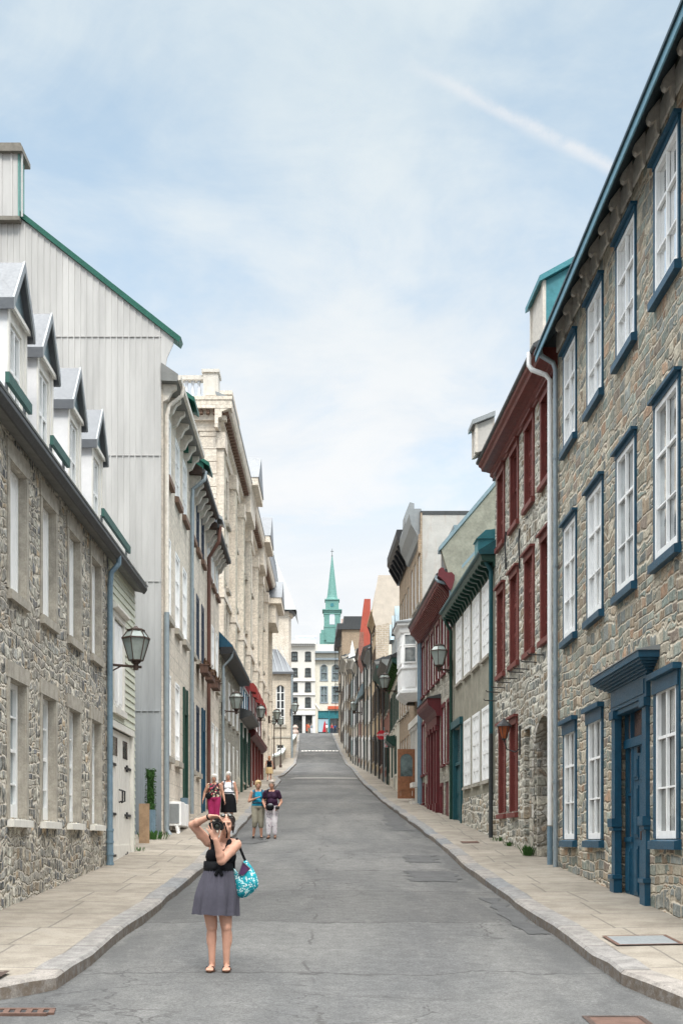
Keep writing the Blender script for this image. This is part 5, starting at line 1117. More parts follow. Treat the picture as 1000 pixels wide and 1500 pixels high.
for q in (71.2,74.2,77.2,80.2,83.4): m = MB(L7.p); m.ab(q,q+.35,2.0,5.9,.0,.14); part('shop_pilaster', m, 'paint_red', b)
m = MB(L7.p); m.ab(71,83.95,1.8,3.55,.002,.03); part('shop_base', m, 'paint_white', b)
# --- L8: institution with balustrade, pilasters and great cornice
L8 = Wall(-1, -5.50, 59.0, .004)
zc = 20.6
wins = [62+2.6*i for i in range(16)]
ST_I = dict(w=1.0, rec=.22, cw=0, sm='paint_offwhite', cols=2, rows=4, pane='pane_dark', sill=(.22,.18,.14,'stone_trim'))
hs = [hole(a,z,z+2.4,1.0) for a in wins for z in (5.6,9.6,13.2,16.6)]
b = house('institution', 'massive grey-beige stone institution with heavy cornice, pediments and corner balustrade', L8, 59.0, 104.5, 1.2, zc, 'ashlar_cream', 'metal_grey', hs, depth=20, flat=True, rev=.3, gablem='ashlar_cream')
for a in wins:
    for z in (9.6,13.2,16.6): window(b, L8, a, z, z+2.4, ST_I)
    window(b, L8, a, 5.6, 8.0, ST_I)
piers = [59.02,65.9,71.6,77.4,84.6,90.2,97,103]
for i, q in enumerate(piers):
    m = MB(L8.p); m.ab(q,q+1.1,1.5,zc-1.0,.0,.34); pr = part('pilaster', m, 'ashlar_cream', b)
    m = MB(L8.p); m.ab(q+.2,q+.9,6.4,11.5,.2,.355); m.ab(q+.2,q+.9,12.3,zc-1.9,.2,.355); put('rough_face', m.mesh('rough_face','rough_panel',ORG[pr.name]), pr)
    m = MB(L8.p); m.ab(q-.12,q+1.22,zc-1.75,zc-.98,-.01,.42); put('pier_molding', m.mesh('pier_molding','ashlar_cream',ORG[pr.name]), pr)
    m = MB(L8.p); m.ab(q-.06,q+1.16,11.7,12.0,-.01,.38); put('pier_molding', m.mesh('pier_molding','ashlar_cream',ORG[pr.name]), pr)
for i in range(len(piers)-1):
    for z in (12.2,8.5): m = MB(L8.p); m.ab(piers[i]+1.12,piers[i+1]-.02,z,z+.28,.0,.16); part('string_course', m, 'ashlar_cream', b)
m = MB(L8.p); m.ext(60.2,100,[(0,1.2),(.75,1.2),(.62,5.2),(.2,5.6),(0,5.6)]); part('plinth', m, 'rough_panel', b)
def heavy(m, fn, e=0):
    fn([(-.02,zc-.95),(.12,zc-.95),(.14,zc-.5),(.30,zc-.45),(.32,zc-.2),(.70,zc-.05),(.76,zc+.1),(.80,zc+.35),(-.02,zc+.6)])
m = MB(L8.p); heavy(m, lambda p_: m.ext(58.3,104.6,p_)); part('cornice', m, 'ashlar_cream', b)
m = MB(L8.p); m.ext(58.28,104.6,[(.05,zc+.602-.05),(.82,zc+.352),(.84,zc+.42),(.0,zc+.75)]); part('cornice_flashing', m, 'metal_grey', b)
m = MB(L8.p); pts = [(58.6,zc-.10),(104.4,zc-.10)]
for i in range(91,-1,-1): a = 58.6+i*.5; pts += [(a+.22,zc-.16),(a+.22,zc-.28),(a,zc-.28),(a,zc-.16)]
m.plate(pts,.30,.60); part('dentil_molding', m, 'sill_brown', b)
F8 = Face(58.98)
m = MB(F8.p); m.ab(-16,-4.72,zc-.05,zc+.34,-.02,.70); m.ab(-16,-5.0,zc-.5,zc-.052,-.02,.34); m.ab(-16,-5.3,zc-.95,-.5+zc-.002,-.02,.14); m.ab(-16,-4.70,zc+.341,zc+.5,-.02,.74); part('end_cornice', m, 'ashlar_cream', b)
m = MB(F8.p)
for i in range(26): m.ab(-5.3-i*.32,-5.15-i*.32,zc-.26,zc-.06,.34,.58)
part('end_dentil_molding', m, 'sill_brown', b)
m = MB(F8.p); z = 5
i = 0
while z < zc-1.1: m.ab(-5.5-(1.25 if i%2 else .8),-5.49,z+.015,z+.58,.0,.10); z += .6; i += 1
part('quoin_block', m, 'ashlar_cream', b)
m = MB(F8.p); m.ab(-16,-6.1,zc+.5,zc+.72,-.5,.1); m.ab(-16,-6.1,zc+1.55,zc+1.75,-.45,.05); m.ab(-6.13,-5.42,zc+.5,zc+1.85,-.9,.12); m.ab(-6.2,-5.35,zc+1.851,zc+2.0,-1.0,.2); m.ab(-6.0,-5.55,zc+.75,zc+1.6,.12,.15); bl = part('balustrade', m, 'white_stone', b)
for i in range(10):
    k = MB(); k.lathe((-6.36-i*.30,58.98+.2,zc+.72),[(.10,0),(.10,.08),(.06,.12),(.11,.35),(.10,.45),(.055,.62),(.09,.74),(.10,.83)],10)
    put('baluster', k.mesh('baluster','flat_white',ORG[bl.name], smooth=True), bl)
def pediment(a0, a1, z0, h, o):
    m = MB(L8.p); m.ab(a0,a1,z0-1.5,z0,.0,o); m.ab(a0-.3,a1+.3,z0,z0+.45,.0,o+.45); p_ = part('pediment', m, 'ashlar_cream', b)
    k = MB(L8.p); k.plate([(a0-.35,z0+.452),(a1+.35,z0+.452),((a0+a1)/2,z0+h)],-3,o+.5); put('pediment_roof', k.mesh('pediment_roof','metal_pale',ORG[p_.name]), p_)
pediment(72.4,76.6,zc+.3,2.3,.7); pediment(85.4,89.2,zc+.1,2.3,.7); pediment(98.5,103.5,zc-1.6,2.3,.9)
m = MB(L8.p); m.ab(64,68.5,zc+.7,zc+2.6,-1.0,.2); m.ab(63.8,68.7,zc+2.6,zc+2.8,-1.1,.35); part('attic_block', m, 'ashlar_cream', b)
# --- L9: apse with arched window
b = root('church_apse', 'pale stone church apse with arched windows and grey conical roof', 'church', (-8,152,9.5))
KA = 150/110
def apse_part(nm, m, mat, par, **k):
    m.v = [q*KA for q in m.v]; return part(nm, m, mat, par, **k)
F = Face(110); bx = -3.62
m = MB(); facade(m, F, -7.2, bx, 4.5, 15.1, [(-4.95,-4.15,10.4,14.0,.3),(-4.9,-4.2,6.9,8.6,.3)], .3)
m.add([(bx,110,4.5),(bx-.3,121,5),(bx-.3,121,15.1),(bx,110,15.1)],[(0,1,2,3)]); apse_part('wall', m, 'church_stone', b, fix=False)
m = MB(F.p); pts = [(-4.952,14.0)]+[(-4.55-.4*math.cos(PI*i/10),13.45+.5*math.sin(PI*i/10)) for i in range(11)]+[(-4.148,14.0)]; m.plate(pts,-.25,.006); apse_part('arch_head', m, 'church_stone', b)
def bars(nm, x0,x1,z0,z1):
    m = MB(F.p)
    for q in (x0,(x0+x1)/2-.04,x1-.09): m.ab(q,q+.09,z0,z1,-.2,-.1)
    for i in range(6): z=z0+(z1-z0)*i/5; m.ab(x0+.09,x1-.09,z-.03,z+.03,-.2,-.11)
    f_ = apse_part('window', m, 'paint_white', b); g = MB(F.p); g.ab(x0,x1,z0,z1,-.26,-.22); g.v = [q*KA for q in g.v]; put('pane', g.mesh('pane','pane_dark',ORG[f_.name]), f_)
bars('w', -4.95,-4.15,10.4,14.0); bars('w', -4.9,-4.2,6.9,8.6)
m = MB(F.p); m.ab(-5.1,-4.0,10.15,10.4,-.02,.14); m.ab(-7.2,bx,9.2,9.35,0,.06); m.ab(-5.05,-4.05,6.7,6.9,0,.12); apse_part('sill', m, 'stone_trim', b)
m = MB(); m.add([(-7.5,109.6,15.1),(bx+.3,109.6,15.1),(bx-.2,121,15.1),(-8,113,17.9),(-4.9,113,17.6),(-4.6,121,17.6)],[(0,1,4,3),(1,2,5,4)]); m.add([(-7.5,109.58,14.9),(bx+.3,109.58,14.9),(bx+.3,109.58,15.09),(-7.5,109.58,15.09)],[(0,1,2,3)]); apse_part('lower_roof', m, 'metal_pale', b, fix=False)
m = MB(F.p)
for i in range(7): m.add([F.p(-7+i*.55,15.14,.35),F.p(-6.95+i*.55,15.14,.35),F.p(-7.2+i*.42,17.9,-2.95),F.p(-7.25+i*.42,17.9,-2.95)],[(0,1,2,3)])
apse_part('roof_seam', m, 'metal_grey', b, fix=False)
m = MB(); m.lathe((-6.1,116.5,15),[(2.3,0),(2.3,6.1),(2.5,6.2),(2.5,6.6)],28); apse_part('drum', m, 'ashlar_cream', b, smooth=False)
m = MB(); m.box(-5,-3.95,114.5,121,15.1,21.4); apse_part('nave_wall', m, 'ashlar_cream', b)
m = MB(); m.lathe((-6.1,116.5,21.6),[(2.85,0),(2.85,.15),(.06,7.2)],28); m.lathe((-6.1,116.5,21.4),[(2.7,0),(2.84,.2)],28); apse_part('cone_roof', m, 'metal_pale', b)
m = MB(); m.add([(-3.25,113.9,21.45),(-3.25,122,21.45),(-6.1,122,29),(-6.1,117,29),(-8.8,122,21.45),(-5.0,113.9,21.45)],[(0,1,2,3),(0,3,5)]); apse_part('nave_roof', m, 'metal_grey', b, fix=False)
m = MB(); m.tube([(bx+.12,109.75,15),(bx+.12,109.75,6.3)],.09,8); apse_part('downpipe', m, 'pipe_grey', b)
# --- ramp wall with pale coping along the left pavement
path = [(-6.7,101),(-6.3,105),(-5.95,112),(-5.85,120),(-5.8,130),(-5.8,140),(-5.8,150),(-5.7,160),(-5.6,170),(-5.5,180),(-5.45,187)]
m = MB(); cp = MB(); rows = []; rc = []
for x,y in path:
    z = SW(y); h = .95; rows.append([(x-.22,y,z-1),(x-.22,y,z+h),(x+.2,y,z+h),(x+.2,y,z-1)]); rc.append([(x-.3,y,z+h+.003),(x-.3,y,z+h+.2),(x+.28,y,z+h+.2),(x+.28,y,z+h+.003)])
m.grid(rows); cp.grid(rc); cp.add(rc[0],[(0,1,2,3)]); m.add(rows[0],[(0,1,2,3)])
b = root('ramp_wall', 'low stone ramp wall with thick white coping curving up the left pavement', 'wall', (-6,120,7))
part('wall', m, 'stone_trim', b, fix=False); part('coping', cp, 'stone_white_wall', b, fix=False)
m = MB(); m.box(-6.95,-6.3,100.2,101,G(100)-.5,SW(100)+1.5); m.box(-7.05,-6.2,100.1,101.1,SW(100)+1.5,SW(100)+1.65); m.tube([(-7.6,100.6,SW(100)+1.9),(-6.9,100.6,SW(100)+1.9),(-6.5,102,SW(102)+1.5)],.14,8); part('end_pier', m, 'stone_white_wall', b)
m = MB(); m.lathe((-5.45,186.5,SW(186)+1.2),[(.5,0),(.55,.3),(.3,.7),(.45,1.0),(.2,1.4)],10); part('finial', m, 'pink_block', b)
# ------------------------------------------------------------------ end of the street
def end_window(b, F, x0, x1, z0, z1, fm, pm, cols=2, rows=2, arch=False):
    m = MB(F.p); t = .14
    m.ab(x0-.06,x0+t,z0,z1,-.25,.05); m.ab(x1-t,x1+.06,z0,z1,-.25,.05); m.ab(x0+t,x1-t,z1-t,z1+.06,-.25,.04); m.ab(x0-.1,x1+.1,z0-.15,z0+t,-.25,.1)
    for c in range(1,cols): x=x0+(x1-x0)*c/cols; m.ab(x-.06,x+.06,z0+t,z1-t,-.22,-.02)
    for r in range(1,rows): z=z0+(z1-z0)*r/rows; m.ab(x0+t,x1-t,z-.05,z+.05,-.22,-.03)
    f_ = put('window', m.mesh('window', fm, ORG[b.name]), b); g = MB(F.p); g.ab(x0,x1,z0,z1,-.3,-.23); put('pane', g.mesh('pane', pm, ORG[b.name]), f_)
E = Face(230); K = 230/1800
def ex(px): return (px-485)*K
def ez(py): return (1232-py)*K
b = root('white_building', 'white five-storey corner building closing the top of the street', 'building', (ex(440),234,20))
wn = [(px0,px1,p0,p1) for px0,px1 in ((427,435.5),(447,455)) for p0,p1 in ((955,968),(979,991),(1000,1013),(1022,1037))]+[(405,413,955,968),(405,413,979,991)]
hs = [(ex(a),ex(c),ez(e),ez(d)) for a,c,d,e in wn]+[(ex(424),ex(442.5),19.6,ez(1048)),(ex(447),ex(457),19.6,ez(1048))]
m = MB(); facade(m, E, ex(398), ex(461.5), 19, ez(944), hs, .35); x = ex(461.5); m.add([(x,230,19),(x,245,19),(x,245,ez(944)),(x,230,ez(944))],[(0,1,2,3)]); part('wall', m, 'paint_offwhite', b, fix=False)
for a,c,d,e in wn: end_window(b, E, ex(a),ex(c),ez(e),ez(d),'gutter_dark','pane_greenish')
m = MB(E.p); m.ab(ex(398),ex(462),ez(943.9),ez(939.5),-14,.9); 
for i in range(24): m.ab(ex(400+i*2.6),ex(401.2+i*2.6),ez(947),ez(944),.0,.6)
for q in (1039,1018.5,998): m.ab(ex(398),ex(461.5),ez(q),ez(q-1.2),.0,.25)
m.ab(ex(398),ex(461.5),ez(1047.5),ez(1043),0,.5); part('cornice', m, 'paint_white', b)
m = MB(); m.box(ex(433),ex(462),233,243,ez(939.4),ez(929)); m.box(ex(432),ex(463),232.5,243,ez(929),ez(928)); part('penthouse', m, 'flat_white', b)
for a,c in ((424,442.5),(447,457)):
    m = MB(E.p); m.ab(ex(a),ex(c),19.6,ez(1048),-.5,-.4); part('shop_pane', m, 'pane_dark', b)
for q in (443,445.5,458,460): m = MB(E.p); m.ab(ex(q),ex(q)+.2,19.4,ez(1048),-.1,.3); part('shop_pilaster', m, 'paint_white', b)
m = MB(E.p); m.ab(ex(448.2),ex(452.5),ez(1071),ez(1061),-.38,-.33); part('shop_display', m, 'sign_orange', b)
E2 = Face(230.4)
b = root('cream_building', 'cream building with tall arched windows and a teal shop front', 'building', (ex(482),234,20))
wn2 = [(px0,px1,p0,p1) for px0,px1 in ((469,479.6),(486,497),(503,514)) for p0,p1 in ((973,996.5),(1005,1029))]
hs = [(ex(a),ex(c),ez(e),ez(d)) for a,c,d,e in wn2]+[(ex(465.5),ex(519),19.6,ez(1041))]
m = MB(); facade(m, E2, ex(461.6), ex(520), 19, ez(946), hs, .35); m.add([(ex(520),230.4,19),(ex(520),245,19),(ex(520),245,ez(946)),(ex(520),230.4,ez(946))],[(0,1,2,3)]); part('wall', m, 'stucco_cream', b, fix=False)
for a,c,d,e in wn2:
    end_window(b, E2, ex(a),ex(c),ez(e),ez(d),'pipe_grey','pane_greenish', 1 if d < 1000 else 2, 2)
    if d < 1000:
        m = MB(E2.p); cx=(ex(a)+ex(c))/2; rr_=(ex(c)-ex(a))/2; zz=ez(d)-rr_
        m.plate([(cx-rr_-.002,ez(d)+.002)]+[(cx-rr_*math.cos(PI*i/10),zz+rr_*.98*math.sin(PI*i/10)) for i in range(11)]+[(cx+rr_+.002,ez(d)+.002)],-.2,.06); part('arch_head', m, 'stucco_cream', b)
m = MB(E2.p); m.ab(ex(461.7),ex(520),ez(957),ez(954.5),0,1.0); m.ab(ex(461.7),ex(520),ez(967),ez(964.5),0,.7); part('cornice', m, 'pipe_grey', b)
m = MB(E2.p); m.ab(ex(461.7),ex(520),ez(954.4),ez(944),-10,.5); part('parapet', m, 'paint_offwhite', b)
m = MB(E2.p); m.ab(ex(465.5),ex(519),ez(1052),ez(1041.2),-.4,-.2); m.ab(ex(481),ex(483),19.4,ez(1041.2),-.4,.1); part('shop_front', m, 'shop_teal', b)
m = MB(E2.p); m.ab(ex(465.5),ex(519),19.6,ez(1052),-.5,-.42); part('shop_pane', m, 'pane_dark', b)
m = MB(E2.p); m.ab(ex(466),ex(481),ez(1072),ez(1053),-.4,-.35); po = part('shop_poster', m, 'poster_blue', b)
m = MB(E2.p); m.plate([(ex(472),ez(1072)),(ex(479),ez(1072)),(ex(477),ez(1060)),(ex(475.5),ez(1055)),(ex(474),ez(1060))],-.35,-.33); put('poster_figure', m.mesh('poster_figure','sign_red',ORG[po.name]), po)
m = MB(E2.p); m.ab(ex(480),ex(500),ez(1039),ez(1034.5),0,.35); sg = part('shop_sign', m, 'sign_orange', b)
m = MB(); m.box(ex(500),ex(506),236,239,ez(950),ez(898)); part('chimney', m, 'pink_block', b)
m = MB(E2.p); m.plate([(ex(459),ez(1028)),(ex(459.5),ez(1027)),(ex(468),ez(1038)),(ex(467),ez(1038.8))],.2,.3); part('flag_pole', m, 'paint_white', b)
# church steeple
def st_(px): return (px-486.3)*.1611
def sz(py): return (1232-py)*.1611
b = root('church_steeple', 'pale green copper church steeple rising behind the white buildings', 'church', (.2,290,40))
sx, sy = .21, 290
def sq(m, r, z0, z1): m.box(sx-r,sx+r,sy-r,sy+r,z0,z1)
m = MB(); sq(m,1.9,30,sz(899)); sq(m,2.1,sz(940),sz(936)); sq(m,2.5,30,sz(945)); tw = part('belfry', m, 'copper_green', b)
m = MB(); m.box(sx-2.9,sx-1.9,sy-2.2,sy,30,sz(930)); m.box(sx-2.6,sx-1.9,sy-2.1,sy,sz(930),sz(925)); part('corner_turret', m, 'copper_green', b)
m = MB(); sq(m,2.05,sz(899),sz(896.5)); sq(m,2.3,sz(896.5),sz(895)); sq(m,1.55,sz(895),sz(881)); sq(m,1.75,sz(881),sz(879.5)); part('clock_stage', m, 'copper_green', b)
m = MB(); m.lathe((sx,sy,sz(879.5)),[(1.55,0),(1.35,.5),(1.22,1.1),(.7,5.6),(.12,sz(815)-sz(879.5))],8,PI/8); part('spire', m, 'copper_green', b)
m = MB(); m.lathe((sx,sy,sz(815.5)),[(.09,0),(.18,.2),(.05,.4),(.04,1.9)],8); m.box(sx-.35,sx+.35,sy-.04,sy+.04,sz(808),sz(807.3)); part('finial', m, 'pipe_dark', b)
FS = Face(sy-1.9)
m = MB(FS.p); cx = sx; m.plate([(cx-.62,sz(917)),(cx+.62,sz(917)),(cx+.62,sz(905))]+[(cx+.62*math.cos(PI*i/10),sz(905)+.62*math.sin(PI*i/10)) for i in range(1,10)]+[(cx-.62,sz(905))],0,.06); part('belfry_window', m, 'flat_white', b)
FS = Face(sy-2.5); m = MB(FS.p); m.plate([(cx-1.4+2.8*0,sz(944))]+[(cx-1.4*math.cos(PI*i/12),sz(938)+1.5*math.sin(PI*i/12)) for i in range(13)]+[(cx+1.4,sz(944))],0,.15); part('blind_arch', m, 'copper_green', b)
FS = Face(sy-1.55); k = MB(FS.p); k.plate([(cx+.42*math.cos(2*PI*i/20),sz(888)+.42*math.sin(2*PI*i/20)) for i in range(20)],0,.1); part('clock_face', k, 'metal_teal', b)
m = MB()
for r_, z in ((1.98,sz(921)),(2.0,sz(902))): sq(m,r_,z,z+.3)
part('string_course', m, 'copper_green', b)
# ------------------------------------------------------------------ street furniture
def lantern(label, wallp, c, s=1.0, group=None, glass='lamp_glass', metal='iron_brown', post=None, dark=False):
    """wallp: fixing point on the wall, c: centre of the lantern's foot"""
    wallp = V(wallp); c = V(c)
    b = root('street_lamp', label, 'street lamp', wallp if post is None else post, group)
    m = MB(); dz = V((0,0,1))
    if post is None:
        m.tube([wallp+V((0,0,-.05*s)), V((c.x,c.y,wallp.z-.05*s)) + (c-wallp).normalized()*.12*s], .028*s, 6)
        w_ = (V((c.x,c.y,0))-V((wallp.x,wallp.y,0))).normalized(); q = V((-w_.y,w_.x,0))
        m.box6([wallp+q*x+w_*y+dz*z for z in (-.22*s,.28*s) for x,y in ((-.06*s,-.02),(.06*s,-.02),(.06*s,.06*s),(-.06*s,.06*s))])
        m.tube([wallp+w_*.06*s-dz*.2*s, wallp+w_*.3*s-dz*.06*s], .016*s, 6)
        part('wall_bracket', m, metal, b); foot = V((c.x,c.y,wallp.z-.14*s))
    else:
        m.lathe(post, [(.14,0),(.14,.25),(.09,.35),(.06,.9),(.045,c.z-post[2]-.02)], 10); part('post', m, metal, b); foot = c
    m = MB(); m.lathe(foot, [(.055*s,0),(.055*s,.12*s),(.10*s,.15*s),(.10*s,.2*s)], 8)
    part('socket', m, metal, b)
    z0 = foot + dz*.2*s; n_ = 6; r0, r1, h = .15*s, .29*s, .46*s; r2, h2 = .17*s, .17*s
    ring = lambda r, z: [z0+V((r*math.cos(2*PI*i/n_+.3), r*math.sin(2*PI*i/n_+.3), z)) for i in range(n_)]
    A, B, D = ring(r0,0), ring(r1,h), ring(r2,h+h2); m = MB()
    for i in range(n_):
        m.tube([A[i],B[i]],.013*s,4); m.tube([B[i],D[i]],.013*s,4); m.tube([A[i],A[(i+1)%n_]],.014*s,4); m.tube([B[i],B[(i+1)%n_]],.02*s,4)
    m.lathe(z0+dz*(h+h2), [(r2+.02*s,-.01*s),(r2+.02*s,.02*s),(.07*s,.05*s),(.03*s,.09*s)], n_, .3); part('lantern_frame', m, metal, b)
    g = MB(); k = .965
    g.lathe(z0, [(r0*k,.012),(r1*k,h-.012)], n_, .3); g.lathe(z0, [(r1*k,h+.012),(r2*k,h+h2-.015)], n_, .3); gl = part('glass', g, glass, b)
    return b
ML = MATS['lamp_glass']; nt = ML.node_tree; n_ = N(nt); pb_ = [q for q in nt.nodes if q.type == 'BSDF_PRINCIPLED'][0]
pb_.inputs['Transmission Weight'].default_value = .35; pb_.inputs['IOR'].default_value = 1.3
GL = None
lantern('large iron wall lantern on the grey rubble house, nearest lamp on the left', L1.p(25.55,3.72,0), L1.p(25.75,3.6,.56), 1.0, 'iron lanterns on wall brackets')
lantern('iron wall lantern on the corner of the crimson-windowed house', R4.p(41.9,5.85,0), R4.p(41.4,5.8,.52), 1.05, 'iron lanterns on wall brackets')
lantern('iron wall lantern between the white oriel and the cream house', R6.p(63.2,7.75,0), R6.p(62.9,7.7,.75), 1.1, 'iron lanterns on wall brackets')
lantern('iron wall lantern on the low stone house with the blue roof edge', L5.p(53.7,5.75,0), L5.p(54.2,5.7,.62), 1.1, 'iron lanterns on wall brackets')
lantern('pale lantern reaching out over the crimson shop front', L7.p(73.5,7.3,.1), L7.p(73.5,7.2,.55), 1.1, 'iron lanterns on wall brackets')
lantern('small wall lantern at the foot of the institution beyond the red shop', L8.p(97.6,9.6,.4), L8.p(98,9.5,1.0), 1.2, 'iron lanterns on wall brackets')
lantern('tiny wall lantern on the church apse corner', (-4.95,149.8,15.6), (-4.4,149.4,15.5), 1.7, 'iron lanterns on wall brackets')
lantern('small wall lantern on the tan houses far up the right side', R9.p(116,12.2,0), R9.p(116,12.1,.8), 1.4, 'iron lanterns on wall brackets')
for lb, px, Y in (('post lantern nearer the camera beside the ramp wall',-5.2,112),('post lantern further up the ramp beside the apse',-4.9,119)):
    lantern(lb, (0,0,0), (px,Y,SW(Y)+3.9), 1.15, 'lantern posts by the ramp', post=(px,Y,SW(Y)-.05))
# black wall lantern with amber glass
b = root('wall_lantern', 'small black carriage lantern with amber glass beside the red ground floor shutters', 'lantern', R2.p(29.6,2.2,0))
m = MB(); P = R2.p; m.tube([P(29.35,2.75,.02),P(29.35,2.05,.02)],.02,6); m.tube([P(29.35,2.2,.02),P(29.4,2.12,.12),P(29.5,2.2,.3),P(29.55,2.42,.36)],.016,6); part('scroll_bracket', m, 'iron_black', b)
c0 = P(29.55,2.42,.36); m = MB(); m.lathe(c0,[(.05,0),(.06,.04)],6); m.lathe(c0+V((0,0,.33)),[(.20,0),(.16,.05),(.06,.14),(.02,.2)],6)
for i in range(6):
    a_ = PI*i/3; m.tube([c0+V((.065*math.cos(a_),.065*math.sin(a_),.04)),c0+V((.145*math.cos(a_),.145*math.sin(a_),.335))],.01,4)
part('lantern_frame', m, 'iron_black', b)
m = MB(); m.lathe(c0,[(.06,.04),(.138,.33)],6); part('glass', m, 'amber_glass', b)
# street signs
Y = 77; zg = SW(Y)
b = root('stop_sign', 'red octagonal stop sign reading ARRÊT on a thin grey post', 'sign', (3.32,Y,zg))
m = MB(); m.tube([(3.32,Y,zg-.1),(3.32,Y,zg+3.5)],.035,8); part('post', m, 'pipe_grey', b)
m = MB(); F_ = Face(Y-.06); cx, cz, R_ = 3.14, zg+3.0, .33
m.plate([(cx+R_*math.cos(PI/8+PI*i/4),cz+R_*math.sin(PI/8+PI*i/4)) for i in range(8)],0,.02); part('sign_border', m, 'sign_white', b)
m = MB(F_.p); m.plate([(cx+R_*.93*math.cos(PI/8+PI*i/4),cz+R_*.93*math.sin(PI/8+PI*i/4)) for i in range(8)],.021,.028); fc = part('sign_face', m, 'sign_red', b)
bpy.data.objects.remove(b.children[1]) if False else None
def lettering(txt, size, loc, mat, parent, rot=(PI/2,0,0)):
    cu = bpy.data.curves.new('lettering','FONT'); cu.body = txt; cu.size = size; cu.align_x = 'CENTER'; cu.align_y = 'CENTER'; cu.extrude = .004
    o = bpy.data.objects.new('lettering', cu); C.objects.link(o); dg = bpy.context.evaluated_depsgraph_get(); me = bpy.data.meshes.new_from_object(o.evaluated_get(dg)); bpy.data.objects.remove(o)
    me.transform(Matrix.Rotation(rot[0],4,'X')); me.materials.clear(); me.materials.append(MATS[mat]); return put('lettering', me, parent, loc)
lettering('ARRÊT', .21, (cx,Y-.096,cz-.01), 'sign_white', fc)
Y = 74.5; zg = SW(Y)
b = root('parking_sign', 'pair of small white parking signs with red symbols on a grey post', 'sign', (3.36,Y,zg))
m = MB(); m.tube([(3.36,Y,zg-.1),(3.36,Y,zg+3.3)],.03,8); m.box(3.24,3.5,Y-.05,Y-.03,zg+3.12,zg+3.16); part('post', m, 'pipe_dark', b)
for z in (2.25,2.72):
    m = MB(Face(Y-.04).p); m.ab(3.2,3.52,zg+z,zg+z+.42,0,.02); pl = part('sign_plate', m, 'sign_white', b)
    m = MB(); c0 = V((3.36,Y-.062,zg+z+.24)); pts = [c0+V((.11*math.cos(2*PI*i/16),0,.11*math.sin(2*PI*i/16))) for i in range(17)]; m.tube(pts,.016,5); m.tube([c0+V((-.08,0,.08)),c0+V((.08,0,-.08))],.014,5); m.box(c0.x-.1,c0.x+.1,Y-.066,Y-.061,zg+z+.03,zg+z+.08); put('symbol', m.mesh('symbol','sign_red',ORG[pl.name]), pl)
# yard clutter between the annex and the clad gable
z0 = SW(30)
b = root('air_conditioner', 'white air conditioning unit under the ground floor windows of the beige house', 'air conditioner', L2.p(36.2,.6,.2))
m = MB(L2.p); m.ab(35.0,36.1,.42,1.12,.05,.42); m.ab(36.35,37.3,.42,1.1,.05,.40); part('casing', m, 'paint_white', b, bevel=.02)
m = MB(Face(35.0).p); P2 = L2.p(35,0,0).x
m.ab(P2+.10,P2+.37,.5,1.05,.002,.02); part('grille', m, 'metal_grey', b)
m = MB(); m.tube([L2.p(34.95,.42,.3),L2.p(34.95,.2,.35),L2.p(34.7,.1,.25)],.05,8); m.tube([L2.p(35.2,.42,.35),L2.p(35.2,.05,.35)],.03,6); part('hose', m, 'paint_white', b)
b = root('utility_box', 'blue-grey metal utility box on the beige house wall by the green door', 'box', L2.p(38.9,1.0,0))
m = MB(L2.p); m.ab(38.6,39.1,.55,1.35,.0,.2); part('casing', m, 'pipe_bluegrey', b, bevel=.01)
m = MB(L2.p); m.ab(38.66,39.04,.6,1.3,.201,.215); part('lid', m, 'pipe_grey', b)
m = MB(); m.box(-4.88,-4.62,31.2,31.26,SW(31)-.1,SW(31)+1.02)
single('wood_board', m, 'wood_plank', 'weathered wooden board standing in the gap beside the clapboard building', 'board', (-4.75,31.2,SW(31)))
b = root('mossy_post', 'tall post covered in green moss standing before the grey clad wall', 'post', (-4.85,33.0,SW(33)))
m = MB(); rows = []
r_ = random.Random(4); m.lathe((-4.85,33.0,SW(33)-.1),[(.10+r_.uniform(-.015,.02),z*.12) for z in range(17)],9); part('post', m, 'moss_green', b, smooth=True)
m = MB()
for i in range(900):
    a_ = r_.uniform(0,2*PI); z = r_.uniform(.1,1.98); q = V((-4.85+.11*math.cos(a_),33.0+.11*math.sin(a_),SW(33)-.1+z)); o_ = V((math.cos(a_),math.sin(a_),r_.uniform(-.8,.3)))*r_.uniform(.03,.075); u = V((-math.sin(a_),math.cos(a_),r_.uniform(-.4,.4)))*r_.uniform(.012,.03)
    m.add([q,q+o_*.5+u,q+o_,q+o_*.5-u],[(0,1,2,3)])
part('leaves', m, 'moss_green', b, fix=False)
m = MB(); m.tube([(-4.78,32.85,SW(33)-.1),(-4.78,32.85,SW(33)+.75)],.09,8); part('pipe_sleeve', m, 'pipe_bluegrey', b)
def tuft(label, c, n_, h, mat='weed_green', spread=.18, group='weeds in the pavement cracks', cat='weed', name='weed'):
    r = random.Random(int(c[0]*100+c[1]*7)); m = MB()
    for i in range(n_):
        a_ = r.uniform(0,2*PI); d = r.uniform(0,spread); p0 = V(c)+V((d*math.cos(a_),d*math.sin(a_),-.01)); hh = h*r.uniform(.4,1); le = r.uniform(.1,.6)*hh
        dv = V((math.cos(a_),math.sin(a_),0)); sd_ = V((-dv.y,dv.x,0))*hh*.10
        m.add([p0-sd_*.5,p0+sd_*.5,p0+dv*le*.5+V((0,0,hh*.65))+sd_,p0+dv*le+V((0,0,hh)),p0+dv*le*.5+V((0,0,hh*.65))-sd_],[(0,1,2,3,4)])
    return single(name, m, mat, label, cat, c, group, fix=False)
tuft('bright green weeds at the foot of the mossy post', (-4.72,32.5,SW(32.5)), 110, .28, spread=.4)
tuft('grass tuft at the foot of the stone arch', R2.p(27.7,SW(27.7),.12), 70, .27, spread=.16)
tuft('small weeds below the stone house pier by the narrow recess', R2.p(30.4,SW(30.4),.08), 60, .13, spread=.12)
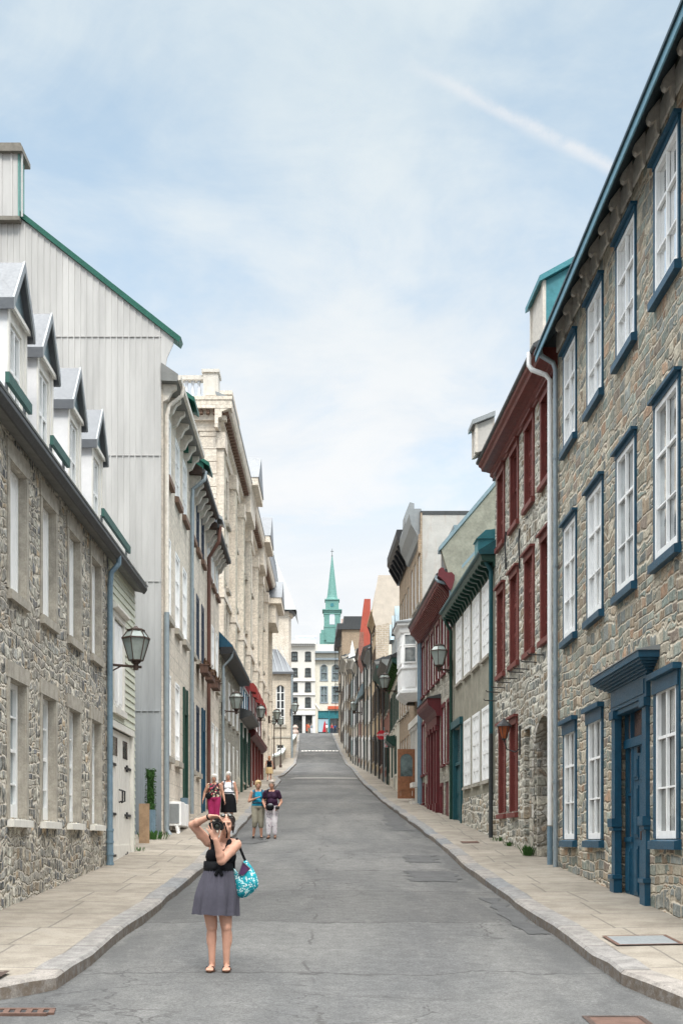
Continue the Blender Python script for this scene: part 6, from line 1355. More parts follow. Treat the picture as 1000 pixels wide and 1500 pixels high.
tuft('low weeds below the closed red shutters', R2.p(31.9,SW(31.9),.08), 50, .14, spread=.25)
tuft('sparse weeds along the wall of the grey rubble house', L1.p(28.9,SW(28.9),.12), 30, .12, spread=.2)
for i, (fr, a) in enumerate(((L3,44.0),(L3,45.9),(L4,48.3))):
    b = root('flower_box', ['rusty flower box with withered plants below the middle blue-shuttered window','rusty flower box with withered plants at the far blue-shuttered window','rusty flower box with withered plants on the house with the brown downpipe'][i], 'flower box', fr.p(a,6.1,.2), 'window flower boxes')
    m = MB(fr.p); m.ab(a-.6,a+.6,5.95,6.22,.14,.42); m.ab(a-.62,a+.62,6.2,6.25,.12,.44); part('box', m, 'rust', b)
    r_ = random.Random(i); m = MB()
    for k in range(90):
        q = fr.p(a+r_.uniform(-.6,.6),6.2,r_.uniform(.16,.45)); u = V((r_.uniform(-.1,.1),r_.uniform(-.1,.1),r_.uniform(-.22,.32))); w_ = V((r_.uniform(-.05,.05),r_.uniform(-.05,.05),.02)); m.add([q,q+u*.5+w_,q+u,q+u*.5-w_],[(0,1,2,3)])
    part('plant', m, 'plant_brown', b, fix=False)
# covers and gratings set in the ground
zr = lambda x, y: RD(x,y)
b = root('drain_grate', 'rusty slotted drain grate at the left street corner', 'drain', (-3.35,10.75,zr(-3.3,10.75)))
m = MB(); z = G(10.75)+.012
m.box(-4.0,-2.45,10.58,10.64,z-.03,z+.012); m.box(-4.0,-2.45,10.88,10.94,z-.03,z+.012)
for i in range(16): x0 = -3.95+i*.1; m.box6([(x0,10.64,z-.03),(x0+.05,10.64,z-.03),(x0+.01,10.88,z-.03),(x0-.04,10.88,z-.03),(x0,10.64,z+.01),(x0+.05,10.64,z+.01),(x0+.01,10.88,z+.01),(x0-.04,10.88,z+.01)])
part('grating', m, 'rust', b)
m = MB(); m.add([(-3.95,10.64,z-.002),(-2.5,10.64,z-.002),(-2.5,10.88,z-.002),(-3.95,10.88,z-.002)],[(0,1,2,3)]); part('drain_pit', m, 'iron_black', b, fix=False)
def cover(label, nm, x0,x1,y0,y1, f, mat, rim, off=.006):
    b = root(nm, label, 'cover', ((x0+x1)/2,(y0+y1)/2,f(x0,(y0+y1)/2)))
    m = MB(); m.add([(x0,y0,f(x0,y0)+off),(x1,y0,f(x1,y0)+off),(x1,y1,f(x1,y1)+off),(x0,y1,f(x0,y1)+off)],[(0,1,2,3)]); part('plate', m, mat, b, fix=False)
    m = MB(); e = .05
    for a0,a1,c0,c1 in ((x0-e,x1+e,y0-e,y0),(x0-e,x1+e,y1,y1+e),(x0-e,x0,y0,y1),(x1,x1+e,y0,y1)): m.add([(a0,c0,f(a0,c0)+off+.004),(a1,c0,f(a1,c0)+off+.004),(a1,c1,f(a1,c1)+off+.004),(a0,c1,f(a0,c1)+off+.004)],[(0,1,2,3)])
    part('rim', m, rim, b, fix=False)
def pv(x,y):      # pavement height, right side
    c = lerp_table(KR,y)+.29; e = lerp_table(WR,y); return G(y)+.144+.05*max(0,(x-c)/(e-c))
def pvl(x,y):
    c = lerp_table(KL,y)-.29; e = lerp_table(WL,y); return G(y)+.144+.05*max(0,(x-c)/(e-c))
cover('square steel hatch with rusty edge in the right pavement by the blue door', 'pavement_hatch', 3.28,3.95,13.95,14.65, pv, 'metal_grey', 'rust', .012)
cover('rusty manhole plate at the bottom right corner of the road', 'manhole_cover', 2.2,2.62,9.95,10.52, lambda x,y: G(y)+crown(y), 'rust', 'iron_brown', .01)
cover('small dark metal plate in the left corner pavement', 'pavement_plate', -3.7,-3.18,11.7,11.95, lambda x,y: G(y)+.165, 'iron_brown', 'iron_brown', .01)
cover('small rusty cover in the right pavement before the teal pipe', 'pavement_cover', 3.4,3.75,31.5,32.0, pv, 'rust', 'rust', .012)
# ------------------------------------------------------------------ people
def rcone(m, p0, p1, r0, r1, n=14):
    p0, p1 = V(p0), V(p1); d = p1-p0; L = d.length
    if L < 1e-6: d = V((0,0,1)); L = 1e-6
    u = d/L; ts = []
    for i in range(5): a = -PI/2+PI/2*i/4.0; ts.append((r0*math.sin(a), r0*math.cos(a)))
    for i in range(1, 5): ts.append((L*i/5, r0+(r1-r0)*i/5))
    for i in range(5): a = PI/2*i/4; ts.append((L+r1*math.sin(a), r1*math.cos(a)))
    q = u.orthogonal().normalized(); w_ = u.cross(q); k0 = len(m.v)
    for h, r in ts:
        for j in range(n): m.v.append(p0+u*h+(q*math.cos(2*PI*j/n)+w_*math.sin(2*PI*j/n))*max(r, 1e-4))
    for i in range(len(ts)-1):
        for j in range(n): m.f.append((k0+i*n+j,k0+i*n+(j+1)%n,k0+(i+1)*n+(j+1)%n,k0+(i+1)*n+j))
    m.f.append(tuple(k0+j for j in reversed(range(n)))); m.f.append(tuple(k0+(len(ts)-1)*n+j for j in range(n)))
def ell(m, c, r, rot=None, n=16):
    k0 = len(m.v); c = V(c); R = rot or Matrix.Identity(3)
    for i in range(n//2+1):
        t = -PI/2+PI*i/(n//2)
        for j in range(n): m.v.append(c+R@V((r[0]*max(math.cos(t),1e-3)*math.cos(2*PI*j/n), r[1]*max(math.cos(t),1e-3)*math.sin(2*PI*j/n), r[2]*math.sin(t))))
    for i in range(n//2):
        for j in range(n): m.f.append((k0+i*n+j,k0+i*n+(j+1)%n,k0+(i+1)*n+(j+1)%n,k0+(i+1)*n+j))
    m.f.append(tuple(k0+j for j in reversed(range(n)))); m.f.append(tuple(k0+(n//2)*n+j for j in range(n)))
def fuse(m, mat, vox, sm=4, name='body', M=None, post=None):
    """weld overlapping volumes into one continuous skin"""
    me = m.mesh(name, mat); o = bpy.data.objects.new(name, me); C.objects.link(o)
    md = o.modifiers.new('r', 'REMESH'); md.mode = 'VOXEL'; md.voxel_size = vox
    dg = bpy.context.evaluated_depsgraph_get(); e = bpy.data.meshes.new_from_object(o.evaluated_get(dg)); bpy.data.objects.remove(o); bpy.data.meshes.remove(me)
    bm = bmesh.new(); bm.from_mesh(e)
    for _ in range(sm): bmesh.ops.smooth_vert(bm, verts=bm.verts, factor=.5, use_axis_x=True, use_axis_y=True, use_axis_z=True)
    if post:
        for v_ in bm.verts: v_.co = V(post(v_.co))
    if M: bmesh.ops.transform(bm, matrix=M, verts=bm.verts)
    bm.to_mesh(e); bm.free(); e.polygons.foreach_set('use_smooth', [True]*len(e.polygons))
    e.materials.clear(); e.materials.append(MATS[mat]); e.name = name; return e
def hand(m, wrist, d, side_, s=1.0, curl=.35, spread=.12, n_=None):
    """palm with four separate jointed fingers and a thumb on the palm's edge"""
    w_ = V(wrist); d = V(d).normalized(); sd_ = V(side_); sd_ = (sd_-d*sd_.dot(d)).normalized(); nn = d.cross(sd_).normalized() if n_ is None else V(n_)
    for i, (off, ln) in enumerate(((.030,.072),(.010,.080),(-.010,.075),(-.028,.060))):
        k = w_ + d*.085*s + sd_*off*s
        rcone(m, w_+sd_*off*.5*s+d*.005, k, .015*s, .0125*s, 8)
        a = d + sd_*(off*spread*30/1.0); a.normalize(); p = k
        for j, f in enumerate((.45,.32,.23)):
            c = curl*(j+.6); dirv = (a*math.cos(c)+nn*math.sin(c)).normalized(); q = p+dirv*ln*f*s; rcone(m, p, q, (.0095-.0008*j)*s, (.0088-.001*j)*s, 8); p = q
    b0 = w_ + d*.025*s + sd_*.024*s; b1 = b0 + (d*.6+sd_*.75).normalized()*.042*s; b2 = b1 + (d*.85+sd_*.3+nn*.3).normalized()*.034*s
    rcone(m, b0, b1, .014*s, .0115*s, 8); rcone(m, b1, b2, .0108*s, .009*s, 8)
def face(m, h, f=-1, s=1.0):
    """skull, jaw, nose, lips, ears about the head centre h; f = facing along y"""
    h = V(h); g = lambda x,y,z: h+V((x*s, f*y*s, z*s))
    ell(m, g(0,-.012,.022), (.074*s,.092*s,.098*s)); ell(m, g(0,.022,-.045), (.056*s,.066*s,.068*s)); ell(m, g(0,.055,-.088), (.026*s,.024*s,.022*s))
    rcone(m, g(0,.082,.012), g(0,.104,-.022), .009*s, .014*s, 8); ell(m, g(0,.080,-.055), (.022*s,.012*s,.006*s)); ell(m, g(0,.078,-.066), (.018*s,.011*s,.006*s))
    for e in (-1,1):
        ell(m, g(e*.076,-.012,-.008), (.010*s,.020*s,.032*s)); ell(m, g(e*.034,.062,-.025), (.024*s,.02*s,.022*s)); rcone(m, g(e*.016,.082,.027), g(e*.046,.068,.027), .008*s, .007*s, 8)
def eyes(b, h, f, M, s=1.0):
    for e in (-1,1):
        m = MB(); ell(m, V(h)+V((e*.031*s, f*.080*s, .006*s)), (.012*s,.008*s,.007*s), n=8); me = m.mesh('eye','iron_brown'); me.transform(M); put('eye', me, b, ORG[b.name])
def person(label, pos, H=1.63, f=-1, yaw=0, skin='skin', hair='hair_blond', hair_kind='short', build=1.0, arms=None, legs=None, top=None, bottom=None, vox=.011, shoes='leather_brown', group=None, headturn=0, extra=None):
    """a standing or walking figure; local x = across, y = depth (f = way it faces), z = up"""
    b = root('person', label, 'person', pos, group); s = H/1.65; M = Matrix.Rotation(yaw,4,'Z') @ Matrix.Scale(s,4)
    wd = build; m = MB(); Y = lambda y: f*y
    arms = arms or {}; legs = legs or {}
    sh = {e: V((e*.165*wd, Y(-.01), 1.335)) for e in (-1,1)}
    el = {e: V(arms.get((e,'el'), (e*.235*wd, -.03, 1.07))) for e in (-1,1)}; wr = {e: V(arms.get((e,'wr'), (e*.255*wd, .05, .84))) for e in (-1,1)}
    for dct in (el, wr):
        for e in dct: dct[e].y *= f
    kn = {e: V(legs.get((e,'kn'), (e*.09, .015, .47))) for e in (-1,1)}; an = {e: V(legs.get((e,'an'), (e*.09, -.02, .085))) for e in (-1,1)}
    for dct in (kn, an):
        for e in dct: dct[e].y *= f
    def torso(mm, g=0):
        ell(mm, (0,Y(-.015),.93), (.172*wd+g,.128*wd+g,.14+g)); ell(mm, (0,Y(.012),1.05), (.148*wd+g,.118*wd+g,.14+g)); ell(mm, (0,0,1.21), (.152*wd+g,.112+g,.16+g))
        for e in (-1,1): ell(mm, (e*.068,Y(.07),1.205), (.072+g,.066+g,.066+g))
    torso(m)
    for e in (-1,1):
        rcone(m, (e*.05,Y(-.01),1.35), sh[e], .06, .056); rcone(m, sh[e], el[e], .05*wd, .040*wd); rcone(m, el[e], wr[e], .041*wd, .026)
        d = (wr[e]-el[e]).normalized(); hand(m, wr[e], d, V((0,f,0)) if abs(d.y) < .8 else V((-e,0,0)), s=1.05, curl=.3, n_=V((-e,0,0)) if abs(d.y) < .8 else None)
        hip = V((e*.085*wd,0,.88)); rcone(m, hip, kn[e], .092*wd, .058*wd); rcone(m, kn[e], an[e], .056*wd, .036); ell(m, kn[e].lerp(an[e],.3)+V((0,Y(-.018),0)), (.05*wd,.055*wd,.12))
        heel = V((an[e].x, an[e].y-f*.035, an[e].z-.045)); rcone(m, an[e], heel, .034, .03); rcone(m, heel, heel+V((e*.02,f*.17,-.012)), .03, .024)
    rcone(m, (0,Y(-.02),1.35), (0,Y(.0),1.47), .056, .05); hc = V((0,Y(.015),1.555))
    hm = MB(); face(m, hc, f)
    put('body', fuse(m, skin, vox, 3, 'body', M), b, pos)
    eyes(b, hc, f, M)
    hm = MB(); up = V((0,Y(-.028),.045))
    ell(hm, hc+up+V((0,Y(.012),.008)), (.094,.106,.094)); ell(hm, hc+V((0,Y(-.045),-.015)), (.092,.078,.095))
    for e in (-1,1): ell(hm, hc+V((e*.07,Y(.005),.02)), (.026,.05,.055))
    ell(hm, hc+V((.02,Y(.065),.082)), (.062,.032,.026))
    rr_ = random.Random(len(label))
    for i in range(26):
        a_ = rr_.uniform(0,2*PI); t = rr_.uniform(.0,1.3); q = V((.08*math.sin(t)*math.cos(a_), .09*math.sin(t)*math.sin(a_), .085*math.cos(t)))
        if q.y*f > .045 and q.z < .055: continue
        ell(hm, hc+up+q, (.028,.03,.024), n=8)
    if hair_kind == 'long': rcone(hm, hc+V((0,Y(-.085),0)), hc+V((0,Y(-.10),-.16)), .075, .05)
    if hair_kind == 'tied': ell(hm, hc+V((0,Y(-.10),.02)), (.04,.045,.045))
    put('hair', fuse(hm, hair, .010, 1, 'hair', M), b, pos)
    if top:
        mat, slv = top; t = MB(); 
        for k_ in (0,): 
            ell(t, (0,Y(-.01),.97), (.168*wd+.016,.125*wd+.018,.10)); ell(t, (0,Y(.012),1.06), (.148*wd+.018,.118*wd+.02,.15)); ell(t, (0,0,1.22), (.152*wd+.012,.112+.014,.155))
            for e in (-1,1): ell(t, (e*.068,Y(.07),1.205), (.082,.078,.076)); rcone(t, (e*.085,Y(-.01),1.34), (e*.125*wd,Y(-.01),1.345), .064, .062)
        if slv:
            for e in (-1,1): rcone(t, sh[e], sh[e].lerp(el[e], slv), .066*wd, .060*wd)
        put('top', fuse(t, mat, .012, 3, 'top', M), b, pos)
    if bottom:
        kind, mat, ln = bottom; t = MB()
        if kind == 'trousers':
            ell(t, (0,Y(-.015),.92), (.172*wd+.016,.128*wd+.016,.12))
            for e in (-1,1):
                hip = V((e*.085*wd,0,.87)); rcone(t, hip, kn[e], .100*wd, .078*wd)
                if ln < .46:
                    q = kn[e].lerp(an[e], (.47-ln)/.39); rcone(t, kn[e], q, .078*wd, .070*wd if ln > .2 else .066)
            put('trousers', fuse(t, mat, .012, 3, 'trousers', M), b, pos)
        else:
            rows = []
            for i in range(9):
                q = i/8; z = 1.02-(1.02-ln)*q; rx = (.155+.05*math.sin(min(1,q*2.2)*PI/2)+.03*q)*wd; ry = (.125+.045*math.sin(min(1,q*2.2)*PI/2)+.02*q)*wd
                rows.append([((rx+.012*q*math.cos(7*a_))*math.cos(a_), (ry+.012*q*math.cos(7*a_))*math.sin(a_), z) for a_ in [2*PI*j/40 for j in range(41)]])
            t.grid(rows); me = t.mesh('skirt', mat, smooth=True, fix=True); me.transform(M); put('skirt', me, b, pos)
    for e in (-1,1):
        if shoes:
            t = MB(); heel = V((an[e].x, an[e].y-f*.035, an[e].z-.055)); rcone(t, heel, heel+V((e*.02,f*.175,-.012)), .038, .033); put('shoe', fuse(t, shoes, .012, 1, 'shoe', M, post=lambda c: (c.x,c.y,max(c.z,min(.0,c.z)+.0))), b, pos)
    return b, M, dict(sh=sh, el=el, wr=wr, hc=hc)
def gadd(nm, m, mat, b, pos, M, smooth=False):
    me = m.mesh(nm, mat, smooth=smooth); me.transform(M); return put(nm, me, b, pos)
def thing_at(nm, label, cat, pos, M, pieces, group=None):
    b = root(nm, label, cat, pos, group)
    for pn, m, mat, smth in pieces: gadd(pn, m, mat, b, pos, M, smth)
    return b
# --- two women talking on the road
Y0 = 35.0; x0 = -2.08; p_ = V((x0,Y0,RD(x0,Y0)-.008))
b, M, J = person('person in bright turquoise sleeveless top and khaki cropped trousers walking on the road', p_, 1.62, hair='hair_blond', skin='skin_tan', build=1.08, top=('cloth_turquoise',0), bottom=('trousers','cloth_khaki',.36), arms={(-1,'el'):(-.26,-.02,1.08),(-1,'wr'):(-.07,.19,1.16),(1,'el'):(.25,-.02,1.07),(1,'wr'):(.20,.2,1.0)}, legs={(-1,'kn'):(-.10,.06,.48),(-1,'an'):(-.13,-.04,.11),(1,'kn'):(.08,.02,.47)}, shoes='iron_brown', yaw=.12)
m = MB()
for e in (-1,1): m.tube([(e*.105,.06,1.40),(e*.11,-.06,1.41),(e*.12,-.135,1.30),(e*.125,-.125,1.12),(e*.14,.03,1.0)],.02,6)
m2 = MB(); ell(m2,(0,.19,1.2),(.14,.08,.19))
m3 = MB(); m3.tube([(.17*math.cos(a),.145*math.sin(a)-.005,1.03) for a in [2*PI*i/20 for i in range(21)]],.017,6)
thing_at('backpack', 'dark backpack with straps worn over the bright turquoise top', 'backpack', p_, M, [('strap',m,'paint_navy',True),('pack',m2,'paint_navy',True),('waist_belt',m3,'paint_navy',True)])
x0 = -1.68; p_ = V((x0,Y0-.25,RD(x0,Y0)-.022))
b, M, J = person('person in dark purple T-shirt and white patterned trousers walking beside the turquoise top', p_, 1.62, hair='hair_grey', hair_kind='tied', skin='skin_tan', build=1.08, top=('cloth_purple',.55), bottom=('trousers','cloth_print',.15), arms={(-1,'el'):(-.26,-.05,1.08),(-1,'wr'):(-.17,.14,.90),(1,'el'):(.27,-.05,1.06),(1,'wr'):(.20,.12,.90)}, legs={(1,'kn'):(.08,.04,.48)}, shoes='leather_brown', yaw=-.1)
m = MB(); ell(m,(-.02,-.235,.90),(.13,.075,.10)); m2 = MB(); ell(m2,(.0,-.30,.965),(.075,.03,.045)); m3 = MB(); m3.tube([(-.1,-.2,.98),(-.13,-.16,1.2),(-.12,-.06,1.41),(.0,.07,1.42)],.014,6)
thing_at('waist_bag', 'black and grey bag carried in front of the white patterned trousers', 'bag', p_, M, [('pouch',m,'cloth_black',True),('flap',m2,'metal_pale',True),('strap',m3,'cloth_black',True)])
m = MB(); m.box(.13,.24,-.2,-.13,.84,.93); m2 = MB(); m2.lathe((0,0,0),[(.03,0),(.03,.06)],10); m2.v = [V((.18,-.2-q.z,.885))+V((q.x,0,q.y)) for q in m2.v]
thing_at('camera', 'black camera hanging at the hip of the person in purple', 'camera', p_, M, [('camera_body',m,'camera_black',False),('lens',m2,'camera_black',True)])
# --- two on the left pavement
Y0 = 38.0; x0 = -3.62; p_ = V((x0,Y0,pvl(x0,Y0)-.01))
b, M, J = person('person with white hair in colourful floral sleeveless top and bright pink trousers', p_, 1.60, hair='hair_white', skin='skin_tan', build=1.2, top=('cloth_floral',0), bottom=('trousers','cloth_pink',.3), arms={(-1,'el'):(-.30,-.02,1.08),(-1,'wr'):(-.34,.08,.86),(1,'el'):(.28,-.02,1.07),(1,'wr'):(.34,.08,.84)}, shoes='leather_brown')
m = MB(); ell(m,(-.17,-.14,.98),(.10,.06,.10)); m2 = MB(); m2.tube([(-.15,-.19,1.06),(-.02,-.17,1.22),(.11,-.1,1.39),(.1,.05,1.40)],.012,6)
thing_at('shoulder_bag', 'black shoulder bag worn across the floral top', 'bag', p_, M, [('pouch',m,'cloth_black',True),('strap',m2,'paint_navy',True)])
x0 = -3.22; p_ = V((x0,Y0+.5,pvl(x0,Y0)+.03))
b, M, J = person('person with white hair in white sleeveless top and black skirt with backpack straps', p_, 1.66, hair='hair_white', build=1.08, top=('cloth_white',0), bottom=('skirt','cloth_black',.42), shoes='leather_brown')
m = MB()
for e in (-1,1): m.tube([(e*.105,.06,1.41),(e*.11,-.06,1.42),(e*.125,-.13,1.30),(e*.13,-.11,1.12),(e*.15,.03,1.0)],.018,6)
m2 = MB(); ell(m2,(0,.19,1.2),(.15,.08,.2)); m3 = MB(); m3.tube([(.175*math.cos(a),.15*math.sin(a)-.005,1.04) for a in [2*PI*i/20 for i in range(21)]],.016,6)
thing_at('backpack', 'navy backpack with straps worn over the white sleeveless top', 'backpack', p_, M, [('strap',m,'paint_navy',True),('pack',m2,'paint_navy',True),('waist_belt',m3,'paint_navy',True)])
# --- walking away up the pavement
Y0 = 79.0; x0 = -3.98; p_ = V((x0,Y0,pvl(x0,Y0)))
b, M, J = person('person with auburn hair in black top and tan skirt walking away uphill', p_, 1.66, f=1, hair='hair_auburn', hair_kind='long', top=('cloth_black',0), bottom=('skirt','cloth_tan',.55), vox=.016, legs={(-1,'kn'):(-.09,-.02,.48),(-1,'an'):(-.1,-.18,.16)}, shoes='cloth_black')
# --- small figures at the top
for lb, px, Y0, tp, bt, sk, hr in (('tiny person in blue top at the top of the street','490.5',216,'cloth_blue','paint_navy','skin_tan','hair_dark'),('tiny person in red top before the teal shop front','486',221,'cloth_red','paint_navy','skin','hair_blond'),('tiny person in white top beside the shop poster','478.5',222,'cloth_white','cloth_khaki','skin_tan','hair_dark'),('tiny person in orange top before the white building','452',222,'sign_orange','cloth_khaki','skin','hair_blond'),('tiny person in dark clothes on the far right pavement','498',200,'cloth_black','iron_brown','skin_tan','hair_dark'),('tiny person in pale blue before the white building','456',221,'metal_blue_roof','cloth_white','skin','hair_grey')):
    x0 = (float(px)-485)/1800*Y0; person(lb, V((x0,Y0,G(Y0)+(.15 if Y0 < 210 else .0))), 1.72, f=-1, skin=sk, hair=hr, top=(tp,.5), bottom=('trousers',bt,.12), vox=.03)
# ------------------------------------------------------------------ the photographer in the road
X0 = (323-485)/1800*13.1; Y0 = 13.1; Z0 = RD(X0,Y0)
W = V((X0,Y0,Z0))
b = root('person', 'person photographing the viewer, black top over grey skirt, teal bag on the arm', 'person', W)
I = Matrix.Identity(4)
m = MB()
# legs
for e, kx, ax, tx in ((-1,-.092,-.092,-.105),(1,.062,.062,.072)):
    hip = V((-.055+e*.085,0,.86)); kn = V((kx,-.01,.465)); an = V((ax,.015,.09))
    rcone(m, hip, kn, .098, .060); rcone(m, kn, an, .055, .033); ell(m, kn.lerp(an,.30)+V((e*.006,.022,0)), (.056,.057,.15)); ell(m, kn+V((0,-.02,0)), (.05,.045,.06))
    heel = V((ax,.045,.045)); rcone(m, an, heel, .036, .033); rcone(m, heel, V((tx,-.11,.030)), .033, .026); ell(m, V((tx,-.09,.03)), (.045,.06,.02))
    for i in range(5): rcone(m, (tx-.032+i*.016,-.12,.026), (tx-.034+i*.017,-.165+.006*abs(i-(1 if e>0 else 3)),.020), .0105, .009, 8)
# trunk
ell(m, (-.045,0,.95), (.165,.125,.15)); ell(m, (-.015,-.01,1.09), (.138,.11,.14)); ell(m, (.01,-.005,1.24), (.150,.11,.15))
for e in (-1,1): ell(m, (.005+e*.07,-.08,1.225), (.078,.066,.068))
shR = V((-.130,-.01,1.375)); shL = V((.168,-.02,1.345)); hc = V((.070,-.075,1.555))
rcone(m, (-.03,0,1.36), shR, .062, .058); rcone(m, (.07,0,1.36), shL, .062, .058); rcone(m, (.035,0,1.36), (.058,-.045,1.47), .058, .052)
face(m, hc, -1, .98)
# raised right arm: elbow out, hand over the top of the camera
elR = V((-.288,-.10,1.555)); wrR = V((-.088,-.235,1.640))
rcone(m, shR, elR, .055, .046); rcone(m, elR, wrR, .044, .027); ell(m, shR.lerp(elR,.45)+V((0,0,-.008)), (.058,.048,.055)); ell(m, elR.lerp(wrR,.3), (.05,.045,.046))
hand(m, wrR, V((.83,-.25,-.10)), V((0,.75,-.5)), 1.02, .62, .10, n_=V((.25,-.15,-.95)).normalized())
# left arm: elbow tucked in front, hand cradling the lens from below
elL = V((.030,-.225,1.175)); wrL = V((-.022,-.300,1.395))
rcone(m, shL, elL, .060, .050); rcone(m, elL, wrL, .048, .029); ell(m, shL.lerp(elL,.4), (.058,.056,.07)); ell(m, elL.lerp(wrL,.28), (.047,.046,.065))
hand(m, wrL, V((-.38,-.12,.90)), V((.92,.0,.40)), 1.08, .12, .34, n_=V((.25,.6,.2)).normalized())
put('body', fuse(m, 'skin', .0055, 7, 'body'), b, W)
eyes(b, hc, -1, I, .98)
# hair drawn back, sunglasses pushed up
h = MB(); ell(h, hc+V((.006,.028,.036)), (.082,.094,.088)); ell(h, hc+V((.05,.02,-.005)), (.04,.05,.06)); ell(h, hc+V((.03,.115,.03)), (.05,.045,.05)); rcone(h, hc+V((.074,-.02,-.02)), hc+V((.07,0,-.085)), .016, .008, 8)
put('hair', fuse(h, 'hair_dark', .007, 2, 'hair'), b, W)
g = MB()
for e in (-1,1): ell(g, hc+V((e*.036+.004,-.062,.098)), (.030,.014,.022), Matrix.Rotation(-.7,3,'X'), 10)
g.tube([hc+V((.07,-.05,.095)), hc+V((.088,0,.07)), hc+V((.088,.05,.03))],.005,5); put('sunglasses', g.mesh('sunglasses','lens_glass',smooth=True), b, W)
# black bodice
t = MB(); ell(t, (-.018,-.008,1.10), (.148,.122,.10)); ell(t, (.004,-.004,1.215), (.168,.124,.135))
for e in (-1,1): ell(t, (.005+e*.07,-.085,1.225), (.088,.076,.076))
for e, q in ((-1,-.075),(1,.100)):
    rcone(t, (q*.8+.01,-.095,1.28), (q,-.055,1.375), .042, .030, 10); rcone(t, (q,-.055,1.375), (q,.01,1.412), .022, .022, 10); rcone(t, (q,.01,1.412), (q,.085,1.33), .022, .03, 10)
put('bodice', fuse(t, 'cloth_black', .007, 4, 'bodice'), b, W)
t = MB(); rows = []
for z, g_ in ((1.065,.0),(1.07,.008),(1.12,.010),(1.165,.008),(1.17,0)):
    rows.append([(-.022+(.150+g_)*math.cos(a), -.008+(.126+g_)*math.sin(a), z) for a in [2*PI*j/40 for j in range(41)]])
t.grid(rows); bl = put('belt', t.mesh('belt','cloth_belt',smooth=True), b, W)
t = MB(); 
for e in (-1,1): ell(t, (-.005+e*.035,-.150,1.105), (.042,.018,.026), Matrix.Rotation(e*.4,3,'Y'), 10); rcone(t, (-.005,-.15,1.095), (-.005+e*.03,-.155,1.03), .014, .02, 8)
put('bow', fuse(t,'cloth_black',.006,2,'bow'), bl, W)
# gathered skirt with soft folds
t = MB(); rows = []; NA = 120
for i in range(30):
    q = i/29; z = 1.085-(1.085-.595)*q; ez_ = math.sin(min(1,q*1.5)*PI/2)
    rx = .146+.064*ez_+.026*q; ry = .124+.055*ez_+.03*q; cx = -.022-.035*q
    row = []
    for j in range(NA+1):
        a = 2*PI*j/NA; fold = (.0085*math.sin(26*a+1.3*math.sin(3*a))*(1-q)**1.4 + q*(.017*math.sin(9*a+.6+.8*math.sin(2*a))+.010*math.sin(5*a+2.1)+.006*math.sin(17*a)))
        zz = z + q*q*(.012*math.cos(a+2.6)+.004*math.sin(9*a))
        row.append((cx+(rx+fold)*math.cos(a), (ry+fold)*math.sin(a)-.004, zz))
    rows.append(row)
t.grid(rows); me = t.mesh('skirt','cloth_slate',smooth=True); put('skirt', me, b, W)
# wrist band, flip-flops
t = MB(); d = (wrR-elR).normalized(); t.tube([wrR-d*.028, wrR-d*.008],.031,14); put('wristband', t.mesh('wristband','cloth_black',smooth=True), b, W)
for e, ax, tx in ((-1,-.092,-.105),(1,.062,.072)):
    t = MB(); o_ = []
    for i in range(25):
        a = 2*PI*i/24; yy = -.055-.125*math.cos(a); xx = ax+(tx-ax)*(.06-yy)/.24+.047*math.sin(a)*(1.0 if yy < -.03 else .8); o_.append((xx,yy))
    o_ = o_[:-1]; k = len(o_); t.add([(x,y,.0) for x,y in o_]+[(x,y,.016) for x,y in o_],[tuple(range(k)),tuple(range(2*k-1,k-1,-1))]+[(i,(i+1)%k,k+(i+1)%k,k+i) for i in range(k)])
    fl = put('sandal', t.mesh('sandal','leather_brown'), b, W)
    t = MB(); t.tube([(tx-.048,-.05,.015),(tx-.035,-.08,.048),(tx+.004*e,-.128,.042),(tx+.004*e,-.135,.015)],.006,6); t.tube([(tx+.045,-.05,.015),(tx+.033,-.08,.05),(tx+.004*e,-.128,.042)],.006,6); put('sandal_strap', t.mesh('sandal_strap','cloth_black'), fl, W)
# the camera she holds
cb = root('camera', 'black camera with big round lens held up to the eye by the nearest person', 'camera', W)
cc = V((-.012,-.245,1.545))
t = MB(); t.box(cc.x-.072,cc.x+.068,cc.y-.01,cc.y+.055,cc.z-.05,cc.z+.045); put('camera_body', t.mesh('camera_body','camera_black',bevel=.012), cb, W)
t = MB(); t.box(cc.x-.028,cc.x+.03,cc.y-.02,cc.y+.045,cc.z+.04,cc.z+.082); t.box(cc.x-.07,cc.x-.035,cc.y-.03,cc.y+.05,cc.z-.045,cc.z+.03); put('prism', t.mesh('prism','camera_black',bevel=.01), cb, W)
def ylathe(prof, n=22):
    t = MB(); k = MB(); k.lathe((0,0,0),prof,n); t.v = [V((cc.x+.005+q.x, cc.y-.01-q.z, cc.z-.008+q.y)) for q in k.v]; t.f = k.f; return t
put('lens', ylathe([(.036,0),(.038,.03),(.041,.032),(.041,.07),(.038,.075),(.040,.08),(.040,.105),(.034,.105),(.033,.085)]).mesh('lens','camera_black',smooth=False), cb, W)
put('lens_glass', ylathe([(.033,.078),(.026,.086),(.012,.091)]).mesh('lens_glass','lens_glass',smooth=True), cb, W)
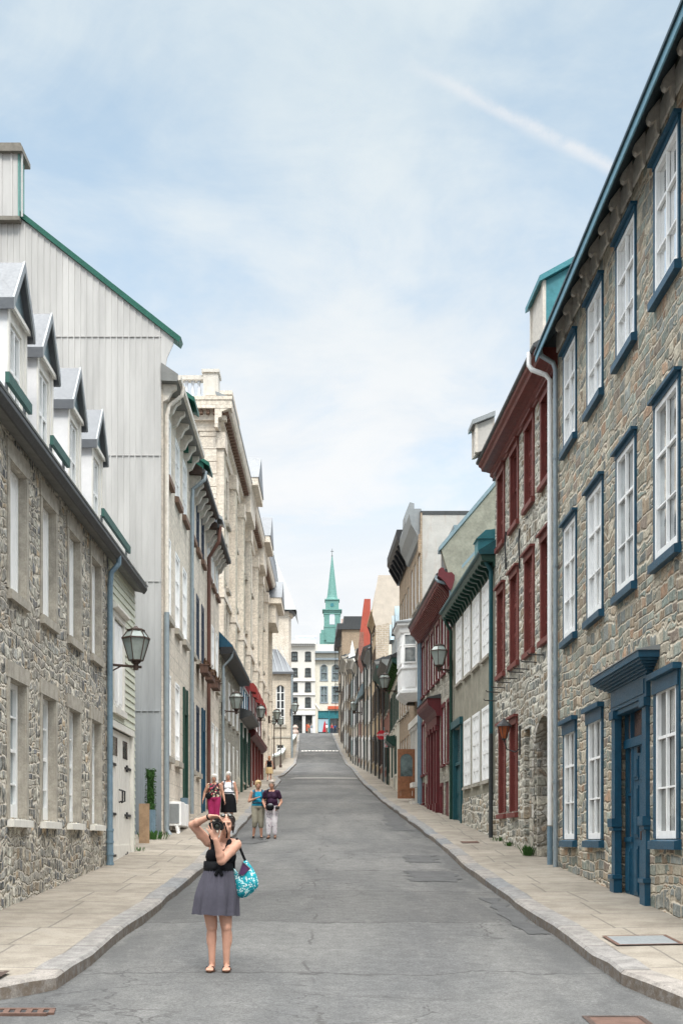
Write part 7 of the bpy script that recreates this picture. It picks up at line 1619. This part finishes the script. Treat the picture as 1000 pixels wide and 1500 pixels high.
t = MB(); t.tube([(cc.x-.08,cc.y+.02,cc.z+.03),(-.095,-.22,1.49),(-.092,-.21,1.42),(-.075,-.17,1.36),(-.06,-.12,1.40),(-.02,-.06,1.415)],.011,6); t.tube([(cc.x+.072,cc.y+.02,cc.z+.03),(.085,-.17,1.47),(.075,-.10,1.42),(.05,-.02,1.42)],.008,6); put('neck_strap', t.mesh('neck_strap','cloth_black',smooth=True), cb, W)
# shoulder bag: slouchy turquoise sack with dark opening, hanging from her left shoulder
sb = root('shoulder_bag', 'turquoise and white patterned slouchy shoulder bag with a purple lining', 'bag', W)
cy = .02; ctr = V((.268,0,.925))
outl = [(.129,1.10),(.134,1.04),(.140,.965),(.152,.87),(.173,.785),(.215,.772),(.262,.778),(.312,.805),(.358,.846),(.392,.882),(.405,.92),(.402,.955),(.391,.995),(.368,1.05),(.339,1.10),(.305,1.145),(.272,1.182),(.246,1.172),(.228,1.115),(.206,1.055),(.188,1.028),(.165,1.045),(.145,1.09)]
t = MB(); rows = []
for i in range(15):
    ph = -PI/2+PI*i/14; ro = max(math.cos(ph), .0)
    row = []
    for x, z in outl+outl[:1]:
        wr_ = .006*math.sin(x*70+z*40)*ro*(1-ro)*4; row.append((ctr.x+(x-ctr.x)*ro, cy+(.082*math.sin(ph)+wr_)*(1-.35*max(0,(z-.95)/.25)), ctr.z+(z-ctr.z)*ro))
    rows.append(row)
t.grid(rows); put('sack', t.mesh('sack','bag_print',smooth=True), sb, W)
lin = [(.190,1.030),(.236,1.158),(.262,1.140),(.318,1.088),(.246,1.018)]
t = MB(); t.add([(x, cy-.078+.06*max(0,(z-1.0)/.18), z) for x,z in lin],[(0,1,2,3,4)]); put('lining', t.mesh('lining','cloth_purple_lining',fix=False), sb, W)
t = MB(); t.tube([(x, cy-.080+.06*max(0,(z-1.0)/.18), z) for x,z in [lin[0],lin[1],lin[2],lin[3]]],.006,6); put('rim', t.mesh('rim','metal_pale'), sb, W)
t = MB(); t.tube([(.140,cy,1.09),(.148,-.06,1.22),(.168,-.075,1.34),(.176,-.03,1.405),(.186,.05,1.37),(.215,.04,1.28),(.262,cy,1.17)],.014,8); put('strap', t.mesh('strap','cloth_black',smooth=True), sb, W)
